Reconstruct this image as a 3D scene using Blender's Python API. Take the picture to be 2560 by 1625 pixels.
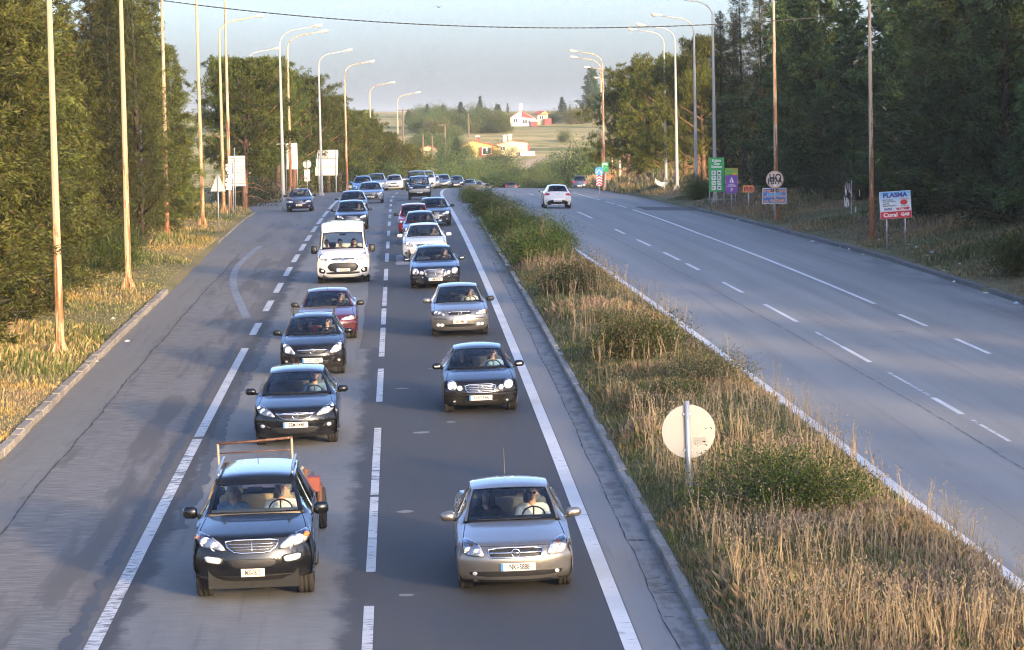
import bpy, bmesh, math, random
import numpy as np
from mathutils import Vector, Matrix
from mathutils.bvhtree import BVHTree
from math import radians, sin, cos, pi, sqrt

random.seed(7)
RNG = np.random.default_rng(11)
scene = bpy.context.scene
for _o in list(bpy.data.objects):
    bpy.data.objects.remove(_o)
COL = scene.collection

# ------------------------------------------------------------------ camera
FPX, CXP, CYP, HC = 8505.0, 1280.0, 812.5, 8.6      # focal length and centre in photo pixels, eye height
PITCH = math.atan(489.3 / FPX)
ROLL = radians(0.7)
FW = np.array([0, cos(PITCH), -sin(PITCH)])
_R0 = np.array([1.0, 0, 0]); _U0 = np.array([0, sin(PITCH), cos(PITCH)])
CR = cos(ROLL) * _R0 - sin(ROLL) * _U0
CU = sin(ROLL) * _R0 + cos(ROLL) * _U0
cam_data = bpy.data.cameras.new('camera')
cam_data.sensor_width = 36.0
cam_data.lens = 36.0 * FPX / 2560.0
cam_data.clip_start = 1.0
cam_data.clip_end = 20000.0
cam = bpy.data.objects.new('camera', cam_data)
COL.objects.link(cam)
cam.matrix_world = Matrix(((CR[0], CU[0], -FW[0], 0), (CR[1], CU[1], -FW[1], 0), (CR[2], CU[2], -FW[2], HC), (0, 0, 0, 1)))
scene.camera = cam

# ------------------------------------------------------------------ sky, sun, exposure
SUN_AZ = radians(30)          # to the right of straight behind the camera
SUN_EL = radians(9.0)
world = bpy.data.worlds.new('World')
scene.world = world
world.use_nodes = True
_n = world.node_tree.nodes; _l = world.node_tree.links
_bg = _n['Background']
_sky = _n.new('ShaderNodeTexSky')
_sky.sky_type = 'NISHITA'
_sky.sun_disc = False
_sky.sun_elevation = SUN_EL
_sky.sun_rotation = math.pi - SUN_AZ
_sky.altitude = 0
_sky.air_density = 0.58
_sky.dust_density = 3.0
_sky.ozone_density = 1.0
_wb = _n.new('ShaderNodeMix'); _wb.data_type = 'RGBA'; _wb.blend_type = 'MULTIPLY'; _wb.inputs['Factor'].default_value = 1.0
_wb.inputs['B'].default_value = (.95, 1.0, 1.19, 1)           # white balance of the whole sky
_l.new(_sky.outputs['Color'], _wb.inputs['A']); _l.new(_wb.outputs['Result'], _bg.inputs['Color'])
_bg.inputs['Strength'].default_value = 0.15
sun_data = bpy.data.lights.new('sun', 'SUN')
sun_data.energy = 2.0
sun_data.angle = radians(3.0)
sun_data.color = (1.0, 0.70, 0.34)
sun = bpy.data.objects.new('sun', sun_data)
COL.objects.link(sun)
_sd = Vector((sin(SUN_AZ) * cos(SUN_EL), -cos(SUN_AZ) * cos(SUN_EL), sin(SUN_EL)))
sun.rotation_euler = _sd.to_track_quat('Z', 'Y').to_euler()
sun.location = _sd * 60
scene.view_settings.view_transform = 'Standard'
scene.view_settings.look = 'None'
scene.view_settings.exposure = 2.05
scene.view_settings.gamma = 1.0
scene.view_settings.use_curve_mapping = False
scene.cycles.max_bounces = 5
scene.cycles.diffuse_bounces = 2
scene.cycles.glossy_bounces = 3
scene.cycles.transparent_max_bounces = 10
scene.cycles.use_adaptive_sampling = True
scene.cycles.adaptive_threshold = 0.025
scene.cycles.denoising_prefilter = 'FAST'
scene.cycles.filter_width = 1.15
scene.cycles.transmission_bounces = 4
scene.cycles.use_denoising = True
scene.cycles.caustics_reflective = False
scene.cycles.caustics_refractive = False

# ------------------------------------------------------------------ pixel to place
def ray(px, py):
    return FW + CR * (px - CXP) / FPX - CU * (py - CYP) / FPX
def at(px, py, Y):
    d = ray(px, py)
    return np.array([0, 0, HC]) + d * (Y / d[1])
def prof(Y):
    """height of the carriageway along the road: a long crest"""
    Y = np.asarray(Y, float)
    a = HC - (4.8 + 7.5e-5 * (Y - 225) ** 2)
    s = -2 * 7.5e-5 * (470 - 225)
    b = HC - (4.8 + 7.5e-5 * (470 - 225) ** 2) + s * (Y - 470)
    return np.where(Y < 470, a, b)
def XE(Y):      # white edge line of the near carriageway
    Y = np.asarray(Y, float)
    return 3.145 - 0.0328 * Y + np.maximum(0, Y - 235) ** 2 / 4800
def XKM(Y): return XE(Y) + 1.0 + 0.4 * np.clip((np.asarray(Y, float) - 150) / 100, 0, 1)   # median kerb
def XKL(Y): return XE(Y) - 11.6 - 0.6 * np.clip((np.asarray(Y, float) - 130) / 70, 0, 1)   # left kerb
def XA(Y):      # dashed line of the far carriageway
    Y = np.asarray(Y, float)
    return np.where(Y < 167, 14.03 - 0.0515 * Y, 5.43 - 0.0435 * (Y - 167)) + np.maximum(0, Y - 235) ** 2 / 4200
def XM(Y): return XA(Y) - 3.65                       # far carriageway, line beside the median
def XB(Y): return XA(Y) + 3.7
def XKR(Y): return XA(Y) + 8.6 - 1.2 * np.clip((np.asarray(Y, float) - 140) / 66, 0, 1)    # right kerb
def g_near(X, Y): return prof(Y) + 0.023 * (X - XE(Y))
def g_far(X, Y): return prof(Y) - 0.018 * (X - XM(Y))
def noise2(x, y, s, seed=0):
    x = np.asarray(x, float) / s; y = np.asarray(y, float) / s
    xi = np.floor(x); yi = np.floor(y); fx = x - xi; fy = y - yi
    def h(a, b):
        v = np.sin(a * 127.1 + b * 311.7 + seed * 74.7) * 43758.5453
        return v - np.floor(v)
    fx = fx * fx * (3 - 2 * fx); fy = fy * fy * (3 - 2 * fy)
    return (h(xi, yi) * (1 - fx) + h(xi + 1, yi) * fx) * (1 - fy) + (h(xi, yi + 1) * (1 - fx) + h(xi + 1, yi + 1) * fx) * fy
_HY = np.array([430, 520, 600, 650, 700, 780, 850, 1000, 1150, 1300, 1600, 2400, 9000], float)
_HZ = np.array([1.2, -1.5, -1.0, 1.8, 3.5, 6.3, 8.2, 11.6, 14.4, 15.5, 11.0, 5.0, 0.0])
def SIDE(Y):   # 1 where a side road opens on the left (Y about 215-250)
    Y = np.asarray(Y, float)
    return np.clip((Y - 212) / 8, 0, 1) * np.clip((262 - Y) / 14, 0, 1)
def terrain(X, Y):
    X = np.asarray(X, float); Y = np.asarray(Y, float)
    xl, xkm, xm, xr = XKL(Y), XKM(Y), XM(Y) - 0.35, XKR(Y)
    n = noise2(X, Y, 3.0, 1) - 0.5; n2 = noise2(X, Y, 11.0, 2) - 0.5
    dl = xl - X
    zl = g_near(xl, Y) + 0.10 + np.clip(dl - 0.3, 0, 12) * 0.035 + np.clip(dl / 3, 0, 1) * (n * 0.18 + n2 * 0.3)
    sd = SIDE(Y)
    zl = zl * (1 - sd) + (g_near(xl, Y) - 0.12 - 0.01 * np.clip(dl, 0, 30)) * sd
    dr = X - xr
    zr = g_far(xr, Y) + 0.10 + np.clip(dr - 0.3, 0, 7) * 0.19 + np.clip(dr - 7.3, 0, 8) * .03 + np.clip(dr / 3, 0, 1) * (n * 0.22 + n2 * 0.35)
    t = np.clip((X - xkm) / np.maximum(0.5, xm - xkm), 0, 1)
    zm = g_near(xkm, Y) * (1 - t) + g_far(xm, Y) * t + 0.12 + 0.22 * np.sin(pi * t) + n * 0.12 * np.sin(pi * t)
    zn = np.where(X < xl, zl, np.where(X < xkm, g_near(X, Y) - 0.15, np.where(X < xm, zm, np.where(X < xr, g_far(X, Y) - 0.15, zr))))
    hill = np.interp(Y, _HY, _HZ) + (noise2(X, Y, 90, 5) - 0.5) * 2.2 + (noise2(X, Y, 30, 6) - 0.5) * 0.7
    w = np.clip((Y - 395) / 70, 0, 1); w = w * w * (3 - 2 * w)
    far_road = np.minimum(hill, prof(Y) - 0.3)
    corr = np.clip((np.abs(X - (xkm + xm) / 2) - 14) / 10, 0, 1)
    return zn * (1 - w) + (far_road * (1 - corr) + hill * corr) * w if False else zn * (1 - w) + hill * w
def hit(px, py, g=terrain, y0=40.0, y1=1500.0):
    """where the sight line through a photo pixel meets a ground function"""
    d = ray(px, py)
    Ys = np.concatenate([np.arange(y0, 300, 0.1), np.arange(300, y1, 0.5)])
    P = np.array([0, 0, HC]) + np.outer(Ys / d[1], d)
    k = np.nonzero(P[:, 2] < g(P[:, 0], P[:, 1]))[0]
    return P[k[0]] if len(k) else P[-1]

# ------------------------------------------------------------------ object helpers
def link(o, parent=None):
    COL.objects.link(o)
    if parent is not None:
        o.parent = parent
    return o
def new_mesh(name, verts, faces, mats=(), midx=None, smooth=False, cols=None, uvs=None):
    me = bpy.data.meshes.new(name)
    verts = np.asarray(verts, np.float32).reshape(-1, 3)
    if isinstance(faces, np.ndarray):
        nf, k = faces.shape
        me.vertices.add(len(verts)); me.vertices.foreach_set('co', verts.ravel())
        me.loops.add(nf * k); me.loops.foreach_set('vertex_index', faces.astype(np.int32).ravel())
        me.polygons.add(nf)
        me.polygons.foreach_set('loop_start', np.arange(0, nf * k, k, dtype=np.int32))
        me.update(calc_edges=True)
    else:
        me.from_pydata([tuple(map(float, v)) for v in verts], [], [tuple(map(int, f)) for f in faces])
        me.update()
    for m in (mats if isinstance(mats, (list, tuple)) else [mats]):
        me.materials.append(m)
    if midx is not None:
        me.polygons.foreach_set('material_index', np.asarray(midx, np.int32))
    if smooth:
        me.polygons.foreach_set('use_smooth', np.ones(len(me.polygons), bool))
    if cols is not None:
        a = me.color_attributes.new('tint', 'FLOAT_COLOR', 'POINT')
        c = np.ones((len(verts), 4), np.float32); c[:, :3] = cols
        a.data.foreach_set('color', c.ravel())
    if uvs is not None:     # per vertex
        u = me.uv_layers.new(name='UVMap')
        li = np.empty(len(me.loops), np.int32); me.loops.foreach_get('vertex_index', li)
        u.data.foreach_set('uv', np.asarray(uvs, np.float32)[li].ravel())
    return me
def mobj(name, me, parent=None, loc=None, rot=None):
    o = bpy.data.objects.new(name, me)
    if loc is not None: o.location = tuple(map(float, loc))
    if rot is not None: o.rotation_euler = rot
    return link(o, parent)
def empty(name, loc=(0, 0, 0), rz=0.0, parent=None):
    o = bpy.data.objects.new(name, None)
    o.empty_display_size = 0.3
    o.location = tuple(map(float, loc)); o.rotation_euler = (0, 0, rz)
    return link(o, parent)
def tag(o, label, cat, group=None, kind=None):
    o['label'] = label; o['category'] = cat
    if group: o['group'] = group
    if kind: o['kind'] = kind
    return o
def structure(o):
    o['kind'] = 'structure'; return o
def copy_tree(o, parent=None):
    c = o.copy(); COL.objects.link(c); c.parent = parent
    for ch in o.children: copy_tree(ch, c)
    return c

class MB:
    """collects simple solids into one mesh"""
    def __init__(s): s.v = []; s.f = []; s.m = []; s.mi = 0
    def add(s, vs, fs):
        b = len(s.v); s.v += [tuple(map(float, p)) for p in vs]
        s.f += [tuple(b + i for i in f) for f in fs]; s.m += [s.mi] * len(fs); return s
    def box(s, c, d, rot=None, bev=0.0):
        hx, hy, hz = d[0] / 2, d[1] / 2, d[2] / 2
        if bev <= 0:
            vs = [(x, y, z) for x in (-hx, hx) for y in (-hy, hy) for z in (-hz, hz)]
            fs = [(0, 1, 3, 2), (4, 6, 7, 5), (0, 4, 5, 1), (2, 3, 7, 6), (0, 2, 6, 4), (1, 5, 7, 3)]
        else:
            b = min(bev, hx * .9, hy * .9, hz * .9)
            vs = []; fs = []
            bm = bmesh.new(); bmesh.ops.create_cube(bm, size=1.0)
            for v in bm.verts: v.co = Vector((v.co.x * d[0], v.co.y * d[1], v.co.z * d[2]))
            bmesh.ops.bevel(bm, geom=bm.edges[:], offset=b, segments=1, affect='EDGES')
            bm.verts.index_update()
            vs = [v.co.copy() for v in bm.verts]; fs = [[v.index for v in f.verts] for f in bm.faces]; bm.free()
        M = rot if rot is not None else Matrix.Identity(3)
        return s.add([M @ Vector(p) + Vector(tuple(map(float, c))) for p in vs], fs)
    def tube(s, pts, r, n=8, cap=True):
        pts = [Vector(tuple(map(float, p))) for p in pts]
        rs = list(r) if isinstance(r, (list, tuple)) else [r] * len(pts)
        vs = []; fs = []
        up = None
        for i, p in enumerate(pts):
            t = (pts[min(i + 1, len(pts) - 1)] - pts[max(i - 1, 0)]).normalized()
            if up is None:
                up = Vector((0, 0, 1)) if abs(t.z) < .9 else Vector((0, 1, 0))
            a = t.cross(up).normalized(); b = a.cross(t).normalized(); up = b
            for k in range(n):
                an = 2 * pi * k / n
                vs.append(p + (a * cos(an) + b * sin(an)) * rs[i])
        for i in range(len(pts) - 1):
            for k in range(n):
                fs.append((i * n + k, i * n + (k + 1) % n, (i + 1) * n + (k + 1) % n, (i + 1) * n + k))
        if cap:
            fs.append(tuple(range(n - 1, -1, -1))); fs.append(tuple((len(pts) - 1) * n + k for k in range(n)))
        return s.add(vs, fs)
    def prism(s, poly, y0, y1):          # polygon in x,z extruded along y
        n = len(poly)
        vs = [(x, y0, z) for x, z in poly] + [(x, y1, z) for x, z in poly]
        fs = [tuple(range(n)), tuple(range(2 * n - 1, n - 1, -1))] + [(i, i + n, (i + 1) % n + n, (i + 1) % n) for i in range(n)]
        return s.add(vs, fs)
    def disc(s, c, r, y0, y1, n=20, rz=None):
        rz = r if rz is None else rz
        return s.prism([(c[0] + r * cos(2 * pi * k / n), c[1] + rz * sin(2 * pi * k / n)) for k in range(n)], y0, y1)
    def mesh(s, name, mats, smooth=False):
        return new_mesh(name, s.v, s.f, mats, s.m, smooth)
    def build(s, name, mats, parent=None, smooth=False, loc=None, rot=None):
        return mobj(name, s.mesh(name, mats, smooth), parent, loc, rot)
def grid_faces(r, c, flip=False):
    a = (np.arange(r - 1)[:, None] * c + np.arange(c - 1)[None, :]).ravel()
    f = np.stack([a, a + 1, a + c + 1, a + c], 1)
    return f[:, ::-1] if flip else f
def auto_smooth(o, ang=40):
    me = o.data
    me.polygons.foreach_set('use_smooth', np.ones(len(me.polygons), bool))
    bm = bmesh.new(); bm.from_mesh(me)
    for e in bm.edges:
        if len(e.link_faces) == 2 and e.calc_face_angle(0) > radians(ang): e.smooth = False
    bm.to_mesh(me); bm.free()
    return o
def text_mesh(s, size, align='CENTER', bold=0.0, sx=1.0):
    cu = bpy.data.curves.new('lettering', 'FONT')
    cu.body = s; cu.size = size; cu.align_x = align; cu.align_y = 'CENTER'
    cu.resolution_u = 3; cu.extrude = 0.0; cu.offset = bold
    global TXT
    TXT = bpy.data.scenes.get('lettering_bench') or bpy.data.scenes.new('lettering_bench')      # a small side scene keeps this fast
    o = bpy.data.objects.new('lettering', cu); TXT.collection.objects.link(o)
    vl = TXT.view_layers[0]; vl.update()
    me = bpy.data.meshes.new_from_object(o.evaluated_get(vl.depsgraph))
    bpy.data.objects.remove(o); bpy.data.curves.remove(cu)
    for v in me.vertices: v.co = (v.co.x * sx, 0, v.co.y)     # stands in the x,z plane, read from -y
    return me
def lettering(s, size, mat, parent, x, y, z, align='CENTER', bold=0.0, sx=1.0, tilt=0.0, name='lettering'):
    me = text_mesh(s, size, align, bold, sx)
    me.materials.append(mat)
    o = mobj(name, me, parent, (x, y, z))
    o.rotation_euler = (0, tilt, 0)
    return o

# ------------------------------------------------------------------ materials
def mat(name, color=(.5, .5, .5), rough=.6, metal=0.0, spec=.5, coat=0.0, emit=None, estr=0.0, coatr=.04):
    m = bpy.data.materials.new(name); m.use_nodes = True
    b = m.node_tree.nodes['Principled BSDF']
    b.inputs['Base Color'].default_value = (*color, 1)
    b.inputs['Roughness'].default_value = rough
    b.inputs['Metallic'].default_value = metal
    b.inputs['Specular IOR Level'].default_value = spec
    b.inputs['Coat Weight'].default_value = coat
    b.inputs['Coat Roughness'].default_value = coatr
    if emit:
        b.inputs['Emission Color'].default_value = (*emit, 1); b.inputs['Emission Strength'].default_value = estr
    return m
class NT:
    """tiny helper around a node tree"""
    def __init__(s, m):
        s.t = m.node_tree; s.b = s.t.nodes['Principled BSDF']
    def n(s, typ, **kw):
        x = s.t.nodes.new(typ)
        for k, v in kw.items(): setattr(x, k, v)
        return x
    def l(s, a, b): s.t.links.new(a, b)
    def coord(s, kind='Object', scale=(1, 1, 1)):
        c = s.n('ShaderNodeTexCoord'); mp = s.n('ShaderNodeMapping'); mp.inputs['Scale'].default_value = scale
        s.l(c.outputs[kind], mp.inputs['Vector']); return mp.outputs['Vector']
    def noise(s, vec, scale, detail=4, rough=.6, dist=0.0):
        x = s.n('ShaderNodeTexNoise'); x.inputs['Scale'].default_value = scale; x.inputs['Detail'].default_value = detail
        x.inputs['Roughness'].default_value = rough; x.inputs['Distortion'].default_value = dist
        s.l(vec, x.inputs['Vector']); return x.outputs['Fac']
    def ramp(s, fac, stops):
        r = s.n('ShaderNodeValToRGB'); e = r.color_ramp.elements
        while len(e) < len(stops): e.new(.5)
        for q, (p, c) in zip(e, stops):
            q.position = p; q.color = (*c, 1) if len(c) == 3 else c
        s.l(fac, r.inputs['Fac']); return r.outputs['Color']
    def mix(s, fac, a, b, mode='MIX'):
        x = s.n('ShaderNodeMix', data_type='RGBA', blend_type=mode)
        for sock, v in ((x.inputs['Factor'], fac), (x.inputs['A'], a), (x.inputs['B'], b)):
            if isinstance(v, (int, float)): sock.default_value = v
            elif isinstance(v, tuple): sock.default_value = (*v, 1) if len(v) == 3 else v
            else: s.l(v, sock)
        return x.outputs['Result']
    def math(s, op, a, b=0.0, clamp=False):
        x = s.n('ShaderNodeMath', operation=op); x.use_clamp = clamp
        for sock, v in ((x.inputs[0], a), (x.inputs[1], b)):
            if isinstance(v, (int, float)): sock.default_value = v
            else: s.l(v, sock)
        return x.outputs[0]
    def bump(s, h, strength=.3, dist=.02):
        x = s.n('ShaderNodeBump'); x.inputs['Strength'].default_value = strength; x.inputs['Distance'].default_value = dist
        s.l(h, x.inputs['Height']); s.l(x.outputs['Normal'], s.b.inputs['Normal'])
    def smooth(s, v, lo, hi):
        x = s.n('ShaderNodeMapRange', interpolation_type='SMOOTHSTEP')
        x.inputs['From Min'].default_value = lo; x.inputs['From Max'].default_value = hi
        s.l(v, x.inputs['Value']); return x.outputs['Result']
# ================================================================== the setting: ground, roads, kerbs, markings
def asphalt_near():
    m = mat('asphalt_near', rough=.85, spec=.35); t = NT(m)
    uv = t.n('ShaderNodeUVMap').outputs['UV']
    sep = t.n('ShaderNodeSeparateXYZ'); t.l(uv, sep.inputs[0]); u, v = sep.outputs[0], sep.outputs[1]
    def mapped(sx, sy):
        mp = t.n('ShaderNodeMapping'); mp.inputs['Scale'].default_value = (sx, sy, 1); t.l(uv, mp.inputs['Vector']); return mp.outputs['Vector']
    wob = t.noise(mapped(1.0, .35), 1.2, 5, .65)                       # ragged edges of worn bands
    wobf = t.noise(mapped(2.6, 9), 1.5, 3, .7)
    ue = t.math('ADD', u, t.math('ADD', t.math('MULTIPLY', t.math('SUBTRACT', wob, .5), 1.0), t.math('MULTIPLY', t.math('SUBTRACT', wobf, .5), .35)))
    def band(lo, hi, e=.12):
        return t.math('MULTIPLY', t.smooth(ue, lo - e, lo + e), t.math('SUBTRACT', 1.0, t.smooth(ue, hi - e, hi + e)))
    fine = t.noise(mapped(1, 1), 55, 3, .7)
    blot = t.noise(mapped(1, .12), .9, 5, .6)
    streak = t.noise(mapped(4.5, .10), 1.0, 4, .6)
    trans = t.noise(mapped(.9, 7), 1.6, 4, .75)                          # short transverse streaks
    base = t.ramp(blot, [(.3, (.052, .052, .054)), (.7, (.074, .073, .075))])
    light = t.ramp(t.math('ADD', t.math('MULTIPLY', blot, .5), t.math('MULTIPLY', trans, .5)), [(.38, (.155, .153, .150)), (.62, (.245, .242, .238))])
    worn = t.ramp(trans, [(.40, (.125, .115, .107)), (.60, (.255, .237, .22))])
    c = t.mix(t.math('SUBTRACT', 1.0, t.smooth(ue, -7.75, -7.45)), base, t.ramp(blot, [(.3, (.105, .096, .088)), (.7, (.14, .128, .116))]))
    wearL = t.math('MULTIPLY', band(-7.2, -4.1, .16), t.smooth(t.noise(mapped(.5, .09), 1.0, 4, .65), .26, .38))
    c = t.mix(wearL, c, light)
    exitw = t.math('MULTIPLY', band(-10.4, -8.1, .3), t.smooth(t.noise(mapped(.8, .06), 1.1, 4, .6), .40, .50))
    c = t.mix(exitw, c, worn)
    c = t.mix(t.math('MULTIPLY', band(-14, -10.35, .10), .9), c, t.ramp(trans, [(.3, (.17, .16, .145)), (.7, (.25, .235, .21))]))
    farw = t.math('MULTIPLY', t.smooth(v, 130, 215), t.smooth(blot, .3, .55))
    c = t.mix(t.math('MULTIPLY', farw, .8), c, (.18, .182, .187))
    sh = t.math('SUBTRACT', 1.0, t.smooth(ue, -.02, .03))
    c = t.mix(t.smooth(u, .10, .16), c, t.ramp(fine, [(.3, (.21, .205, .205)), (.7, (.29, .28, .275))]))
    dirt = t.math('MULTIPLY', t.smooth(u, .55, .75), t.smooth(t.noise(mapped(2.2, .8), 1.4, 5, .7), .42, .62))
    c = t.mix(t.math('MULTIPLY', dirt, .6), c, (.075, .068, .06))
    c = t.mix(t.math('MULTIPLY', t.smooth(streak, .56, .72), .30), c, (.045, .043, .043))
    speck = t.smooth(t.noise(mapped(1.6, 3.2), 2.1, 2, .5), .765, .785)
    c = t.mix(t.math('MULTIPLY', speck, .55), c, (.22, .22, .22))
    g = t.mix(.35, c, t.mix(fine, c, (.16, .16, .16), 'OVERLAY'))
    g = t.mix(1.0, g, (1.0, 1.0, .965), 'MULTIPLY')
    t.l(g, t.b.inputs['Base Color'])
    t.l(t.ramp(blot, [(.3, (.70,) * 3), (.7, (.88,) * 3)]), t.b.inputs['Roughness'])
    t.bump(fine, .25, .006)
    return m
def asphalt_far():
    m = mat('asphalt_far', rough=.75, spec=.4); t = NT(m)
    uv = t.n('ShaderNodeUVMap').outputs['UV']
    sep = t.n('ShaderNodeSeparateXYZ'); t.l(uv, sep.inputs[0]); u, v = sep.outputs[0], sep.outputs[1]
    def mapped(sx, sy):
        mp = t.n('ShaderNodeMapping'); mp.inputs['Scale'].default_value = (sx, sy, 1); t.l(uv, mp.inputs['Vector']); return mp.outputs['Vector']
    fine = t.noise(mapped(1, 1), 50, 3, .7)
    lanes = t.noise(mapped(1.1, .012), 1.0, 3, .5)
    blot = t.noise(mapped(.4, .06), 1.0, 5, .6)
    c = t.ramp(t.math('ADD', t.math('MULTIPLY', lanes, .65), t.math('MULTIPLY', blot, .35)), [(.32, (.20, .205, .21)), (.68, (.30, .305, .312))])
    seam = t.math('SUBTRACT', 1.0, t.smooth(t.math('ABSOLUTE', t.math('ADD', t.math('ADD', u, 3.05 - 3.65), t.math('MULTIPLY', t.math('SUBTRACT', t.noise(mapped(.01, .05), 1, 3), .5), .5))), .03, .12))
    c = t.mix(t.math('MULTIPLY', seam, .0), c, (.06, .06, .06))
    st = t.smooth(t.noise(mapped(.9, .35), 1.3, 5, .7), .60, .74); c = t.mix(t.math('MULTIPLY', st, .35), c, (.10, .10, .10))
    tr_ = t.smooth(t.noise(mapped(2.4, .03), 1.0, 3, .6), .54, .68); c = t.mix(t.math('MULTIPLY', tr_, .28), c, (.12, .122, .126))
    edge = t.math('MULTIPLY', t.smooth(u, 5.8, 8.4), t.smooth(t.noise(mapped(.5, .1), 1, 5, .65), .35, .6))
    c = t.mix(t.math('MULTIPLY', edge, .6), c, (.075, .074, .074))
    g = t.mix(.35, c, t.mix(fine, c, (.16, .16, .16), 'OVERLAY'))
    g = t.mix(1.0, g, (1.0, .975, .90), 'MULTIPLY')
    t.l(g, t.b.inputs['Base Color'])
    t.bump(fine, .2, .006)
    return m
def paint_mat(name, wear, br=1.0):
    m = mat(name, rough=.6); t = NT(m)
    vec = t.coord('Object')
    mp = t.n('ShaderNodeMapping'); mp.inputs['Scale'].default_value = (2.2, 5.5, 1); t.l(vec, mp.inputs['Vector'])
    a = t.noise(mp.outputs['Vector'], 1.4, 6, .75)
    b = t.noise(vec, .35, 3, .6)
    c = t.mix(t.smooth(b, .35, .65), (.50 * br, .50 * br, .49 * br), (.63 * br, .63 * br, .61 * br))
    w = t.smooth(t.math('ADD', a, t.math('MULTIPLY', t.math('SUBTRACT', b, .5), .35)), wear - .03, wear + .04)
    c = t.mix(w, c, (.105, .103, .104))
    t.l(c, t.b.inputs['Base Color'])
    return m
def concrete_mat(name, ca, cb, sc=3.0):
    m = mat(name, rough=.85, spec=.3); t = NT(m)
    vec = t.coord('Object'); oi = t.n('ShaderNodeObjectInfo')
    add = t.n('ShaderNodeVectorMath', operation='ADD'); t.l(vec, add.inputs[0]); t.l(oi.outputs['Location'], add.inputs[1])
    a = t.noise(add.outputs[0], sc, 6, .7); b = t.noise(add.outputs[0], sc * 9, 3, .7)
    c = t.ramp(t.math('ADD', t.math('MULTIPLY', a, .7), t.math('MULTIPLY', b, .3)), [(.35, ca), (.65, cb)])
    c = t.mix(t.math('MULTIPLY', oi.outputs['Random'], .5), c, (.10, .095, .085))
    t.l(c, t.b.inputs['Base Color']); t.bump(b, .4, .01)
    return m
def terrain_mat():
    m = mat('dry_ground', rough=.95, spec=.1); t = NT(m)
    vec = t.coord('Object')
    a = t.noise(vec, .16, 5, .6); b = t.noise(vec, 1.3, 5, .7); c3 = t.noise(vec, .018, 4, .55); d = t.noise(vec, 14, 3, .7)
    near = t.ramp(t.math('ADD', t.math('MULTIPLY', a, .55), t.math('MULTIPLY', b, .45)),
                  [(.30, (.085, .085, .035)), (.44, (.135, .125, .06)), (.56, (.19, .16, .085)), (.72, (.15, .125, .068))])
    mp = t.n('ShaderNodeMapping'); mp.inputs['Scale'].default_value = (.35, 1.4, 1); t.l(vec, mp.inputs['Vector'])
    fields = t.noise(mp.outputs['Vector'], .016, 3, .5)
    far = t.ramp(t.math('ADD', t.math('MULTIPLY', fields, .8), t.math('MULTIPLY', a, .2)),
                 [(.34, (.10, .13, .035)), (.42, (.20, .19, .06)), (.47, (.44, .34, .15)), (.54, (.26, .24, .08)), (.60, (.48, .37, .17)), (.74, (.22, .21, .07))])
    sep = t.n('ShaderNodeSeparateXYZ'); t.l(vec, sep.inputs[0])
    dx_ = t.math('MULTIPLY', t.math('SUBTRACT', sep.outputs[0], 9.5), .11); dy_ = t.math('MULTIPLY', t.math('SUBTRACT', sep.outputs[1], 655), .022)
    bare = t.math('SUBTRACT', 1.0, t.smooth(t.math('ADD', t.math('ADD', t.math('MULTIPLY', dx_, dx_), t.math('MULTIPLY', dy_, dy_)), t.math('MULTIPLY', b, .5)), .9, 1.3))
    far = t.mix(bare, far, (.46, .34, .21))                     # bare earth slope below the houses
    c = t.mix(t.smooth(sep.outputs[1], 420, 560), near, far)
    c = t.mix(.25, c, t.mix(d, c, (.5, .5, .5), 'OVERLAY'))
    t.l(c, t.b.inputs['Base Color']); t.bump(b, .5, .08)
    return m
M_NEAR, M_FAR = asphalt_near(), asphalt_far()
M_PAINT, M_PAINTW, M_PAINTG = paint_mat('road_paint', .64), paint_mat('road_paint_worn', .52), paint_mat('road_paint_ghost', .50, .42)
M_PAINTM = paint_mat('road_paint_mid', .57, .88)
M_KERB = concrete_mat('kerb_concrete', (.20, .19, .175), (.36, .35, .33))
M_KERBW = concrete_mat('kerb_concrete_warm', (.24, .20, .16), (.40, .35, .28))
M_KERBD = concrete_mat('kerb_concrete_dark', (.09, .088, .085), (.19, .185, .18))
M_TERR = terrain_mat()
M_TAR = mat('tar', (.022, .021, .020), .8)

# terrain sheet: fine near the road, coarse out to the horizon
_ys = np.concatenate([[-4000, -1200, -400, -120, -40, 0], np.arange(20, 300, 1.0), np.arange(300, 480, 4.0), np.arange(480, 1400, 14.0), [1400, 1600, 2000, 2800, 4500, 9000]])
_off = np.array([-6000, -2500, -1000, -400, -180, -90, -50, -34])
def _terr():
    V = []; n = None
    for Y in _ys:
        yy = min(max(Y, 20), 420)
        xl, xk, xm, xr = float(XKL(yy)), float(XKM(yy)), float(XM(yy)) - .35, float(XKR(yy))
        xs = np.concatenate([xl + _off, np.linspace(xl - 26, xl - .02, 26), np.linspace(xl + .02, xk - .02, 6), np.linspace(xk + .02, xm - .02, 9),
                             np.linspace(xm + .02, xr - .02, 6), np.linspace(xr + .02, xr + 26, 26), xr - _off[::-1]])
        n = len(xs)
        Z = terrain(xs, np.full(n, Y if Y > 20 else 20.0))
        if Y > 1500 or Y < 0: Z = Z * 0 + (float(np.interp(Y, _HY, _HZ)) if Y > 0 else 0)
        V.append(np.stack([xs, np.full(n, float(Y)), Z], 1))
    V = np.concatenate(V)
    R = len(_ys)
    a = (np.arange(R - 1)[:, None] * n + np.arange(n - 1)[None, :]).ravel()
    F = np.stack([a, a + 1, a + n + 1, a + n], 1)
    return structure(mobj('ground', new_mesh('ground', V, F, M_TERR, smooth=True)))
_terr()

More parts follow.
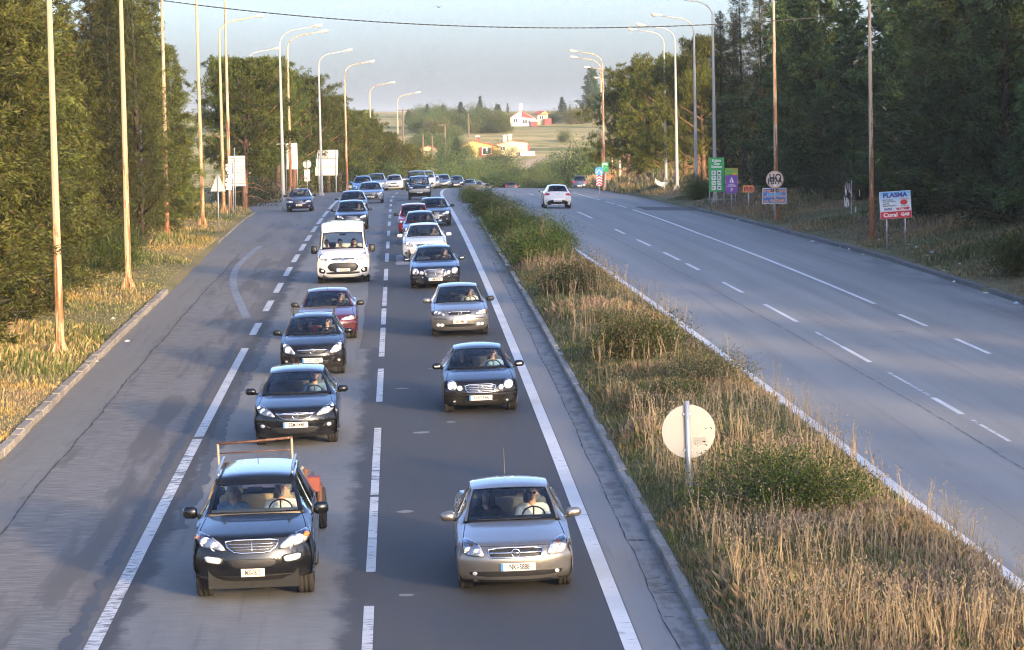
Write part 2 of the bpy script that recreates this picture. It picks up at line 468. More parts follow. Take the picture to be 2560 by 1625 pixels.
def strip(name, xa, xb, ys, z, material, parent=None, nx=1, dz=0.0, xref=None, smooth=True):
    V = []; U = []
    for Y in ys:
        for k in range(nx + 1):
            X = float(xa(Y)) * (1 - k / nx) + float(xb(Y)) * k / nx
            V.append((X, Y, float(z(X, Y)) + dz)); U.append((X - float((xref or xa)(Y)), Y))
    n = nx + 1; a = (np.arange(len(ys) - 1)[:, None] * n + np.arange(nx)[None, :]).ravel()
    F = np.stack([a, a + 1, a + n + 1, a + n], 1)
    return mobj(name, new_mesh(name, V, F, material, smooth=smooth, uvs=U), parent)
_ry = list(np.arange(-10, 480, 2.0)) + list(np.arange(480, 640, 10.0))
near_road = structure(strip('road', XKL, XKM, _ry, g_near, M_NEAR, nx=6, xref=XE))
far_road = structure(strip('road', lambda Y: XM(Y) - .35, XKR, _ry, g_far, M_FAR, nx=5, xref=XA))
# side road on the left and the lay-by mouth on the right
def _quad_sheet(name, corners, g, material, n=10, dz=.006):
    c = [np.array(p, float) for p in corners]; V = []; U = []
    for i in range(n + 1):
        for j in range(n + 1):
            s, q = i / n, j / n
            p = c[0] * (1 - s) * (1 - q) + c[1] * s * (1 - q) + c[2] * s * q + c[3] * (1 - s) * q
            V.append((p[0], p[1], float(g(p[0], p[1])) + dz)); U.append((p[0] - float(XE(p[1])), p[1]))
    a = (np.arange(n)[:, None] * (n + 1) + np.arange(n)[None, :]).ravel()
    return mobj(name, new_mesh(name, V, np.stack([a, a + n + 1, a + n + 2, a + 1], 1), material, smooth=True, uvs=U))
structure(_quad_sheet('side_road', [(float(XKL(214)) + .3, 214), (-60, 224), (-60, 233), (float(XKL(258)) + .3, 258)], lambda X, Y: np.minimum(g_near(X, Y), g_near(float(XKL(Y)), Y) - .01 * (float(XKL(Y)) - X)), M_NEAR))
structure(_quad_sheet('side_road', [(float(XKR(212)) - .2, 212), (30, 236), (30, 250), (float(XKR(262)) - .2, 262)], lambda X, Y: g_far(min(X, float(XKR(Y))), Y) + .01, M_FAR))

# painted markings: each dash its own sheet 4 mm above the road
def dash(road, xc, w, y0, y1, g, material=None, name='lane_dash'):
    ys = list(np.linspace(y0, y1, max(2, int((y1 - y0) / 3) + 1)))
    return strip(name, lambda Y: xc(Y) - w / 2, lambda Y: xc(Y) + w / 2, ys, g, material or M_PAINT, road, dz=.005)
for y0, y1 in ((20, 60), (60, 110), (110, 180), (180, 260), (260, 345)):
    dash(near_road, lambda Y: XE(Y), .235, y0 + .02, y1 - .02, g_near, name='edge_line')
    dash(far_road, lambda Y: XM(Y), .24, y0 + .02, y1 - .02, g_far, name='edge_line')
def ypix(px, py, g): return float(hit(px, py, g, 35, 420)[1])
# centre dashes of the near carriageway (photo rows of far and near ends)
for (ya, yb, w) in ((1515, 1660, 0), (1243, 1430, 0), (1070, 1160, 0), (1160, 1238, 1), (922, 1005, 0), (820, 892, 0), (772, 812, 0), (718, 766, 1),
                    (673, 702, 0), (634, 655, 0), (605, 622, 0), (578, 590, 0), (555, 566, 0), (538, 546, 0), (524, 531, 0), (511, 517, 0), (500, 505, 0), (491, 495, 0), (483, 486, 0)):
    y1, y0 = ypix(950, ya, g_near), ypix(950, yb, g_near)
    dash(near_road, lambda Y: XE(Y) - 3.68, .155, y0, y1, g_near, M_PAINTW if w else M_PAINTM)
# left dashes
for (ya, yb, px) in ((1240, 1700, 300), (1100, 1235, 470), (873, 1090, 560), (808, 838, 645), (752, 778, 678), (708, 732, 702), (668, 690, 728), (636, 655, 750), (610, 626, 766), (588, 602, 780), (566, 580, 792), (546, 560, 804), (528, 542, 816), (496, 522, 832)):
    y1, y0 = ypix(px, ya, g_near), ypix(px, yb, g_near)
    dash(near_road, lambda Y: XE(Y) - 7.62, .215, y0, y1, g_near, M_PAINTW if (ya == 1100) else M_PAINTM)
# worn ghost of an older line that swings across the exit lane
def ghost(Y):
    Y = np.asarray(Y, float); return XE(Y) - 8.0 - 1.9 * np.sin(np.clip((Y - 108) / 36, 0, 1) * pi / 2) ** 1.1 + .9 * (1 - np.cos(np.clip((Y - 140) / 44, 0, 1) * pi / 2))
dash(near_road, ghost, .27, 110, 160, g_near, M_PAINTG, 'old_line')
# far carriageway
for (x0, ya, x1, yb) in ((1540, 573, 1567, 585), (1597, 599, 1631, 615), (1661, 631, 1701, 651), (1719, 659, 1752, 675), (1812, 706, 1865, 732), (1912, 761, 1997, 805), (2105, 867, 2180, 906), (2325, 995, 2398, 1036), (1430, 530, 1478, 546), (1344, 494, 1358, 499), (1318, 484, 1328, 488)):
    a, b = hit(x0, ya, g_far), hit(x1, yb, g_far)
    dash(far_road, XA, .15, float(b[1]), float(a[1]), g_far)
for (x0, ya, x1, yb) in ((2035, 831, 2103, 868), (2205, 930, 2315, 990), (2430, 1050, 2524, 1104)):
    a, b = hit(x0, ya, g_far), hit(x1, yb, g_far)
    dash(far_road, XA, .10, float(b[1]), float(a[1]), g_far, M_PAINTW)
dash(far_road, XB, .16, ypix(2202, 760, g_far), ypix(1571, 524, g_far), g_far, name='edge_line')
for (x0, ya, x1, yb) in ((2252, 786, 2335, 816), (2393, 847, 2494, 885), (1535, 512, 1556, 519), (1508, 504, 1528, 510), (1430, 479, 1498, 500)):
    a, b = hit(x0, ya, g_far), hit(x1, yb, g_far)
    dash(far_road, XB, .15, float(b[1]), float(a[1]), g_far)
# joints and cracks in the road: tar strips
def crack(road, xc, y0, y1, w, g, seed, dz=.004, amp=.06, name='crack', material=None):
    rnd = random.Random(seed); V = []; F = []; ys = np.arange(y0, y1, .35); x = 0
    for i, Y in enumerate(ys):
        x = x * .9 + rnd.uniform(-amp, amp); ww = w * rnd.uniform(.25, 1.3)
        X = float(xc(Y)) + x
        V += [(X - ww / 2, Y, float(g(X, Y)) + dz), (X + ww / 2, Y, float(g(X, Y)) + dz)]
        if i: F.append((2 * i - 2, 2 * i - 1, 2 * i + 1, 2 * i))
    mobj(name, new_mesh(name, V, F, material or M_TAR), road)
M_SEAM = mat('asphalt_seam', (.115, .115, .115), .85); M_BAND = mat('asphalt_sealed_band', (.055, .055, .056), .7)
crack(near_road, lambda Y: XE(Y) - 10.3, 40, 150, .05, g_near, 1, amp=.018, name='gutter_joint', material=mat('joint_dark', (.05, .048, .045), .9))
crack(near_road, lambda Y: XE(Y) + .62, 30, 170, .022, g_near, 2, amp=.012, name='gutter_joint')
crack(near_road, lambda Y: XE(Y) - 7.98, 40, 100, .24, g_near, 3, amp=.012, name='sealed_band', material=M_BAND)
crack(near_road, lambda Y: XE(Y) - 7.12, 60, 104, .30, g_near, 13, amp=.03, name='sealed_band', material=M_BAND)
crack(far_road, lambda Y: XA(Y) - .62 - .004 * (Y - 60), 45, 200, .055, g_far, 4, amp=.012, name='seam', material=M_SEAM)
for k in range(46):
    rnd = random.Random(50 + k); Y0 = rnd.uniform(46, 120); MBk = MB(); X0 = float(XE(Y0)) + .62
    pts = [(X0 + i * .075, Y0 + rnd.uniform(-.05, .05)) for i in range(rnd.randint(3, 6))]
    V = []; F = []
    for i, (x, y) in enumerate(pts):
        w = rnd.uniform(.01, .035)
        V += [(x, y - w, float(g_near(x, y)) + .004), (x, y + w, float(g_near(x, y)) + .004)]
        if i: F.append((2 * i - 2, 2 * i, 2 * i + 1, 2 * i - 1))
    mobj('crack', new_mesh('crack', V, F, M_TAR), near_road)
for k in range(9):          # tar scribbles on the far carriageway
    rnd = random.Random(90 + k); Y0 = rnd.uniform(93, 112); X0 = float(XA(Y0)) + rnd.uniform(.6, 2.6); n = 12; V = []; F = []
    for i in range(n):
        x = X0 + (i - n / 2) * .07; y = Y0 + .25 * sin(i * .7 + k) + rnd.uniform(-.05, .05); w = rnd.uniform(.01, .04)
        V += [(x, y - w, float(g_far(x, y)) + .004), (x, y + w, float(g_far(x, y)) + .004)]
        if i: F.append((2 * i - 2, 2 * i, 2 * i + 1, 2 * i - 1))
    mobj('crack', new_mesh('crack', V, F, M_TAR), far_road)

# kerbs: stone by stone, each a little out of line
def kerb(name, xf, g, y0, y1, step, side, material, w=.16, h=.15, gaps=(), ymax=200):
    root = structure(empty(name, (float(xf(y0)), y0, float(g(float(xf(y0)), y0)))))
    O = np.array([float(xf(y0)), y0, float(g(float(xf(y0)), y0))])
    mb = MB(); mb.box((0, 0, 0), (1, 1, 1))
    vs = []; b = .035
    prof2 = [(-.5, -.5), (-.5, .5 - b * 3), (-.5 + b * 3, .5), (.5, .5), (.5, -.5)]
    V = [(x, y, z) for y in (-.5, .5) for x, z in prof2]
    F = [tuple(range(4, -1, -1)), tuple(range(5, 10))] + [(i, (i + 1) % 5, (i + 1) % 5 + 5, i + 5) for i in range(5)]
    me = new_mesh('kerb_stone', V, F, material)
    rnd = random.Random(int(y0 * 7)); Y = y0
    while Y < y1:
        st = step if Y < 120 else step * 2 if Y < 170 else step * 4
        if not any(a < Y < b2 for a, b2 in gaps):
            xm = float(xf(Y + st / 2)); p0 = np.array([float(xf(Y)), Y, 0]); p1 = np.array([float(xf(Y + st)), Y + st, 0])
            z0 = float(g(p0[0], Y)); z1 = float(g(p1[0], Y + st))
            o = mobj('kerb_stone', me, root)
            o.scale = (w * side, (st - .05) * rnd.uniform(.98, 1.0), h + .12)
            o.location = (xm + side * w / 2 + rnd.uniform(-.008, .008) - O[0], Y + st / 2 - O[1], (z0 + z1) / 2 + h - (h + .12) / 2 + rnd.uniform(-.016, .012) - O[2])
            o.rotation_euler = (math.atan2(z1 - z0, st), rnd.uniform(-.02, .02), -math.atan2(p1[0] - p0[0], st) + rnd.uniform(-.004, .004))
        Y += st
    return root
kerb('kerb_median', XKM, g_near, 24, 262, 1.0, 1, M_KERB, gaps=((127, 131), (141, 144)))
kerb('kerb_left', XKL, g_near, 24, 123, 1.0, -1, M_KERBW, w=.2, h=.17)
kerb('kerb_left_far', XKL, g_near, 165, 212, 1.0, -1, M_KERBW, w=.15, h=.08)
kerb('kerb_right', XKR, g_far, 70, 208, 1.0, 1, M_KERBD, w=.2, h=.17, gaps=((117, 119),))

M_PATCH = [mat('repair_dark', (.075, .075, .078), .85), mat('repair_pale', (.26, .26, .262), .85)]
def repair(road, g, x0, x1, y0, y1, m, seed, xr):
    rnd = random.Random(seed); n = 9; V = []
    for i in range(n):
        Y = y0 + (y1 - y0) * i / (n - 1)
        for X in (float(xr(Y)) + x0 + rnd.uniform(-.05, .05), float(xr(Y)) + x1 + rnd.uniform(-.05, .05)): V.append((X, Y, float(g(X, Y)) + .003))
    mobj('repair_patch', new_mesh('repair_patch', V, [(2 * i, 2 * i + 1, 2 * i + 3, 2 * i + 2) for i in range(n - 1)], m, smooth=True), road)
repair(near_road, g_near, -4.3, -3.75, 96, 128, M_PATCH[0], 1, XE); repair(near_road, g_near, -3.3, -2.2, 138, 146, M_PATCH[1], 2, XE); repair(near_road, g_near, -3.4, -2.6, 156, 176, M_PATCH[0], 3, XE)
repair(far_road, g_far, 4.4, 7.6, 205, 214, M_PATCH[0], 4, XA)
for k in range(14):          # dried spills in the near lane
    rnd = random.Random(300 + k); Y0 = rnd.uniform(50, 110); X0 = float(XE(Y0)) - rnd.uniform(.8, 3.2); L_ = rnd.uniform(.08, .35)
    V = [(X0 + L_ * cos(a) * rnd.uniform(.7, 1.1), Y0 + L_ * 1.3 * sin(a) * rnd.uniform(.5, 1.0), 0) for a in np.linspace(0, 2 * pi, 9)[:-1]]
    mobj('dried_spill', new_mesh('dried_spill', [(x, y, float(g_near(x, y)) + .003) for x, y, z in V], [tuple(range(8))], mat('dried_spill', (.20, .20, .195), .8) if k == 0 else bpy.data.materials['dried_spill']), near_road)
# ================================================================== plants
def leaf_mat(name, trans=.3, rough=.65, sat=1.0):
    m = mat(name, rough=rough, spec=.25); t = NT(m)
    a = t.n('ShaderNodeAttribute'); a.attribute_name = 'tint'
    oi = t.n('ShaderNodeObjectInfo')
    hs = t.n('ShaderNodeHueSaturation')
    t.l(a.outputs['Color'], hs.inputs['Color'])
    t.l(t.math('ADD', .485, t.math('MULTIPLY', oi.outputs['Random'], .03)), hs.inputs['Hue'])
    t.l(t.math('ADD', .68, t.math('MULTIPLY', oi.outputs['Random'], .64)), hs.inputs['Value'])
    t.l(hs.outputs['Color'], t.b.inputs['Base Color'])
    tr = t.n('ShaderNodeBsdfTranslucent'); t.l(hs.outputs['Color'], tr.inputs['Color'])
    mx = t.n('ShaderNodeMixShader'); mx.inputs[0].default_value = trans
    out = t.t.nodes['Material Output']
    t.l(t.b.outputs[0], mx.inputs[1]); t.l(tr.outputs[0], mx.inputs[2]); t.l(mx.outputs[0], out.inputs['Surface'])
    return m
def bark_mat(name, a, b):
    m = mat(name, rough=.9, spec=.1); t = NT(m); vec = t.coord('Object', (3, 3, .7))
    n = t.noise(vec, 4, 6, .7)
    t.l(t.ramp(n, [(.35, a), (.65, b)]), t.b.inputs['Base Color']); t.bump(n, .6, .05)
    return m
M_LEAF = leaf_mat('foliage')
M_GRASS = leaf_mat('grass_blades', .45, .8)
M_BARK = bark_mat('bark_grey', (.030, .025, .020), (.075, .06, .048))
M_BARKR = bark_mat('bark_red', (.10, .055, .035), (.26, .15, .10))
M_TWIG = mat('dry_twig', (.17, .12, .085), .9)

def unit(v): return v / np.maximum(1e-6, np.linalg.norm(v, axis=-1, keepdims=True))
def leaves(P, D, L, W, col, rng, flat=0.0):
    """diamond-shaped sprays at P pointing along D"""
    n = len(P)
    R = unit(rng.normal(size=(n, 3)))
    if flat: R[:, 2] = R[:, 2] * (1 - flat) + flat * 2
    S = unit(np.cross(D, R)); D = unit(D)
    L = np.broadcast_to(np.asarray(L, float), (n,))[:, None]; W = np.broadcast_to(np.asarray(W, float), (n,))[:, None]
    N = np.cross(D, S)
    v0 = P; v1 = P + D * L * .45 + S * W * .5 + N * L * .06; v2 = P + D * L - N * L * .06; v3 = P + D * L * .5 - S * W * .5 + N * L * .06
    V = np.stack([v0, v1, v2, v3], 1).reshape(-1, 3)
    F = np.arange(4 * n).reshape(n, 4)
    C = np.repeat(col, 4, axis=0)
    return V, F, C
def tint(base, n, rng, var=.25, alt=None, palt=0.0):
    b = np.array(base)[None] * (1 + rng.normal(size=(n, 1)) * var)
    b = b * (1 + rng.normal(size=(n, 3)) * .05)
    if alt is not None:
        k = rng.random(n) < palt
        b[k] = np.array(alt) * (1 + rng.normal(size=(k.sum(), 1)) * .2)
    return np.clip(b, .004, 1)
def trunk_mesh(name, pts, rads, material, limbs=()):
    mb = MB(); mb.tube(pts, rads, 9)
    for lp, lr in limbs: mb.tube(lp, lr, 5)
    return mb.mesh(name, material, True)

def cypress_meshes(seed, H, R, power=.75, base=(.055, .060, .018), nb=150, droop=.25, narrow=False, fill=1.0, low=.0, bough=1.0, lf=1.0):
    """cypress or thuja: short up-curving branches ending in drooping sprays"""
    rng = np.random.default_rng(seed)
    tilt = rng.normal(size=2) * .012
    Ps, Ds, Cs, Ls = [], [], [], []
    limbs = []
    lump = rng.random(24) * .5 + .75
    for i in range(nb):
        t = low + (1 - low) * ((i + rng.random()) / nb) ** .95
        az = i * 2.399963 + rng.normal() * .3
        shape = (min(1, .55 + t / .2)) * (1 - t) ** power + (.075 if lf > 1.5 else .04)
        rl = R * shape * lump[int(az * 3.9) % 24] * (.55 + .65 * rng.random())
        rise = (.55 * min(1, t * 5) + .35 * t) * rl + (.0 if not narrow else rl * .9)
        p0 = np.array([tilt[0] * t * H, tilt[1] * t * H, t * H * .93])
        out = np.array([cos(az), sin(az), 0])
        nt = max(3, int(7 * rl / R * 2) + 2)
        hue = rng.normal() * .18
        if rl > .5: limbs.append(([p0, p0 + out * rl * .5 + np.array([0, 0, rise * .35]), p0 + out * rl * .85 + np.array([0, 0, rise * .6])], [.035 + .02 * rl, .025, .01]))
        for k in range(nt):
            s = .28 + .75 * (k + rng.random()) / nt
            c = p0 + out * rl * s + np.array([0, 0, rise * s ** 1.6]) + rng.normal(size=3) * np.array([.22, .22, .16 * bough]) * (.4 + rl * .22)
            n = int((16 + 20 * s) * fill)
            ax = unit(out * (.6 + .3 * s) + rng.normal(size=3) * .35 + np.array([0, 0, .45 - droop * 3.2 * s * rng.random()]))   # one feathery spray
            ln = (.55 + .35 * rng.random()) * (.55 + .15 * rl) * (1.0 if not narrow else .7)
            q = c + ax[None] * (rng.random((n, 1)) - .3) * ln + rng.normal(size=(n, 3)) * .085 * (.7 + .18 * rl)
            d = unit(ax[None] * 1.0 + rng.normal(size=(n, 3)) * .42)
            Ps.append(q); Ds.append(d)
            Cs.append(tint(np.array(base) * max(.35, 1 + hue + .25 * rng.normal()), n, rng, .2, (.11, .075, .03), .05))
            Ls.append(rng.uniform(.09, .20, n) * lf * (1.0 if not narrow else .8))
    P = np.concatenate(Ps); D = np.concatenate(Ds); C = np.concatenate(Cs); L = np.concatenate(Ls)
    V, F, CC = leaves(P, D, L, L * .26, C, rng)
    crown = new_mesh('crown', V, F, M_LEAF, cols=CC)
    pts = [(tilt[0] * z, tilt[1] * z, z) for z in (-.4, .3, H * .3, H * .6, H * .95)]
    tr = trunk_mesh('trunk', pts, [.24, .19, .14, .07, .012], M_BARK, limbs[:60])
    return tr, crown
def pine_meshes(seed, H, R, base=(.060, .068, .018), lean=.8, clear=.35, flat=.75, nl=24):
    """aleppo-type pine: bare leaning red trunk, limbs, rounded needle tufts"""
    rng = np.random.default_rng(seed)
    az0 = rng.random() * 6.28
    def tp(t): return np.array([cos(az0) * lean * t ** 1.6, sin(az0) * lean * t ** 1.6, t * H * .92])
    limbs = []; Ps, Ds, Cs, Ls = [], [], [], []
    for i in range(nl):
        t = clear + (1 - clear) * (i + rng.random() * .8) / nl
        az = i * 2.4 + rng.normal() * .4
        prof_ = sin(pi * min(1, ((t - clear) / (1 - clear)) * flat + .22)) ** .7
        rl = R * prof_ * (.7 + .5 * rng.random())
        p0 = tp(t); out = np.array([cos(az), sin(az), .35 + .5 * t])
        p1 = p0 + out * rl * .55; p2 = p0 + out * rl * .95 + np.array([0, 0, .15 * rl])
        limbs.append(([p0, p1, p2], [.06 + .03 * R / 3, .04, .015]))
        for k in range(7):
            s = .4 + .65 * rng.random()
            c = p0 + out * rl * s + rng.normal(size=3) * np.array([.42, .42, .3]) * (.5 + .16 * R)
            hue = rng.normal() * .2
            for kk in range(5):
                c2 = c + rng.normal(size=3) * np.array([.32, .32, .22]) * (.6 + .12 * R)
                n = 30
                d = unit(rng.normal(size=(n, 3)) + np.array([0, 0, .55]) + unit(c2 - p0)[None] * .4)
                Ps.append(c2 + d * .05 + rng.normal(size=(n, 3)) * .07); Ds.append(d)
                Cs.append(tint(np.array(base) * (1 + hue), n, rng, .2, (.12, .085, .03), .03)); Ls.append(rng.uniform(.16, .30, n))
    for i in range(5):                                   # dead lower branches
        t = clear * (.35 + .6 * rng.random()); az = rng.random() * 6.28; p0 = tp(t); o = np.array([cos(az), sin(az), -.1])
        limbs.append(([p0, p0 + o * .9, p0 + o * 1.8 + np.array([0, 0, -.3])], [.04, .025, .008]))
    P = np.concatenate(Ps); D = np.concatenate(Ds); C = np.concatenate(Cs); L = np.concatenate(Ls)
    V, F, CC = leaves(P, D, L, L * .22, C, rng)
    crown = new_mesh('crown', V, F, M_LEAF, cols=CC)
    tr = trunk_mesh('trunk', [tp(t) + np.array([0, 0, -.3 if t == 0 else 0]) for t in (0, .15, .35, .6, .8, 1)], [.26, .21, .17, .13, .08, .02], M_BARKR, limbs)
    return tr, crown
def shrub_meshes(seed, R, H, base=(.045, .062, .020), n_cl=90, leaf=.07, alt=(.10, .10, .03), palt=.08, spread=.9, per=42, dead=0):
    """broad shrub: many stems from the ground, small leaves in clumps, uneven outline"""
    rng = np.random.default_rng(seed); limbs = []; Ps, Ds, Cs, Ls = [], [], [], []
    lob = rng.random(12) * .6 + .6
    for i in range(n_cl):
        az = rng.random() * 6.28; el = math.asin(rng.random() ** .8) * spread
        rr = (rng.random() ** .45) * lob[int(az / 6.2832 * 12) % 12]
        c = np.array([cos(az) * cos(el) * R * rr, sin(az) * cos(el) * R * rr, (.12 + .95 * sin(el) * rr) * H])
        if i % 3 == 0: limbs.append(([np.array([0, 0, -.05]) + rng.normal(size=3) * [.1, .1, 0], c * np.array([.45, .45, .6]), c], [.03, .018, .006]))
        n = per; sp = .10 + .09 * R
        q = c + rng.normal(size=(n, 3)) * np.array([sp, sp, sp * .8])
        d = unit(rng.normal(size=(n, 3)) + unit(c + [0, 0, .3 * H])[None] * 1.1 + np.array([0, 0, .35]))
        dk = dead and rng.random() < dead
        Ps.append(q); Ds.append(d); Cs.append(tint(np.array((.13, .085, .05) if dk else base) * (1 + rng.normal() * .25), n, rng, .22, alt, palt)); Ls.append(rng.uniform(.6, 1.4, n) * leaf)
    P = np.concatenate(Ps); P[:, 2] = np.maximum(P[:, 2], .02); D = np.concatenate(Ds); C = np.concatenate(Cs); L = np.concatenate(Ls)
    V, F, CC = leaves(P, D, L, L * .5, C, rng)
    crown = new_mesh('foliage', V, F, M_LEAF, cols=CC)
    mb = MB()
    for lp, lr in limbs: mb.tube(lp, lr, 4)
    return mb.mesh('stems', M_TWIG, True), crown

def plant(name, meshes, loc, label, cat, group, rz=0.0, s=1.0, sz=None, names=('trunk', 'crown')):
    root = empty(name, loc, rz)
    root.scale = (s, s, sz if sz else s)
    tag(root, label, cat, group)
    for nm, me in zip(names, meshes): mobj(nm, me, root)
    return root
ORD = ['first', 'second', 'third', 'fourth', 'fifth', 'sixth', 'seventh', 'eighth', 'ninth', 'tenth', 'eleventh', 'twelfth', 'thirteenth', 'fourteenth', 'fifteenth', 'sixteenth', 'seventeenth', 'eighteenth', 'nineteenth', 'twentieth',
       'twenty-first', 'twenty-second', 'twenty-third', 'twenty-fourth', 'twenty-fifth', 'twenty-sixth', 'twenty-seventh', 'twenty-eighth', 'twenty-ninth', 'thirtieth']
CYPR = [cypress_meshes(1, 15, 2.7, .85, (.090, .096, .020), 125, .38, bough=.5, fill=1.45, lf=1.25), cypress_meshes(2, 14, 2.8, .8, (.084, .092, .020), 125, .42, bough=.5, fill=1.45, lf=1.25), cypress_meshes(3, 16, 2.5, .95, (.094, .097, .020), 125, .36, bough=.5, fill=1.45, lf=1.25), cypress_meshes(4, 13.5, 3.0, .75, (.082, .090, .019), 125, .45, bough=.5, fill=1.45, lf=1.25)]
CYN = [cypress_meshes(5, 14, 1.15, .7, (.040, .050, .016), 130, .1, True), cypress_meshes(6, 14.5, 1.7, .85, (.05, .055, .016), 140, .15, True)]
DRK = [cypress_meshes(7, 15, 3.0, 1.0, (.062, .100, .036), 120, .42, bough=.45, fill=1.4, lf=1.7), cypress_meshes(8, 16.5, 2.7, 1.15, (.056, .094, .034), 120, .42, bough=.45, fill=1.4, lf=1.7), cypress_meshes(9, 14, 3.3, .95, (.066, .104, .036), 120, .42, bough=.45, fill=1.4, lf=1.7)]
PIN = [pine_meshes(21, 11, 3.2, (.086, .108, .020), 1.0, .22, .8, 30), pine_meshes(22, 10, 2.9, (.082, .104, .021), 1.4, .26, .8, 28), pine_meshes(23, 11.5, 3.6, (.090, .106, .020), .6, .15, .82, 34), pine_meshes(24, 10.5, 4.0, (.108, .118, .018), .3, .05, .85, 40)]
OLV = [shrub_meshes(31, 2.6, 3.4, (.075, .105, .028), 170, .13, (.12, .12, .05), .1, per=46), shrub_meshes(32, 2.2, 2.8, (.12, .13, .045), 150, .12, per=46), shrub_meshes(33, 3.0, 3.0, (.050, .082, .024), 180, .13, per=46)]
def gz(x, y): return float(terrain(x, y))

# left wall of cypress
_k = 0
for i, (x, y, v, s) in enumerate([(-16.2, 84, 3, 1.0), (-15.9, 92, 1, .95), (-16.6, 99, 0, 1.0), (-16.4, 106, 3, .92), (-17.4, 112, 2, 1.0), (-17.2, 119, 1, .98), (-18.0, 126, 0, .95), (-18.2, 133, 3, .80), (-18.8, 141, 2, .72), (-18.6, 149, 1, .70),
                                (-19.2, 157, 0, .88), (-19.2, 165, 3, .98), (-19.8, 173, 2, 1.02), (-19.4, 181, 1, .88), (-20.0, 189, 0, .9), (-19.6, 196, 1, .76)]):
    plant('cypress_tree', CYPR[v], (x, y, gz(x, y)), f'sunlit olive green cypress, {ORD[i]} from the camera in the front row left of the road', 'tree', 'cypress wall left of the road', i * 1.7, s)
for i, (x, y, v, s) in enumerate([(-22, 104, 1, 1.05), (-23.5, 118, 0, .85), (-24, 131, 2, .8), (-24.5, 143, 3, .72), (-25, 156, 1, .78), (-25.5, 168, 2, 1.0), (-26, 180, 0, 1.0), (-26.5, 192, 3, .9), (-26, 204, 1, .82)]):
    plant('cypress_tree', CYPR[v], (x, y, gz(x, y)), f'olive green cypress, {ORD[i]} from the camera in the back row left of the road', 'tree', 'cypress wall left of the road', i * 2.1 + .6, s)
for i, (px, y, v, s) in enumerate([(262, 150, 0, .98), (118, 112, 0, .60), (330, 158, 1, 1.0), (300, 165, 1, .92)]):
    P = at(px * 1.0632, 400, y)
    plant('slim_cypress', CYN[v], (P[0], y, gz(P[0], y)), ['slim dark cypress spire rising above the left tree wall', 'short dark slim cypress beside the nearest rusty pole', 'slim cypress spire between the second and third rusty poles', 'slim cypress spire close behind the second rusty pole'][i], 'tree', None, i, s)
# pines left, beyond the cypress wall
for i, (px, py, y, v, s) in enumerate([(575, 430, 228, 0, .95), (615, 430, 262, 2, .98), (655, 430, 280, 0, 1.0), (690, 430, 288, 1, 1.0), (640, 430, 305, 2, 1.0), (735, 430, 318, 1, .85), (772, 430, 326, 2, .86), (800, 430, 345, 0, .82), (838, 430, 352, 2, .78), (872, 430, 362, 1, .80),
                                     (905, 430, 380, 2, .62), (935, 430, 400, 3, .62), (965, 430, 415, 3, .60), (560, 430, 250, 2, .98), (845, 430, 385, 0, .86)]):
    P = at(px * 1.0632, py * 1.0632, y)
    plant('pine_tree', PIN[v], (P[0], y, gz(P[0], y)), f'leaning pine with reddish trunk, {ORD[i]} of the pines beyond the left cypress wall', 'tree', 'pines on the left bend', i * 1.3 + .4, s)
# right: dark wall
_r = []
for y in np.arange(98, 222, 7.2): _r.append((float(XKR(y)) + 7.4 + 1.0 * sin(y), y))
for i, (x, y) in enumerate(_r):
    plant('shaded_cypress', DRK[i % 3], (x, y, gz(x, y)), f'dark shaded cypress, {ORD[i]} from the camera in the front row right of the road', 'tree', 'dark tree wall right of the road', i * 1.9, .80 + .30 * ((i * 37) % 10) / 10)
for i, y in enumerate(np.arange(104, 200, 9.0)):
    x = float(XKR(y)) + 13.2 + 1.5 * cos(y)
    plant('shaded_cypress', DRK[(i + 1) % 3], (x, y, gz(x, y)), f'dark shaded cypress, {ORD[i]} from the camera in the back row right of the road', 'tree', 'dark tree wall right of the road', i * 1.1, .85 + .25 * ((i * 53) % 10) / 10)
for i, (px, y, v, s) in enumerate([(1700, 228, 0, .90), (1724, 236, 0, .88), (1752, 226, 1, 1.0), (1795, 220, 1, .95)]):
    P = at(px * 1.0632, 440, y)
    plant('slim_cypress', CYN[v], (P[0], y, gz(P[0], y)), f'slim cypress spire at the far end of the right tree wall, {ORD[i]} from the left', 'tree', 'cypress spires on the right', i, s)
for i, (px, y, v, s) in enumerate([(1478, 318, 3, .92), (1520, 300, 3, 1.05), (1566, 290, 3, 1.0), (1612, 270, 3, .95), (1640, 262, 2, 1.0), (1546, 322, 3, .95), (1655, 250, 3, .8)]):
    P = at(px * 1.0632, 440, y)
    plant('pine_tree', PIN[v], (P[0], y, gz(P[0], y)), f'golden lit bushy pine on the right bend, {ORD[i]} of its clump', 'tree', 'pine clump on the right bend', i * 2.2, s)
# trees beside and behind the camera on the right: they shade the road
for i, (x, y, s) in enumerate([(29, 90, .80), (30, 83, .84), (30, 76, .78), (29, 66, .80), (31, 59, .86), (30, 50, .72), (32, 43, .86), (30, 34, .82), (31, 26, .86), (30, 12, .80), (32, 4, .84), (30, -3, .78), (31, -16, .84), (33, -24, .86), (31, -32, .80), (32, -44, .86), (33, -52, .80), (31, -60, .84)]):
    plant('shaded_cypress', DRK[i % 3], (x, y, gz(x, max(y, 20))), f'dark cypress right of the road beyond the picture edge, {ORD[i]} counted towards the camera', 'tree', 'dark tree wall right of the road', i * .9, s)
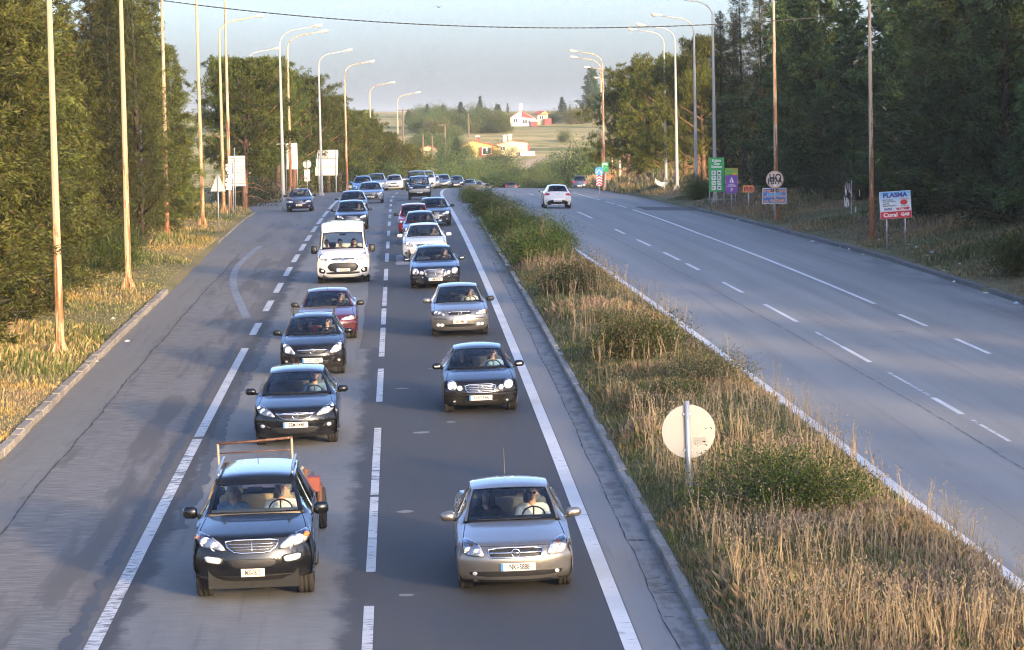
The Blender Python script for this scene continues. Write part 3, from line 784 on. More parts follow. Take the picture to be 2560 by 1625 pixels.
# ================================================================== shrubs, undergrowth, grass, far trees
SHR = [shrub_meshes(41, 1.45, 1.2, (.052, .078, .017), 230, .055, (.13, .14, .02), .12, per=76), shrub_meshes(42, 1.5, 1.6, (.048, .074, .017), 240, .06, (.11, .13, .02), .10, per=76),
       shrub_meshes(43, 1.4, 1.0, (.075, .095, .040), 180, .05, (.17, .15, .08), .2, per=56, dead=.2), shrub_meshes(44, 1.4, 1.2, (.042, .068, .014), 230, .055, (.14, .11, .04), .15, per=66, dead=.22)]
DSH = [shrub_meshes(45, 2.2, 1.9, (.030, .044, .020), 170, .09, (.06, .07, .03), .1, per=46), shrub_meshes(46, 2.0, 1.6, (.045, .050, .018), 160, .085, (.12, .09, .04), .2, per=46, dead=.2)]
for px, py, v, s, sz, lab in [(1492, 846, 3, 1.0, 1.0, 'dark green thorny shrub with a grey dead side midway along the median'),
                              (1850, 1212, 0, 1.0, .85, 'broad green shrub with yellowish tips beside the round sign back'),
                              (1655, 905, 2, .95, .8, 'low grey-green weedy shrub on the median above the round sign'),
                              (1512, 965, 2, .62, .7, 'small grey-green weedy shrub on the median near the kerb'),
                              (1345, 690, 3, .95, .9, 'brownish green shrub behind tall pink grass on the median'),
                              (1262, 622, 1, .98, 1.05, 'tall bright green rounded shrub on the median'),
                              (1222, 566, 1, .95, .95, 'dark green shrub on the median next to the grey car lane'),
                              (1290, 590, 0, .9, .95, 'green shrub leaning towards the far carriageway on the median'),
                              (1165, 512, 1, .92, .85, 'olive green shrub near the far end of the median'),
                              (1418, 760, 2, .6, .7, 'low pale weed clump on the median beside the silver beige hatchback'),
                              (1585, 935, 3, .55, .7, 'small dark weed clump on the median above the round sign'),
                              (1745, 1040, 2, .6, .7, 'grey-green weed clump on the median right of the round sign'),
                              (1990, 1420, 2, .5, .55, 'low green weed clump in the grass at the bottom right'),
                              (1700, 1330, 2, .45, .5, 'low grey-green weed clump near the kerb at the bottom'),
                              (1195, 540, 0, .85, .9, 'dense olive shrub filling the median beside the red hatchback'),
                              (1125, 478, 0, .9, .8, 'farthest shrub on the median below the bend')]:
    P = hit(px * 1.0632, py * 1.0632)
    plant('shrub', SHR[v], P, lab, 'shrub', 'shrubs on the median', px, s, s * sz, ('stems', 'foliage'))
for i, y in enumerate(np.arange(86, 212, 9.0)):
    x = float(XKL(y)) - 5.6 + 1.0 * sin(y * 3)
    plant('undergrowth_shrub', DSH[i % 2], (x, y, gz(x, y)), f'undergrowth bush at the foot of the left cypress wall, {ORD[i]} from the camera', 'shrub', 'undergrowth left of the road', y, .8 + .4 * ((i * 7) % 5) / 5, None, ('stems', 'foliage'))
for i, y in enumerate(np.arange(104, 226, 7.0)):
    x = float(XKR(y)) + 6.6 + .8 * sin(y * 2)
    plant('undergrowth_shrub', DSH[i % 2], (x, y, gz(x, y)), f'shaded undergrowth bush at the foot of the right tree wall, {ORD[i]} from the camera', 'shrub', 'undergrowth right of the road', y, .8 + .5 * ((i * 3) % 5) / 5, None, ('stems', 'foliage'))
for px, py, v, s, lab in [(268, 640, 1, .9, 'fresh green leafy bush beside the second rusty pole'), (2400, 650, 1, .9, 'bright green bush at the right edge of the verge'), (1640, 470, 1, .8, 'leafy green bush beside the grey lamp posts on the right')]:
    P = hit(px * 1.0632, py * 1.0632)
    plant('shrub', SHR[v], P, lab, 'shrub', None, px, s, s * 1.3, ('stems', 'foliage'))

def blades(name, pts, h, w, col, seed, lean=.35, label='', cat='grass'):
    rng = np.random.default_rng(seed); n = len(pts)
    az = rng.random(n) * 2 * pi; ln = rng.normal(size=n) * lean
    up = np.stack([np.cos(az) * ln, np.sin(az) * ln, np.ones(n)], 1); up = unit(up)
    az2 = rng.random(n) * 2 * pi
    side = np.stack([np.cos(az2), np.sin(az2), np.zeros(n)], 1)
    H = h[:, None]; W = w[:, None]
    b0 = pts - side * W / 2; b1 = pts + side * W / 2
    bend = np.stack([np.cos(az), np.sin(az), -.25 * np.ones(n)], 1) * (rng.random(n)[:, None] * .30) * H
    mid = pts + up * H * .6 + side * W * .35; tip = pts + up * H + bend
    V = np.stack([b0, b1, mid, tip], 1).reshape(-1, 3)
    F = np.arange(4 * n).reshape(n, 4)
    C = np.repeat(col, 4, 0)
    o = mobj(name, new_mesh(name, V, F, M_GRASS, cols=C))
    return tag(o, label, cat, kind='stuff')
STRAW, PINK, GREEN, GREY, GOLD = np.array((.46, .385, .225)), np.array((.37, .285, .19)), np.array((.10, .145, .042)), np.array((.23, .235, .135)), np.array((.44, .32, .145))
def mixcol(x, y, rng, wg, straw=(STRAW, PINK, GOLD), green=(GREEN, GREY)):
    n = len(x)
    g = rng.random(n) < wg
    k = rng.integers(0, 3, n); kk = (rng.random(n) < .45).astype(int)
    pn = noise2(x, y, 2.2, 9); k = np.where(pn > .62, 1, np.where(pn < .35, 2, k))
    c = np.where(g[:, None], np.array(green)[kk], np.array(straw)[k])
    return np.clip(c * (1 + rng.normal(size=(n, 1)) * .22), .01, .8)
def scatter_y(rng, n, y0, y1, p=2.0):
    # denser near the camera
    u = rng.random(n); a, b = y0 ** (1 - p), y1 ** (1 - p)
    return (a + u * (b - a)) ** (1 / (1 - p))
def median_grass():
    rng = np.random.default_rng(5); n = 215000
    y = scatter_y(rng, n, 43, 262, 2.1); t = rng.random(n)
    xa, xb = XKM(y) + .17, XM(y) - .22
    x = xa + (xb - xa) * t
    tall = noise2(x, y, 2.6, 3) * .7 + noise2(x, y, 7, 4) * .5
    edge = np.minimum(t, 1 - t) * (xb - xa)
    h = (.06 + .55 * np.clip(tall - .25, 0, 1) ** 1.7) * (.55 + .9 * rng.random(n)) * np.clip(.35 + edge / .9, 0, 1)
    low = rng.random(n) < .38; h = np.where(low, .05 + .16 * rng.random(n), h)
    wg = np.clip(.97 - .95 * tall + .30 * (t < .3) + .3 * low, .12, .95)
    col = mixcol(x, y, rng, wg)
    w = .005 + .00007 * y
    z = terrain(x, y)
    blades('grass_median', np.stack([x, y, z], 1), h, w * (.7 + .6 * rng.random(n)), col, 6, .4, 'tall dry straw-coloured and pinkish grass covering the median', 'grass')
    # tall seed-bearing stalks
    n = 4200; y = scatter_y(rng, n, 43, 200, 2.0); t = rng.random(n); xa, xb = XKM(y) + .5, XM(y) - .3; x = xa + (xb - xa) * t
    k = noise2(x, y, 1.8, 13) > .52; x, y = x[k], y[k]; n = len(x)
    z = terrain(x, y); h = rng.uniform(.55, 1.05, n)
    ln = rng.normal(size=(n, 2)) * .10
    tip = np.stack([x + ln[:, 0] * h, y + ln[:, 1] * h, z + h], 1); base = np.stack([x, y, z], 1)
    V, F, C = leaves(base, tip - base, h, .012 + .00005 * y, np.clip(np.array((.46, .36, .20)) * (1 + rng.normal(size=(n, 1)) * .15), 0, .8), rng)
    m = 7
    P = np.repeat(tip, m, 0) + rng.normal(size=(n * m, 3)) * np.array([.035, .035, .075]) - np.array([0, 0, .08])
    D = rng.normal(size=(n * m, 3)) * .5 + np.array([0, 0, -.6])
    V2, F2, C2 = leaves(P, D, .045, .016, np.clip(np.array((.50, .41, .26)) * (1 + rng.normal(size=(n * m, 1)) * .12), 0, .8), rng)
    o = mobj('grass_stalks', new_mesh('grass_stalks', np.concatenate([V, V2]), np.concatenate([F, F2 + len(V)]), M_GRASS, cols=np.concatenate([C, C2])))
    tag(o, 'tall oat-like seed stalks standing above the median grass', 'grass', kind='stuff')
median_grass()
def verge_grass(name, xf, side, y0, y1, wd, n, seed, label, greenbias, hs):
    rng = np.random.default_rng(seed)
    y = scatter_y(rng, n, y0, y1, 1.6); d = rng.random(n) * wd + .22
    x = xf(y) + side * d
    k = SIDE(y) < .5 if side < 0 else np.ones(n, bool)
    x, y, d = x[k], y[k], d[k]; n = len(x)
    tall = noise2(x, y, 3.5, seed) * .6 + noise2(x, y, 9, seed + 1) * .4 + np.clip(d / wd, 0, 1) * .35
    h = (.05 + hs * np.clip(tall - .35, 0, 1) ** 1.6) * (.5 + rng.random(n)) * np.clip(.4 + d / 1.2, 0, 1)
    wg = np.clip(greenbias + 1.5 * (noise2(x, y, 6, seed + 5) - .5) + .35 * np.clip((y - 105) / 40, 0, 1) * (side < 0), .04, .95)
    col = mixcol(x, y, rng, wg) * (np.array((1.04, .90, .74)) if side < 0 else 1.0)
    blades(name, np.stack([x, y, terrain(x, y)], 1), h, (.010 + .00010 * y) * (.7 + .6 * rng.random(n)), col, seed + 7, .35, label)
verge_grass('grass_verge_left', XKL, -1, 58, 216, 7.5, 115000, 71, 'sunlit straw and green grass on the left verge below the cypress wall', .28, 1.05)
verge_grass('grass_verge_right', XKR, 1, 96, 300, 7.0, 105000, 81, 'shaded green and straw weeds on the right verge', .50, .75)
def island_grass():
    rng = np.random.default_rng(91); n = 26000
    px = rng.uniform(555, 800, n) * 1.0632; Y = rng.uniform(262, 330, n)
    x = (px - CXP) / FPX * Y; k = x < XKL(Y) - .5; x, Y = x[k], Y[k]; n = len(x)
    px = x / Y * FPX + CXP
    tall = np.clip(1 - np.abs(px - 655) / 70, 0, 1) * noise2(x, Y, 3, 3)
    h = (.15 + 1.9 * tall) * (.5 + .7 * rng.random(n))
    col = mixcol(x, Y, rng, np.clip(.75 - 2.2 * tall, .03, .8))
    blades('grass_island', np.stack([x, Y, terrain(x, Y)], 1), h, .035 * (.6 + .8 * rng.random(n)), col, 92, .25, 'tall pale dry grass on the island by the left side road')
    n = 16000; Y = rng.uniform(262, 345, n); x = XKR(Y) + rng.uniform(-.3, 9, n)
    col = mixcol(x, Y, rng, np.full(n, .45)); h = (.2 + .9 * noise2(x, Y, 4, 8) ** 2) * (.5 + .7 * rng.random(n))
    blades('grass_bend', np.stack([x, Y, terrain(x, Y)], 1), h, .035 * (.6 + .8 * rng.random(n)), col, 93, .25, 'dry grass on the right bend around the chevron sign')
    n = 9000; Y = rng.uniform(400, 440, n); x = rng.uniform(7.5, 14.5, n) + (Y - 400) * .05
    col = np.clip(np.array((.42, .28, .14)) * (1 + rng.normal(size=(n, 1)) * .15), 0, .8); h = (.5 + 1.6 * noise2(x, Y, 4, 8)) * (.6 + .6 * rng.random(n))
    blades('grass_slope', np.stack([x, Y, terrain(x, Y)], 1), h, .05 * (.6 + .8 * rng.random(n)), col, 94, .2, 'golden dry grass on the slope beyond the crest')
island_grass()

# scrub in the valley and trees on the hill
_i = 0
_scrub = []
rng_s = random.Random(77)
for row, (Y, ya, yb, n, smin, smax) in enumerate([(455, 955, 1300, 17, .75, 1.05), (500, 975, 1340, 19, .95, 1.25), (545, 950, 1370, 20, 1.05, 1.4), (600, 960, 1215, 15, 1.15, 1.6), (625, 1255, 1440, 11, .75, 1.05)]):
    for i in range(n):
        px = ya + (yb - ya) * (i + rng_s.uniform(.1, .9)) / n
        y = Y + rng_s.uniform(-16, 16); x = (px * 1.0632 - CXP) / FPX * y
        s = rng_s.uniform(smin, smax)
        plant('scrub_tree', OLV[rng_s.randrange(3)], (x, y, gz(x, y) - .1), f'rounded olive-like scrub tree, {ORD[i]} from the left in {["the nearest", "the second", "the third", "the fourth", "the farthest"][row]} valley row', 'tree', 'scrub trees in the valley', rng_s.random() * 6, s, s * rng_s.uniform(.85, 1.15))
for i, (px, Y, s, v) in enumerate([(905, 560, 1.5, 0), (935, 640, 1.5, 2), (1005, 640, 1.4, 2), (1040, 610, 1.7, 2), (1072, 640, 1.6, 0), (1185, 655, 1.5, 2), (1385, 470, 1.9, 2), (1405, 455, 2.0, 0), (1420, 475, 2.2, 2), (1380, 560, 1.3, 0), (1440, 430, 1.6, 0), (1350, 900, 1.5, 1), (1330, 760, .8, 0), (1300, 985, .8, 1), (1395, 930, 1.3, 1), (1232, 985, .7, 1)]):
    x = (px * 1.0632 - CXP) / FPX * Y
    plant('hillside_tree', OLV[v], (x, Y, gz(x, Y) - .1), f'larger dark bushy tree on the hillside, {ORD[i]} of the hillside trees', 'tree', 'trees on the hillside', i, s, s * 1.05)
for i in range(30):
    px = 965 + (1200 - 965) * (i + rng_s.uniform(.1, .9)) / 23 if i < 23 else 1300 + (1430 - 1300) * (i - 23 + rng_s.random()) / 7
    Y = rng_s.uniform(905, 1060); x = (px * 1.0632 - CXP) / FPX * Y; s = rng_s.uniform(.9, 1.35)
    plant('skyline_tree', OLV[i % 3] if i % 4 else DRK[i % 3], (x, Y, gz(x, Y) - .2), f'tree on the far skyline, {ORD[i]} from the left', 'tree', 'trees on the far skyline', i, s * (1.1 if i % 4 else .5), s * (1.15 if i % 4 else .34))
for i, (px, Y, s) in enumerate([(935, 760, .45), (1148, 1060, .5), (1172, 1060, .62), (1128, 1080, .45), (1200, 1080, .6), (1336, 1060, .45), (1346, 1070, .5), (1362, 1080, .4), (1010, 1090, .4)]):
    x = (px * 1.0632 - CXP) / FPX * Y
    plant('slim_cypress', CYN[i % 2], (x, Y, gz(x, Y) - .1), f'tiny cypress spire on the far skyline, {ORD[i]} of them', 'tree', 'cypress spires on the skyline', i, s * .8, s * .42)
for i, (px, Y, s) in enumerate([(1395, 1020, 1.35), (1405, 1010, 1.2), (1078, 640, .62), (1052, 660, .5)]):
    x = (px * 1.0632 - CXP) / FPX * Y
    plant('far_conifer', DRK[i % 3], (x, Y, gz(x, Y) - .1), ['tall far conifer on the hilltop beside the right lamp posts', 'second tall far conifer on the hilltop beside the right lamp posts', 'feathery conifer in front of the yellow house', 'small feathery conifer left of the yellow house'][i], 'tree', None, i, s * .9, s * .8)

for i in range(26):     # dark scrub belt below the hilltop houses
    px = 985 + (1190 - 985) * (i + rng_s.random()) / 26; Y = rng_s.uniform(790, 860); x = (px * 1.0632 - CXP) / FPX * Y; s = rng_s.uniform(1.1, 1.7)
    plant('belt_tree', OLV[i % 3], (x, Y, gz(x, Y) - .2), f'bush in the dark belt below the hilltop houses, {ORD[i]} from the left', 'tree', 'scrub belt on the hillside', i, s, s * .95)
for i, (px, Y, s) in enumerate([(570, 236, 1.1), (600, 250, 1.3), (628, 296, 1.2), (660, 300, 1.2), (700, 312, 1.3), (735, 330, 1.2), (770, 338, 1.2), (805, 350, 1.3), (845, 362, 1.3), (880, 376, 1.3), (912, 395, 1.4), (945, 410, 1.4), (972, 425, 1.3), (1000, 432, 1.2)]):
    x = (px * 1.0632 - CXP) / FPX * Y
    plant('undergrowth_shrub', (DSH + OLV)[i % 5], (x, Y, gz(x, Y) - .1), f'bush under the left pines, {ORD[i]} from the left', 'shrub', 'undergrowth below the left pines', i, s, s * 1.15, ('stems', 'foliage'))

for i in range(14):
    px = 985 + (1095 - 985) * (i + rng_s.random()) / 14; Y = rng_s.uniform(670, 800); x = (px * 1.0632 - CXP) / FPX * Y; s = rng_s.uniform(1.0, 1.5)
    plant('hillside_tree', OLV[(i + 1) % 3], (x, Y, gz(x, Y) - .2), f'bushy tree on the slope left of the yellow house, {ORD[i]} from the left', 'tree', 'trees left of the yellow house', i, s)
# ================================================================== street lamps, signs, houses, wires
def rust_mat(name, basec, rustc, amount, seed=0.0):
    m = mat(name, rough=.65, spec=.4); t = NT(m)
    vec = t.coord('Object'); oi = t.n('ShaderNodeObjectInfo')
    add = t.n('ShaderNodeVectorMath', operation='ADD'); t.l(vec, add.inputs[0]); t.l(oi.outputs['Location'], add.inputs[1])
    mp = t.n('ShaderNodeMapping'); mp.inputs['Scale'].default_value = (5, 5, .45); t.l(add.outputs[0], mp.inputs['Vector'])
    n = t.noise(mp.outputs['Vector'], 1.6, 6, .7); n2 = t.noise(add.outputs[0], 9, 4, .7)
    sep = t.n('ShaderNodeSeparateXYZ'); t.l(vec, sep.inputs[0])
    hgt = t.smooth(sep.outputs[2], 0, 8.5)
    f = t.smooth(t.math('ADD', t.math('ADD', n, t.math('MULTIPLY', n2, .25)), t.math('MULTIPLY', t.math('SUBTRACT', 1.0, hgt), .16)), 1.0 - amount, 1.12 - amount)
    rc = t.ramp(n2, [(.3, (rustc[0] * .5, rustc[1] * .45, rustc[2] * .45)), (.7, rustc)])
    t.l(t.mix(f, (*basec,), rc), t.b.inputs['Base Color'])
    return m
M_POLE = rust_mat('pole_rusty', (.40, .32, .19), (.29, .135, .05), .29)
M_POLER = rust_mat('pole_very_rusty', (.42, .33, .23), (.26, .11, .045), .36)
M_POLEG = rust_mat('pole_grey', (.33, .33, .315), (.30, .17, .09), .12)
M_GALV = mat('galvanised', (.42, .44, .46), .45, .6)
M_LAMPH = mat('lamp_head', (.52, .47, .38), .5)
M_LAMPG = mat('lamp_glass', (.45, .44, .40), .25, 0, .5)
def pole_mesh(H, r0, r1):
    mb = MB(); n = 8
    mb.tube([(0, 0, -.2), (0, 0, .3), (0, 0, H * .5), (0, 0, H)], [r0, r0, (r0 + r1) / 2, r1], n, True)
    return mb
_pm = {}
def street_lamp(x, y, side, label, m, H=10.8, arm=True, lean=0.0, group='street lamps along the road', rz=0.0):
    root = empty('street_lamp', (x, y, gz(x, y)), rz); tag(root, label, 'street lamp', group)
    root.rotation_euler = (0, lean, rz)
    mb = pole_mesh(H, .125, .062); mb.build('pole', m, root)
    for k in range(4):
        a = k * pi / 2 + .4
        mb = MB(); mb.box((cos(a) * .19, sin(a) * .19, .03), (.02, .02, .02))
        V = [(cos(a) * .10 - sin(a) * .012, sin(a) * .10 + cos(a) * .012, .5), (cos(a) * .10 + sin(a) * .012, sin(a) * .10 - cos(a) * .012, .5), (cos(a) * .30 + sin(a) * .012, sin(a) * .30 - cos(a) * .012, .0), (cos(a) * .30 - sin(a) * .012, sin(a) * .30 + cos(a) * .012, .0), (cos(a) * .08, sin(a) * .08, 0)]
        MB().add(V, [(0, 1, 2, 3), (1, 4, 2), (0, 3, 4), (0, 4, 1), (2, 4, 3)]).build('base_fin', m, root)
    MB().box((0, 0, .015), (.5, .5, .05)).build('base_plate', m, root)
    if arm:
        pts = [(0, 0, H - .3)] + [(side * (2.05 * (1 - cos(a)) * .62 + .0), 0, H + .95 * sin(a)) for a in np.linspace(0, pi / 2, 7)] + [(side * 2.15, 0, H + 1.10)]
        ar = MB(); ar.tube(pts, [.06] + [.045] * 7 + [.035], 8); ar.build('arm', m, root, True)
        hd = empty('lamp_head', (side * 2.42, 0, H + 1.16), 0, root); hd.rotation_euler = (0, -side * .16, 0)
        V = []; prof_ = [(-.38, .03, .03), (-.30, .07, .06), (-.1, .13, .10), (.14, .15, .11), (.32, .12, .08), (.40, .04, .03)]
        for (u, w, h) in prof_:
            for a in np.linspace(0, 2 * pi, 10, endpoint=False): V.append((side * u, w * cos(a), h * sin(a) * (1 if sin(a) > 0 else .45)))
        F = [(i * 10 + k, i * 10 + (k + 1) % 10, (i + 1) * 10 + (k + 1) % 10, (i + 1) * 10 + k) for i in range(len(prof_) - 1) for k in range(10)]
        mobj('housing', new_mesh('housing', V, F, M_LAMPH, smooth=True), hd)
        V = []
        for (u, w) in ((-.08, .08), (.05, .12), (.22, .12), (.33, .06)):
            for a in np.linspace(pi, 2 * pi, 7): V.append((side * u, w * cos(a), -.03 + w * 1.0 * sin(a)))
        mobj('lamp_bowl', new_mesh('lamp_bowl', V, [(i * 7 + k, i * 7 + k + 1, (i + 1) * 7 + k + 1, (i + 1) * 7 + k) for i in range(3) for k in range(6)], M_LAMPG, smooth=True), hd)
    return root
def px2x(px, Y): return (px * 1.0632 - CXP) / FPX * Y
for i, (bx, by, m, lab) in enumerate([(142, 838, M_POLE, 'nearest cream pole with rust streaks and a finned base on the left verge'), (302, 680, M_POLE, 'second rusty pole on the left verge beside the green bush'), (393, 560, M_POLER, 'third pole on the left verge, rust-red low down'),
                                    (477, 530, M_POLE, 'fourth pole on the left verge with a dark clamp band'), (541, 498, M_POLER, 'rust-red pole beside the triangular sign back')]):
    P = hit(bx * 1.0632, by * 1.0632); street_lamp(P[0], P[1], 1, lab, m, 13.2, lean=-.012 + .004 * (i % 3))
for px, Y, m, lab in [(530, 208, M_POLE, 'pale lamp post close behind the rust-red pole, its lamp at the top edge'), (592, 276, M_POLEG, 'lamp post standing deep in the left pines'), (671, 219, M_POLEG, 'pale lamp post carrying a banner bracket beside the side road'), (689, 231, M_POLER, 'rusty lamp post in front of the white banner'),
                      (761, 278, M_POLEG, 'slim pale lamp post before the large sign back'), (821, 309, M_POLER, 'orange rusty lamp post at the left of the crest'), (879, 370, M_POLER, 'lamp post half hidden by pines left of the crest'), (943, 402, M_POLER, 'farthest lamp post on the left of the road')]:
    x = px2x(px, Y); street_lamp(x, Y, 1, lab, m, lean=-.010)
for i, (bx, by, m, lab) in enumerate([(2051, 562, M_POLER, 'rust-streaked pole left of the red and white fuel board'), (1826, 516, M_POLER, 'rusty pole behind the round graffiti sign'), (1682, 478, M_POLEG, 'grey pole behind the green fuel station sign')]):
    P = hit(bx * 1.0632, by * 1.0632); street_lamp(P[0], P[1], -1, lab, m, 11.4, lean=-.006)
for px, Y, m, lab in [(1596, 246, M_POLEG, 'grey concrete lamp post with red bands beyond the right tree wall'), (1570, 264, M_POLEG, 'grey lamp post beside the guard rail end'), (1641, 222, M_POLEG, 'lamp post swallowed by the right tree wall'), (1425, 287, M_POLER, 'tallest rusty lamp post at the right of the crest'), (1421, 312, M_POLER, 'rust-red lamp post just behind the tallest one at the right of the crest'),
                      (1444, 352, M_POLER, 'orange lamp post behind the far green sign'), (1462, 386, M_POLEG, 'farthest lamp post on the right, half in the pines')]:
    street_lamp(px2x(px, Y), Y, -1, lab, m, lean=-.006)

# posts and sign backs on the left
M_SIGNB = mat('sign_back', (.50, .50, .46), .55, .25); M_SIGNW = mat('sign_white', (.68, .67, .66), .5); M_SIGNGREY = mat('sign_grey', (.36, .37, .38), .55, .2)
def post(parent, x, y, z0, z1, r=.03, m=None, name='post'):
    return MB().tube([(x, y, z0), (x, y, z1)], r, 8).build(name, m or M_GALV, parent, True)
def sign_root(name, px, Y, label, cat='sign', py=None, group=None):
    x = px2x(px, Y)
    r = empty(name, (x, Y, gz(x, Y))); tag(r, label, cat, group); return r
def up(py, Y, px=1204):            # height in the scene of a display-row at distance Y
    return float(at(px * 1.0632, py * 1.0632, Y)[2])
Y = 176.0; r = sign_root('triangular_sign', 517, Y, 'back of a triangular grey sign on a thin post, left verge'); z0 = r.location.z
post(r, 0, 0, -.2, up(410, Y, 517) - z0, .032)
zt, zb = up(412, Y, 517) - z0, up(450, Y, 517) - z0
MB().prism([(-.40, zb), (.40, zb), (.06, zt), (-.06, zt)], .04, .055).build('sign_plate', M_SIGNGREY, r)
Y = 204.0; r = sign_root('slatted_sign', 562, Y, 'tall sign back of pale horizontal slats on two posts, left of the side road'); z0 = r.location.z
z1, z2 = up(366, Y, 562) - z0, up(438, Y, 562) - z0; nsl = 11
for k in range(nsl):
    za, zb = z2 + (z1 - z2) * k / nsl, z2 + (z1 - z2) * (k + 1) / nsl
    MB().box((0, .05, (za + zb) / 2), (1.0, .03 + .008 * (k % 2), zb - za - .022)).build('slat', M_SIGNB, r)
for dx, top in ((-.24, up(382, Y, 562)), (-.12, up(347, Y, 562))): post(r, dx, 0, -.2, top - z0, .033)
r = sign_root('torn_signboard', 543, 200, 'flaking white panel scrap among cypress twigs behind the rust-red pole', 'panel'); z0 = r.location.z
rnd = random.Random(4)
for k in range(7):
    zz = up(388 + k * 9, 200, 543) - z0; MB().box((rnd.uniform(-.12, .12), rnd.uniform(-.02, .02), zz), (rnd.uniform(.15, .34), .01, rnd.uniform(.12, .24)), Matrix.Rotation(rnd.uniform(-.4, .4), 3, 'Y')).build('panel_scrap', M_SIGNW, r)
post(r, 0, .05, -.2, up(385, 200, 543) - z0, .03)
Y = 231.5; r = sign_root('banner', 690, Y, 'white hanging banner on a bracket between two lamp posts', 'banner'); z0 = r.location.z
V = []; nb = 14
z1, z2 = up(338, Y, 690) - z0, up(398, Y, 690) - z0
for i in range(nb):
    t = i / (nb - 1); bul = .10 * sin(pi * t)
    for j in range(8):
        s_ = j / 7; V.append((-.40 + .05 * sin(pi * t) + .04 * t + (.80 - .06 * sin(pi * t)) * s_, .25 - bul * sin(pi * s_) - .05, z1 + (z2 - z1) * t))
mobj('banner_cloth', new_mesh('banner_cloth', V, grid_faces(nb, 8), M_SIGNW, smooth=True), r)
MB().tube([(-1.05, .2, z1 - .02), (.4, .2, z1 + .03)], .025, 6).build('bracket', M_SIGNW, r)
post(r, -.36, .24, -.2, z1 + .03, .02); post(r, .40, .24, -.2, z1 + .03, .02)
Y = 288.0; r = sign_root('round_sign', 727, Y, 'small round sign back above a narrow panel, left of the crest'); z0 = r.location.z
post(r, 0, 0, -.2, up(372, Y, 727) - z0, .035); zc = up(386, Y, 727) - z0
MB().disc((0, zc), .36, .04, .055, 24).build('round_plate', M_SIGNGREY, r)
MB().box((0, .05, zc - .95), (.46, .02, .98)).build('lower_panel', M_SIGNW, r)
Y = 300.0; r = sign_root('direction_sign', 774, Y, 'large pale direction sign back in three panels on two posts, left of the crest'); z0 = r.location.z
z1, z2 = up(352, Y, 774) - z0, up(413, Y, 774) - z0
for k in range(3):
    h = (z1 - z2) / 3; MB().box((-.06 * (2 - k) + .06, .06 + .004 * k, z2 + h * (k + .5)), (1.86 + .05 * (2 - k), .03, h - .05)).build('panel', M_SIGNB, r)
post(r, .78, 0, -.2, z1 - .05, .05, M_SIGNGREY); post(r, -.72, 0, -.2, z1 - .2, .05)
Y = 318.0; r = sign_root('small_sign', 826, Y, 'tiny grey sign board on two legs below the large sign back'); z0 = r.location.z
MB().box((0, 0, .62), (.48, .02, .26)).build('sign_plate', M_SIGNGREY, r); post(r, -.15, .03, -.2, .7, .015); post(r, .15, .03, -.2, .7, .015)
P = hit(338 * 1.0632, 420 * 1.0632); r = empty('bare_post', (px2x(338, 160), 160, gz(px2x(338, 160), 160))); tag(r, 'thin grey bare post standing among the left cypresses', 'post')
post(r, 0, 0, -.2, up(293, 160, 338) - r.location.z, .055, M_GALV)

# round sign back on the median
P = hit(1622 * 1.0632, 1172 * 1.0632); Y = float(P[1]); r = empty('round_sign', P); tag(r, 'round cream sign back on a grey post standing in the median grass', 'sign')
r.rotation_euler = (0, -.02, .03)
zt = up(943, Y, 1610) - P[2]; zc = up(1015, Y, 1612) - P[2]
M_CREAM = mat('sign_cream', (.31, .30, .265), .5, .1)
post(r, 0, 0, -.3, zt, .043); MB().disc((.02, zc), .475, .05, .075, 40).build('sign_plate', M_CREAM, r)
for dz in (.31, -.33): MB().box((0, .035, zc + dz), (.16, .04, .05), bev=.008).build('bracket', M_GALV, r)
for dx, dz in ((-.42, -.02), (.40, .03)): MB().disc((dx + .02, zc + dz), .008, .043, .052, 8).build('rivet', M_GALV, r)
for k, (s_, sz) in enumerate((('TO ΠΑΡΟΝ ΕΙΝΑΙ', .026), ('ΠΙΝΑΚΙΔΑ ΣΗΜΑΤΟΣ', .026), ('ΚΑΤΑΣΚΕΥΗ ΕΤΟΥΣ', .026), ('B.Y.Z.O. m', .042))):
    lettering(s_, sz, mat('stamp_ink', (.20, .19, .17), .7), r, .22, .047, zc - .13 - k * .034, 'CENTER', .001)

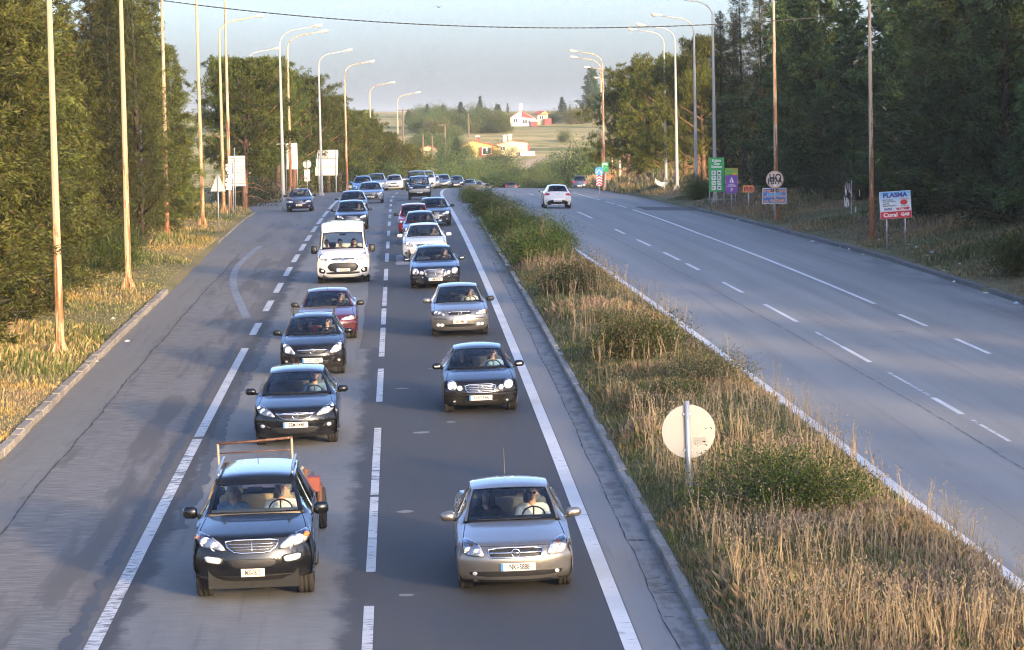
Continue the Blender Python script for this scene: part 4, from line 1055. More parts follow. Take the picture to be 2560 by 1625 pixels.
# signs on the right verge
M_GREEN = mat('sign_green', (.03, .36, .10), .4); M_LIME = mat('sign_lime', (.22, .42, .06), .45); M_PURPLE = mat('sign_purple', (.16, .06, .33), .4); M_ORANGE = mat('sign_orange', (.62, .22, .10), .5)
M_BLUE = mat('sign_blue', (.02, .14, .40), .4); M_WHITE = mat('sign_ink_white', (.78, .78, .76), .45); M_RED = mat('sign_red', (.55, .02, .04), .4); M_DINK = mat('sign_ink_dark', (.015, .015, .02), .5)
M_NAVYI = mat('sign_ink_navy', (.03, .03, .22), .5); M_YEL = mat('sign_ink_orange', (.85, .33, .05), .5); M_ROUND = mat('sign_round_face', (.55, .45, .37), .5); M_SKYB = mat('sign_sky_blue', (.12, .42, .70), .4)
def wsign(name, x0, y0, x1, y1, basey, label, n_posts, m, depth=.04, tilt=0.0, off=(), postm=None):
    """board given by its photo rectangle, standing where its foot meets the verge"""
    P = hit((x0 + x1) / 2, basey); Y = float(P[1])
    a = at(x0, (y0 + y1) / 2, Y); b = at(x1, (y0 + y1) / 2, Y); t = at((x0 + x1) / 2, y0, Y); u = at((x0 + x1) / 2, y1, Y)
    w = b[0] - a[0]; h = t[2] - u[2]; cx = (a[0] + b[0]) / 2
    r = empty(name, (cx, Y, P[2])); tag(r, label, 'sign'); r.rotation_euler = (0, 0, .08)
    zc = (t[2] + u[2]) / 2 - P[2]
    bd = empty('board', (0, 0, zc), 0, r); bd.rotation_euler = (0, tilt, 0)
    if m is not None: MB().box((0, 0, 0), (w, depth, h)).build('panel', m, bd)
    for dx in off: post(r, dx * w, depth / 2 + .03, -.25, zc + h * .1 if n_posts else zc, .03, postm)
    return r, bd, w, h, -depth / 2 - .004
r, bd, w, h, f = wsign('fuel_station_sign', 1772, 394, 1811, 479, 517, 'tall green fuel station sign with white service icons on the right verge', 2, M_GREEN, .06, 0, (-.45, .47))
for k, s_ in enumerate(('Kalsis', 'Gas', 'Station')): lettering(s_, h * .10, M_WHITE, bd, 0, f, h * (.41 - .09 * k), 'CENTER', .006, 1.15)
MB().box((.25, .06, -h / 2 - .45), (w * 1.7, .03, .03)).build('cross_rail', M_GALV, bd)
for i in range(4):
    for j in range(2):
        ix, iz = (-.2 + .36 * j) * w, h * (.055 - .148 * i); s_ = w * .13
        ic = MB().box((ix, f, iz), (s_ * 2, .012, s_ * 2.1), bev=.004).build('icon', M_WHITE, bd)
        g2 = f - .008
        shp = [[('b', -.25, 0, .5, 1.2), ('b', .45, -.1, .14, .9)], [('b', 0, .1, 1.2, .35), ('b', 0, -.3, 1.4, .4)], [('b', 0, .35, 1.3, .35), ('b', 0, -.2, .2, .9)], [('b', -.35, -.1, .35, 1.0), ('b', .35, -.1, .35, 1.0), ('d', -.35, .6), ('d', .35, .6)],
               [('b', -.2, .25, 1.0, .2), ('b', .2, -.25, 1.0, .2)], [], [('r', 0, 0)], [('b', 0, 0, 1.2, .7)]][i * 2 + j]
        mb = MB()
        for q in shp:
            if q[0] == 'b': mb.box((ix + q[1] * s_, g2, iz + q[2] * s_), (q[3] * s_, .004, q[4] * s_))
            if q[0] == 'd': mb.disc((ix + q[1] * s_, iz + q[2] * s_), s_ * .18, g2 - .002, g2 + .002, 10)
            if q[0] == 'r': mb.disc((ix - .25 * s_, iz), s_ * .45, g2 - .002, g2 + .002, 14)
        if shp: mb.build('icon_mark', (M_RED if i * 2 + j == 6 else M_NAVYI if i * 2 + j == 7 else M_DINK), ic)
        else: lettering('Wi-Fi', s_ * .75, M_DINK, ic, ix, g2 - .003, iz, 'CENTER', .003)
r, bd, w, h, f = wsign('lime_sign', 1812, 420, 1845, 452, 512, 'lime green sign half hidden behind the purple one on the right verge', 1, M_LIME, .05, 0, (.3,))
MB().box((0, .0, -h * .58), (w * 1.0, .045, h * .22)).build('lower_strip', M_SIGNW, bd); MB().disc((.25 * w, -.1 * h), h * .22, f - .002, f + .004, 14).build('emblem', M_YEL, bd)
MB().box((.33 * w, f, h * .43), (.3 * w, .006, h * .12)).build('corner_mark', M_ORANGE, bd)
for k in range(2): MB().box((-.15 * w, f, h * (.25 - .25 * k)), (w * .5, .005, h * .06)).build('text_line', M_GREEN, bd)
r, bd, w, h, f = wsign('purple_sign', 1813, 438, 1844, 483, 526, 'purple sign with white drop logo and arrow on a single post', 1, M_PURPLE, .05, 0, (0,))
MB().add([(-.16 * w, f, h * .10), (.0, f, h * .40), (.05 * w, f, h * .40), (-.03 * w, f, h * .18), (-.02 * w, f, h * .10)], [(0, 4, 3, 2, 1)]).add([(.02 * w, f, h * .10), (.06 * w, f, h * .36), (.19 * w, f, h * .10), (.11 * w, f, h * .07)], [(0, 3, 2, 1)]).build('logo', M_WHITE, bd)
lettering('ALPHA', h * .11, M_WHITE, bd, 0, f, -h * .02); lettering('LAVENDER', h * .11, M_WHITE, bd, 0, f, -h * .11)
MB().tube([(-.04 * w, f, -h * .42), (-.04 * w, f, -h * .33), (.05 * w, f, -h * .25)], .016, 6).tube([(-.05 * w, f, -h * .235), (.07 * w, f, -h * .235), (.07 * w, f, -h * .32)], .014, 6).build('arrow', M_WHITE, bd)
P0 = wsign('arrow_sign', 1857, 463, 1886, 481, 526, 'small orange arrow-shaped sign scrawled with dark graffiti', 1, None, .03, 0, (0,)); r, bd, w, h, f = P0
MB().prism([(-w / 2, -h / 2), (w * .38, -h / 2), (w / 2, -h * .2), (w / 2, h * .2), (w * .38, h / 2), (-w / 2, h / 2)], -.015, .015).build('panel', M_ORANGE, bd)
def scrawl(parent, w, h, f, m, seed, n=5, r_=.012, name='graffiti'):
    rnd = random.Random(seed)
    for k in range(n):
        x = -w * .38 + w * .76 * (k + .5) / n; pts = [(x + rnd.uniform(-.5, .5) * w / n, f - .004, h * rnd.choice((-.32, .32, 0, .2, -.15))) for _ in range(5)]
        MB().tube(pts, r_, 5).build(name, m, parent)
scrawl(bd, w, h, -.016, M_RED, 3, 5, .013); scrawl(bd, w, h, -.018, M_DINK, 8, 4, .014)
r, bd, w, h, f = wsign('speed_radar_sign', 1906, 470, 1966, 509, 551, 'blue radar speed check sign with white border and graffiti below the round sign', 1, M_WHITE, .03, 0, (0,))
MB().box((0, f, 0), (w * .955, .006, h * .93), bev=.003).build('field', M_BLUE, bd)
for k, s_ in enumerate(('Η ταχύτητα', 'ελέγχεται', 'με RADAR')): lettering(s_, h * .29, M_YEL, bd, 0, f - .005, h * (.30 - .31 * k), 'CENTER', .006, .98)
for k, (s_, mm, sz, zz) in enumerate((('HERMO', M_SKYB, .24, .06), ('AEMO', M_DINK, .17, .33))): lettering(s_, h * sz * 1.5, mm, bd, .02, f - .008 - .002 * k, h * zz, 'CENTER', .008, .8, name='graffiti')
r2, bd2, w2, h2, f2 = wsign('round_sign', 1915, 427, 1959, 471, 551, 'round faded sign covered in black graffiti above the blue radar sign', 1, None, .03, 0, ())
r2.location.y -= .02
MB().disc((0, 0), w2 / 2, -.015, .015, 32).build('panel', M_ROUND, bd2); MB().tube([(w2 * .47 * cos(a), -.016, w2 * .47 * sin(a)) for a in np.linspace(0, 2 * pi, 33)], .016, 5, False).build('rim', mat('rim_faded', (.48, .30, .25), .6), bd2)
post(r2, 0, .045, -.25, h2 * 2.6, .035)
lettering('HO', h2 * .62, M_DINK, bd2, .02, -.021, h2 * .08, 'CENTER', .012, .75, name='graffiti'); lettering('1B7A', h2 * .5, M_DINK, bd2, -.02, -.023, -h2 * .10, 'CENTER', .010, .8, -.05, name='graffiti')
MB().box((0, -.018, -h2 * .33), (w2 * .14, .006, h2 * .10)).build('sticker', M_WHITE, bd2)
r, bd, w, h, f = wsign('fuel_board', 2199, 478, 2278, 546, 618, 'tilted red, white and blue fuel advert board on two legs at the right', 1, M_WHITE, .04, -.055, (-.27, .32))
def gradient_panel():
    m = mat('sky_gradient', rough=.4); t = NT(m); v = t.coord('Generated'); sep = t.n('ShaderNodeSeparateXYZ'); t.l(v, sep.inputs[0])
    t.l(t.ramp(sep.outputs[2], [(.0, (.66, .68, .70)), (.45, (.60, .66, .72)), (1.0, (.10, .42, .70))]), t.b.inputs['Base Color']); return m
MB().box((0, f + .001, h * .13), (w * .985, .006, h * .72)).build('upper_field', gradient_panel(), bd)
MB().box((0, f, -h * .365), (w * .985, .008, h * .255)).build('lower_field', M_RED, bd)
f -= .006
lettering('PLASMA', h * .225, M_NAVYI, bd, 0, f, h * .355, 'CENTER', .012, 1.12); lettering('center', h * .14, M_RED, bd, w * .30, f, h * .215, 'CENTER', .0, 1, .1)
for k, s_ in enumerate(('ΚΑΥΣΙΜΑ', 'ΠΛΥΝΤΗΡΙΑ', 'ΚΑΦΕ', 'MINI MARKET')): lettering('• ' + s_, h * .075, M_DINK, bd, -w * .44, f, h * (.19 - .072 * k), 'LEFT', .002, 1.1)
lettering('AVIN', h * .12, M_NAVYI, bd, -w * .25, f, -h * .15, 'CENTER', .006, 1.05)
MB().disc((w * .27, h * .08), w * .12, f - .003, f + .002, 22, h * .095).build('red_spot', M_RED, bd); lettering('Eco Energy', h * .055, M_DINK, bd, w * .30, f, -h * .045, 'CENTER', .001, 1.2, -.04)
MB().prism([(w * .02, -h * .185), (w * .36, -h * .185), (w * .36, -h * .215), (w * .47, -h * .145), (w * .36, -h * .075), (w * .36, -h * .11), (w * .02, -h * .11)], f - .003, f + .002).build('arrow', M_RED, bd)
lettering('4 km', h * .09, M_WHITE, bd, w * .18, f - .005, -h * .148, 'CENTER', .003)
lettering('Coral', h * .21, M_WHITE, bd, -w * .18, f - .002, -h * .365, 'CENTER', .008, 1.1); lettering('GAS', h * .16, M_WHITE, bd, w * .29, f - .002, -h * .365, 'CENTER', .008, 1.05)
# torn white sheet in the bushes left of the fuel board
P = hit(2128, 545); r = empty('torn_sheet', P); tag(r, 'torn white plastic sheet hanging in the bushes behind the right verge', 'litter')
rnd = random.Random(12)
for k in range(16):
    xx = rnd.uniform(-.32, .42); z1 = rnd.uniform(.2, 1.5); ln = rnd.uniform(.2, .6); ww = rnd.uniform(.02, .07)
    MB().add([(xx, 0, z1), (xx + ww, .02, z1 + .03), (xx + ww * .8 + rnd.uniform(-.04, .04), .05, z1 + ln), (xx + rnd.uniform(-.04, .04), .03, z1 + ln)], [(0, 1, 2, 3)]).build('strip', M_SIGNW, r)
MB().tube([(0, .04, -.2), (.02, .04, 1.9)], .02, 6).build('stake', M_GALV, r)
# far right: direction and chevron signs on the bend
Y = 262.0; r = sign_root('fork_sign', 1413, Y, 'blue sign with two white arrows above a red and white chevron post'); z0 = r.location.z
post(r, 0, .05, -.2, up(395, Y, 1413) - z0, .04); zc = up(402, Y, 1413) - z0; s_ = .31
MB().prism([(-s_, -s_ * .7 + zc), (-s_ * .7, -s_ + zc), (s_ * .7, -s_ + zc), (s_, -s_ * .7 + zc), (s_, s_ * .5 + zc), (s_ * .5, s_ + zc), (-s_ * .5, s_ + zc), (-s_, s_ * .5 + zc)], -.01, .02).build('arrow_plate', M_SKYB, r)
for sg in (-1, 1): MB().tube([(0, -.014, zc + .12), (sg * .15, -.014, zc - .10)], .03, 5).prism([(sg * .22, zc - .19), (sg * .23, zc - .03), (sg * .07, zc - .13)][::sg], -.02, -.012).build('arrow', M_WHITE, r)
z1, z2 = up(411, Y, 1413) - z0, up(437, Y, 1413) - z0
MB().box((0, .0, (z1 + z2) / 2), (.46, .02, z1 - z2)).build('chevron_panel', M_WHITE, r)
for k in range(4):
    zz = z2 + (z1 - z2) * (.08 + .25 * k); t_ = .105
    MB().add([(-.23, -.014, zz - .10), (0, -.014, zz + .05), (.23, -.014, zz - .10), (.23, -.014, zz - .10 + t_), (0, -.014, zz + .05 + t_), (-.23, -.014, zz - .10 + t_)], [(0, 1, 4, 5), (1, 2, 3, 4)]).build('chevron', M_RED, r)
Y = 285.0; r = sign_root('green_sign', 1427, Y, 'small green sign with white lettering behind the fork sign'); z0 = r.location.z; zc = up(393, Y, 1427) - z0
MB().box((0, 0, zc), (.58, .02, .80)).build('panel', M_GREEN, r); post(r, 0, .05, -.2, zc, .035)
lettering('BABIS', .14, M_WHITE, r, 0, -.014, zc + .30, 'CENTER', .006); lettering('BUTTERFLY', .11, M_WHITE, r, 0, -.014, zc + .19, 'CENTER', .006, .85)
MB().tube([(-.15, -.014, zc - .25), (.0, -.014, zc - .05), (.18, -.014, zc + .02)], .012, 5).disc((-.18, zc + .02), .05, -.018, -.012, 10).build('drawing', M_WHITE, r)
Y = 300.0; r = sign_root('small_blue_sign', 1434, Y, 'small blue sign under an orange board beside the orange lamp post'); z0 = r.location.z
MB().box((0, 0, up(428, Y, 1434) - z0), (.62, .02, .30)).build('blue_plate', M_BLUE, r); MB().box((.06, .01, up(418, Y, 1434) - z0), (.5, .02, .38)).build('orange_plate', M_ORANGE, r); lettering('123', .22, M_WHITE, r, 0, -.014, up(428, Y, 1434) - z0, 'CENTER', .005)
post(r, -.2, .04, -.2, up(413, Y, 1434) - z0, .02); post(r, .2, .04, -.2, up(413, Y, 1434) - z0, .02)
# guard rail end
Y = 250.0; x = px2x(1556, Y); r = empty('guard_rail', (x, Y, gz(x, Y))); tag(r, 'bent end of a grey guard rail in the weeds on the right bend', 'guard rail')
V = []
for i, (dx, dy, z) in enumerate(((-.45, -2.5, .82), (-.25, -1.0, .62), (.15, 1.0, .45), (.5, 3.5, .42), (.9, 7, .42))):
    for j, (o_, dz) in enumerate(((0, -.16), (-.06, -.09), (0, 0), (-.06, .09), (0, .16))): V.append((dx + o_, dy, z + dz))
mobj('rail', new_mesh('rail', V, grid_faces(5, 5), M_SIGNW, smooth=True), r)
for dy in (0, 4): post(r, .3 + .05 * dy, dy, -.3, .5, .05)

# overhead cable from the left poles to the right trees
pts = []
Yc = 176.0
for t in np.linspace(0, 1, 49):
    px = 330 + (1960 - 330) * t; py = -6 + 44 * t + 4 * 48.0 * t * (1 - t) * .98 
    P = at(px * 1.0632, py * 1.0632, Yc + 1.5 * t); pts.append(P)
cab = MB()
for ph in (0, pi): cab.tube([(p[0], p[1] + .014 * cos(ph + i * 1.6), p[2] + .014 * sin(ph + i * 1.6)) for i, p in enumerate(np.array([np.array(pts[int(k)]) * (1 - (k % 1)) + np.array(pts[min(int(k) + 1, 48)]) * (k % 1) for k in np.linspace(0, 48, 193)]))], .019, 5)
tag(cab.build('overhead_cable', mat('cable_black', (.012, .012, .013), .6)), 'twisted black overhead cable sagging across the whole road', 'cable')
# bird
P = at(1097, 18, 210); r = empty('bird', P); tag(r, 'tiny dark bird gliding high above the road', 'bird'); r.rotation_euler = (0, 0, .6)
V = [(0, -.16, 0), (.03, -.05, .02), (.03, .06, .02), (0, .20, 0), (-.03, .06, .02), (-.03, -.05, .02), (.14, -.03, .05), (.30, .05, .02), (.13, .06, .04), (-.14, -.03, .05), (-.30, .05, .02), (-.13, .06, .04), (0, 0, -.035)]
mobj('bird_body', new_mesh('bird_body', V, [(0, 1, 5), (1, 2, 4, 5), (2, 3, 4), (1, 6, 8, 2), (6, 7, 8), (5, 4, 11, 9), (9, 11, 10), (0, 12, 1), (0, 5, 12), (1, 12, 2), (5, 4, 12), (2, 12, 3), (4, 3, 12)], mat('bird_dark', (.02, .02, .02), .8)), r)

# litter along the right kerb and on the verges
M_LIT = [mat('litter_white', (.62, .62, .60), .6), mat('litter_blue', (.35, .48, .58), .5), mat('litter_tan', (.45, .36, .26), .7)]
_lit = []
for k in range(4):
    bm = bmesh.new(); bmesh.ops.create_icosphere(bm, subdivisions=1, radius=.12)
    rnd = random.Random(k)
    for v in bm.verts: v.co = Vector((v.co.x * rnd.uniform(.5, 1.5), v.co.y * rnd.uniform(.5, 1.3), abs(v.co.z) * rnd.uniform(.2, .9)))
    me = bpy.data.meshes.new('litter'); bm.to_mesh(me); bm.free(); me.materials.append(M_LIT[k % 3]); _lit.append(me)
rnd = random.Random(31)
_spots = [(2150, 608), (2158, 610), (2163, 604), (2198, 602), (2213, 602), (2228, 598), (2275, 612), (2290, 620), (2305, 628), (2330, 634), (2322, 640), (2123, 625), (2158, 637), (1845, 552), (1917, 575), (1988, 580), (2030, 605), (2100, 620), (2330, 655), (2385, 706), (2467, 735), (2540, 760), (2310, 640), (2400, 662), (2360, 680), (2480, 680), (1772, 538), (2017, 574)]
for i, (px, py) in enumerate(_spots):
    P = hit(px, py, lambda X, Y: np.where(X < XKR(Y), g_far(X, Y), terrain(X, Y)))
    o = mobj('litter', _lit[i % 4 if i % 5 else 0], None, P); s_ = rnd.uniform(.6, 1.4); o.scale = (s_, s_, s_); o.rotation_euler = (0, 0, rnd.random() * 6)
    tag(o, 'small crumpled piece of litter on the right verge or kerb', 'litter', 'litter along the right verge')
for i, (px, py) in enumerate([(278, 848), (282, 798), (320, 770), (135, 970), (148, 972), (318, 855), (240, 905)]):
    P = hit(px, py, lambda X, Y: np.where(X > XKL(Y), g_near(X, Y), terrain(X, Y)))
    o = mobj('litter', _lit[(i + 2) % 4], None, P); o.scale = (.8, .8, .7); o.rotation_euler = (0, 0, i)
    tag(o, 'small pale piece of litter beside the left kerb', 'litter', 'litter along the left kerb')

# houses on the hill
M_YW = mat('wall_yellow', (.50, .36, .12), .85); M_CW = mat('wall_cream', (.52, .46, .28), .85); M_WW = mat('wall_white', (.56, .55, .54), .85); M_RW = mat('wall_red', (.36, .06, .06), .8); M_RT = mat('roof_tiles', (.32, .095, .065), .85); M_ORW = mat('gable_orange', (.60, .26, .09), .8)
M_PANE = mat('window_pane', (.03, .035, .04), .1, 0, .5); M_FRW = mat('window_frame_white', (.72, .72, .70), .5)
def gable(root, name, x0, x1, y0, y1, z0, ze, zr, wall, roof, xr=None, over=.35, axis='y'):
    xr = (x0 + x1) / 2 if xr is None else xr
    mb = MB(); V = [(x, y, z) for y in (y0, y1) for x, z in ((x0, z0), (x1, z0), (x1, ze[1]), (xr, zr), (x0, ze[0]))]
    mb.add(V, [(0, 1, 2, 3, 4), (9, 8, 7, 6, 5), (1, 6, 7, 2), (0, 4, 9, 5)]); mb.build('wall', wall, root)
    rf = MB(); t_ = .16
    for (xa, za, xb, zb) in ((x0 - over, ze[0] - over * (zr - ze[0]) / (xr - x0), xr, zr), (xr, zr, x1 + over, ze[1] - over * (zr - ze[1]) / (x1 - xr))):
        V = [(xa, y0 - over, za), (xb, y0 - over, zb), (xb, y1 + over, zb), (xa, y1 + over, za)]; V += [(x, y, z + t_) for x, y, z in V]
        V = [(x, y, z + .004) for x, y, z in V]
        rf.add(V, [(3, 2, 1, 0), (4, 5, 6, 7), (0, 1, 5, 4), (1, 2, 6, 5), (2, 3, 7, 6), (3, 0, 4, 7)])
    return rf.build('roof', roof, root)
def window(root, x, y, z, w, h):
    f = MB().box((x, y - .03, z), (w, .06, h)).build('window', M_FRW, root)
    for dx in (-w * .24, w * .24): MB().box((x + dx, y - .065, z), (w * .38, .02, h * .82)).build('pane', M_PANE, f)
Yh = 700.0; m_ = Yh / 8000.0           # metres per display pixel there
def hx(px): return (px - 1167) * m_
xh = px2x(1167, Yh); r = empty('yellow_house', (xh, Yh, up(372, Yh, 1167))); tag(r, 'long yellow house with red tiled roof and chimneys in the valley', 'house'); z0 = r.location.z
def hz(py): return up(py, Yh, 1167) - z0
gable(r, 'a', hx(1083), hx(1180), 0, 9, -4, (hz(346), hz(345)), hz(331), M_YW, M_RT, hx(1118))
gable(r, 'b', hx(1170), hx(1246), 1.5, 9, -4, (hz(341), hz(337)), hz(332), M_CW, M_RT, hx(1206), .15)
MB().box((hx(1150), -.5, (hz(345) + hz(372)) / 2), (hx(1165) - hx(1136), 1.0, hz(345) - hz(372))).build('bay', M_RW, r)
window(r, hx(1150), -1.02, hz(355), 1.9, 1.5); window(r, hx(1187), 1.48, hz(350), 1.1, .9)
for px, py, m2 in ((1128, 321, M_BARKR), (1193, 320, M_WW), (1205, 318, M_CW)):
    c_ = MB(); c_.box((hx(px), 4, (hz(py) + hz(336)) / 2), (.7, .7, hz(py) - hz(336))); ch = c_.build('chimney', m2, r); MB().box((hx(px), 4, hz(py) + .1), (.95, .95, .2)).build('chimney_cap', M_WW, ch)
MB().box((hx(1248), 4, (hz(342) + hz(360)) / 2), (.5, 5, hz(342) - hz(360))).build('side_bay', M_RW, r)
MB().box((hx(1245), 2, hz(362)), (hx(1262) - hx(1228), 5, .9)).build('terrace_wall', M_WW, r)
MB().box((hx(1200), 1.0, hz(366)), (hx(1245) - hx(1165), .4, 1.6)).build('garden_wall', M_CW, r)
Yh = 880.0; m_ = Yh / 8000.0; xh = px2x(1245, Yh); r = empty('white_house', (xh, Yh, up(300, Yh, 1245))); tag(r, 'white house with slanting red gable and tall chimney on the hilltop', 'house'); z0 = r.location.z
def hx(px): return (px - 1245) * m_
gable(r, 'a', hx(1206), hx(1266), 0, 10, -4, (up(277, Yh) - z0, up(279, Yh) - z0), up(260, Yh) - z0, M_WW, M_RT, hx(1232))
def hz(py): return up(py, Yh, 1245) - z0
MB().prism([(hx(1232), hz(275)), (hx(1262), hz(279)), (hx(1258), hz(276)), (hx(1233), hz(262))], -.12, -.02).build('gable_panel', M_RW, r)
MB().box((hx(1262), -.5, hz(290)), (hx(1270) - hx(1254), 1.2, 1.6)).build('garage', M_RW, r)
c_ = MB().box((hx(1231), 3, hz(257)), (.9, .9, 3.0)).build('chimney', M_WW, r); MB().box((hx(1262), -.6, hz(284)), (hx(1272) - hx(1252), 1.4, .35)).build('canopy', M_WW, r)
window(r, hx(1218), -.02, hz(283), 1.2, 1.1); window(r, hx(1240), -.02, hz(286), 1.2, 1.2)
r = empty('cream_house', (px2x(1282, 895), 895, up(296, 895, 1282))); tag(r, 'cream house with wide red hipped roof right of the white house', 'house'); z0 = r.location.z; Yh = 895.0
def hx(px): return (px - 1282) * 895 / 8000
def hz(py): return up(py, 895, 1282) - z0
MB().box((0, 4, (hz(268) - 3) / 2), (hx(1294) - hx(1270), 8, hz(268) + 3)).build('wall', M_CW, r)
MB().add([(hx(1256), -1, hz(268)), (hx(1302), -1, hz(268)), (hx(1302), 9, hz(268)), (hx(1256), 9, hz(268)), (hx(1272), 3, hz(260)), (hx(1287), 3, hz(260))], [(0, 1, 5, 4), (1, 2, 5), (2, 3, 4, 5), (3, 0, 4), (3, 2, 1, 0)]).build('roof', M_RT, r)
MB().prism([(hx(1276), hz(268)), (hx(1296), hz(268)), (hx(1287), hz(261))], -1.1, -1.02).build('gable_front', M_ORW, r)
window(r, hx(1279), -.02, hz(276), 1.0, 1.1); MB().box((hx(1294), -.5, hz(287)), (hx(1302) - hx(1286), 3, 1.9)).build('annex', M_RW, r)
r = empty('farm_shed', (px2x(1013, 640), 640, up(352, 640, 1013))); tag(r, 'low red-roofed shed among scrub left of the yellow house', 'house'); z0 = r.location.z
gable(r, 's', -1.6, 1.6, 0, 4, -3, (.1, .1), .7, M_CW, M_RT)
# utility poles on the hill
M_WOOD = bark_mat('pole_wood', (.10, .07, .05), (.20, .15, .11))
for i, (px, top, bot, Y, arm) in enumerate([(954, 257, 300, 560, 1), (1052, 292, 338, 640, 1), (1108, 268, 303, 780, 0), (1000, 316, 346, 600, 0), (1022, 320, 345, 600, 0), (1365, 255, 294, 900, 1), (1373, 262, 294, 920, 0), (1302, 265, 297, 990, 0), (1336, 272, 297, 960, 0), (1351, 268, 296, 960, 0), (1400, 262, 296, 880, 0), (1387, 362, 386, 560, 0)]):
    x = px2x(px, Y); zt = up(top, Y, px); zb = min(gz(x, Y), up(bot, Y, px)); r = empty('utility_pole', (x, Y, zb)); tag(r, f'weathered wooden utility pole on the hillside, {ORD[i]} of the far poles', 'utility pole', 'utility poles on the hillside')
    MB().tube([(0, 0, -.3), (0, 0, zt - zb)], [.20, .14], 7).build('shaft', M_WOOD, r)
    if arm: MB().box((0, 0, zt - zb - .15), (2.1, .12, .14)).build('crossarm', M_WOOD, r)
wires = [((954, 259, 560), (1052, 294, 640)), ((1052, 294, 640), (1108, 270, 780)), ((1108, 270, 780), (1302, 266, 990))]
for a, b in wires:
    A, B = at(a[0] * 1.0632, a[1] * 1.0632, a[2]), at(b[0] * 1.0632, b[1] * 1.0632, b[2])
    w_ = MB().tube([A + (B - A) * t - np.array([0, 0, 2.0 * t * (1 - t)]) for t in np.linspace(0, 1, 12)], .025, 4).build('power_line', M_BARK)
    tag(w_, f'thin power line on the hillside starting from the {"left" if a[0] < 1000 else "middle" if a[0] < 1100 else "right"} far utility pole', 'wire')
# haze
hb = MB().box((0, 3000, 22), (9000, 9000, 70)).build('haze', [])
hb['kind'] = 'stuff'
mh = bpy.data.materials.new('haze'); mh.use_nodes = True
for x_ in list(mh.node_tree.nodes):
    if x_.type != 'OUTPUT_MATERIAL': mh.node_tree.nodes.remove(x_)
pv = mh.node_tree.nodes.new('ShaderNodeVolumePrincipled'); pv.inputs['Color'].default_value = (.78, .88, 1.0, 1); pv.inputs['Density'].default_value = .0001; pv.inputs['Anisotropy'].default_value = 0
mh.node_tree.links.new(pv.outputs[0], mh.node_tree.nodes['Material Output'].inputs['Volume'])
hb.data.materials.append(mh)
# ================================================================== vehicles
def paint(name, color, metal=0.0, rough=.35, dirt=.25):
    m = mat(name, color, rough, metal, .12 if metal < .1 else .5, 1.0, coatr=.05); t = NT(m)
    vec = t.coord('Object'); n = t.noise(vec, 2.5, 5, .65); fl = t.noise(vec, 380, 1, .5)
    sep = t.n('ShaderNodeSeparateXYZ'); t.l(vec, sep.inputs[0])
    low = t.math('SUBTRACT', 1.0, t.smooth(sep.outputs[2], .12, .62))                   # road dust thrown up along the sills
    d = t.math('MULTIPLY', t.smooth(t.math('ADD', n, t.math('MULTIPLY', low, .30)), .50, .80), dirt)
    c = t.mix(t.math('MULTIPLY', fl, .22 if metal > .2 else .04), (*color,), (min(1, color[0] * 1.7 + .02), min(1, color[1] * 1.7 + .02), min(1, color[2] * 1.7 + .02)))
    t.l(t.mix(d, c, (.20, .175, .145)), t.b.inputs['Base Color'])
    t.l(t.math('ADD', rough, t.math('MULTIPLY', d, .5)), t.b.inputs['Roughness'])
    t.l(t.math('SUBTRACT', 1.0, t.math('MULTIPLY', d, 1.6), True), t.b.inputs['Coat Weight'])
    t.l(t.math('ADD', .03, t.math('MULTIPLY', n, .06)), t.b.inputs['Coat Roughness'])
    return m
def glass_mat(name, tint_, refl=1.0, rough=.02):
    m = bpy.data.materials.new(name); m.use_nodes = True; nt = m.node_tree
    for x in list(nt.nodes):
        if x.type != 'OUTPUT_MATERIAL': nt.nodes.remove(x)
    out = nt.nodes['Material Output']
    tr = nt.nodes.new('ShaderNodeBsdfTransparent'); tr.inputs[0].default_value = (*tint_, 1)
    gl = nt.nodes.new('ShaderNodeBsdfGlossy'); gl.inputs['Roughness'].default_value = rough; gl.inputs['Color'].default_value = (.95, .97, 1, 1)
    fr = nt.nodes.new('ShaderNodeFresnel'); fr.inputs['IOR'].default_value = 1.52
    mu = nt.nodes.new('ShaderNodeMath'); mu.operation = 'MULTIPLY'; mu.use_clamp = True; mu.inputs[1].default_value = refl
    mx = nt.nodes.new('ShaderNodeMixShader')
    nt.links.new(fr.outputs[0], mu.inputs[0]); nt.links.new(mu.outputs[0], mx.inputs[0]); nt.links.new(tr.outputs[0], mx.inputs[1]); nt.links.new(gl.outputs[0], mx.inputs[2]); nt.links.new(mx.outputs[0], out.inputs['Surface'])
    return m
M_WIND = glass_mat('windscreen_glass', (.91, .97, .98), 1.1)
M_SIDEG = glass_mat('side_glass', (.70, .76, .76), 1.3)
M_LENS = glass_mat('lamp_lens', (.93, .94, .95), 1.3, .05)
M_BLACKP = mat('black_plastic', (.014, .014, .015), .5)
M_BLACKG = mat('black_gloss', (.008, .008, .009), .15)
M_TYRE = mat('tyre_rubber', (.022, .020, .018), .85)
M_CHROME = mat('chrome', (.75, .75, .76), .12, 1.0)
M_ALLOY = mat('alloy', (.42, .42, .43), .35, .9)
M_REFLC = mat('lamp_reflector', (.80, .80, .80), .32, .55)
M_AMBER = mat('amber_lens', (.75, .22, .03), .25, 0, .5, .6)
M_LAMPON = mat('lamp_lit', (1, .95, .85), .3, emit=(1, .93, .78), estr=1.3)
M_LAMPDIM = mat('lamp_lit_dim', (1, .95, .85), .3, emit=(1, .86, .62), estr=.22)
M_REDL = mat('red_lens', (.42, .012, .012), .2, 0, .5, .8)
M_PLATE = mat('plate_white', (.56, .545, .50), .5)
M_PLATEY = mat('plate_cream', (.70, .60, .48), .5)
M_PLATEB = mat('plate_blue', (.03, .16, .42), .5)
M_INK = mat('plate_ink', (.02, .02, .022), .6)
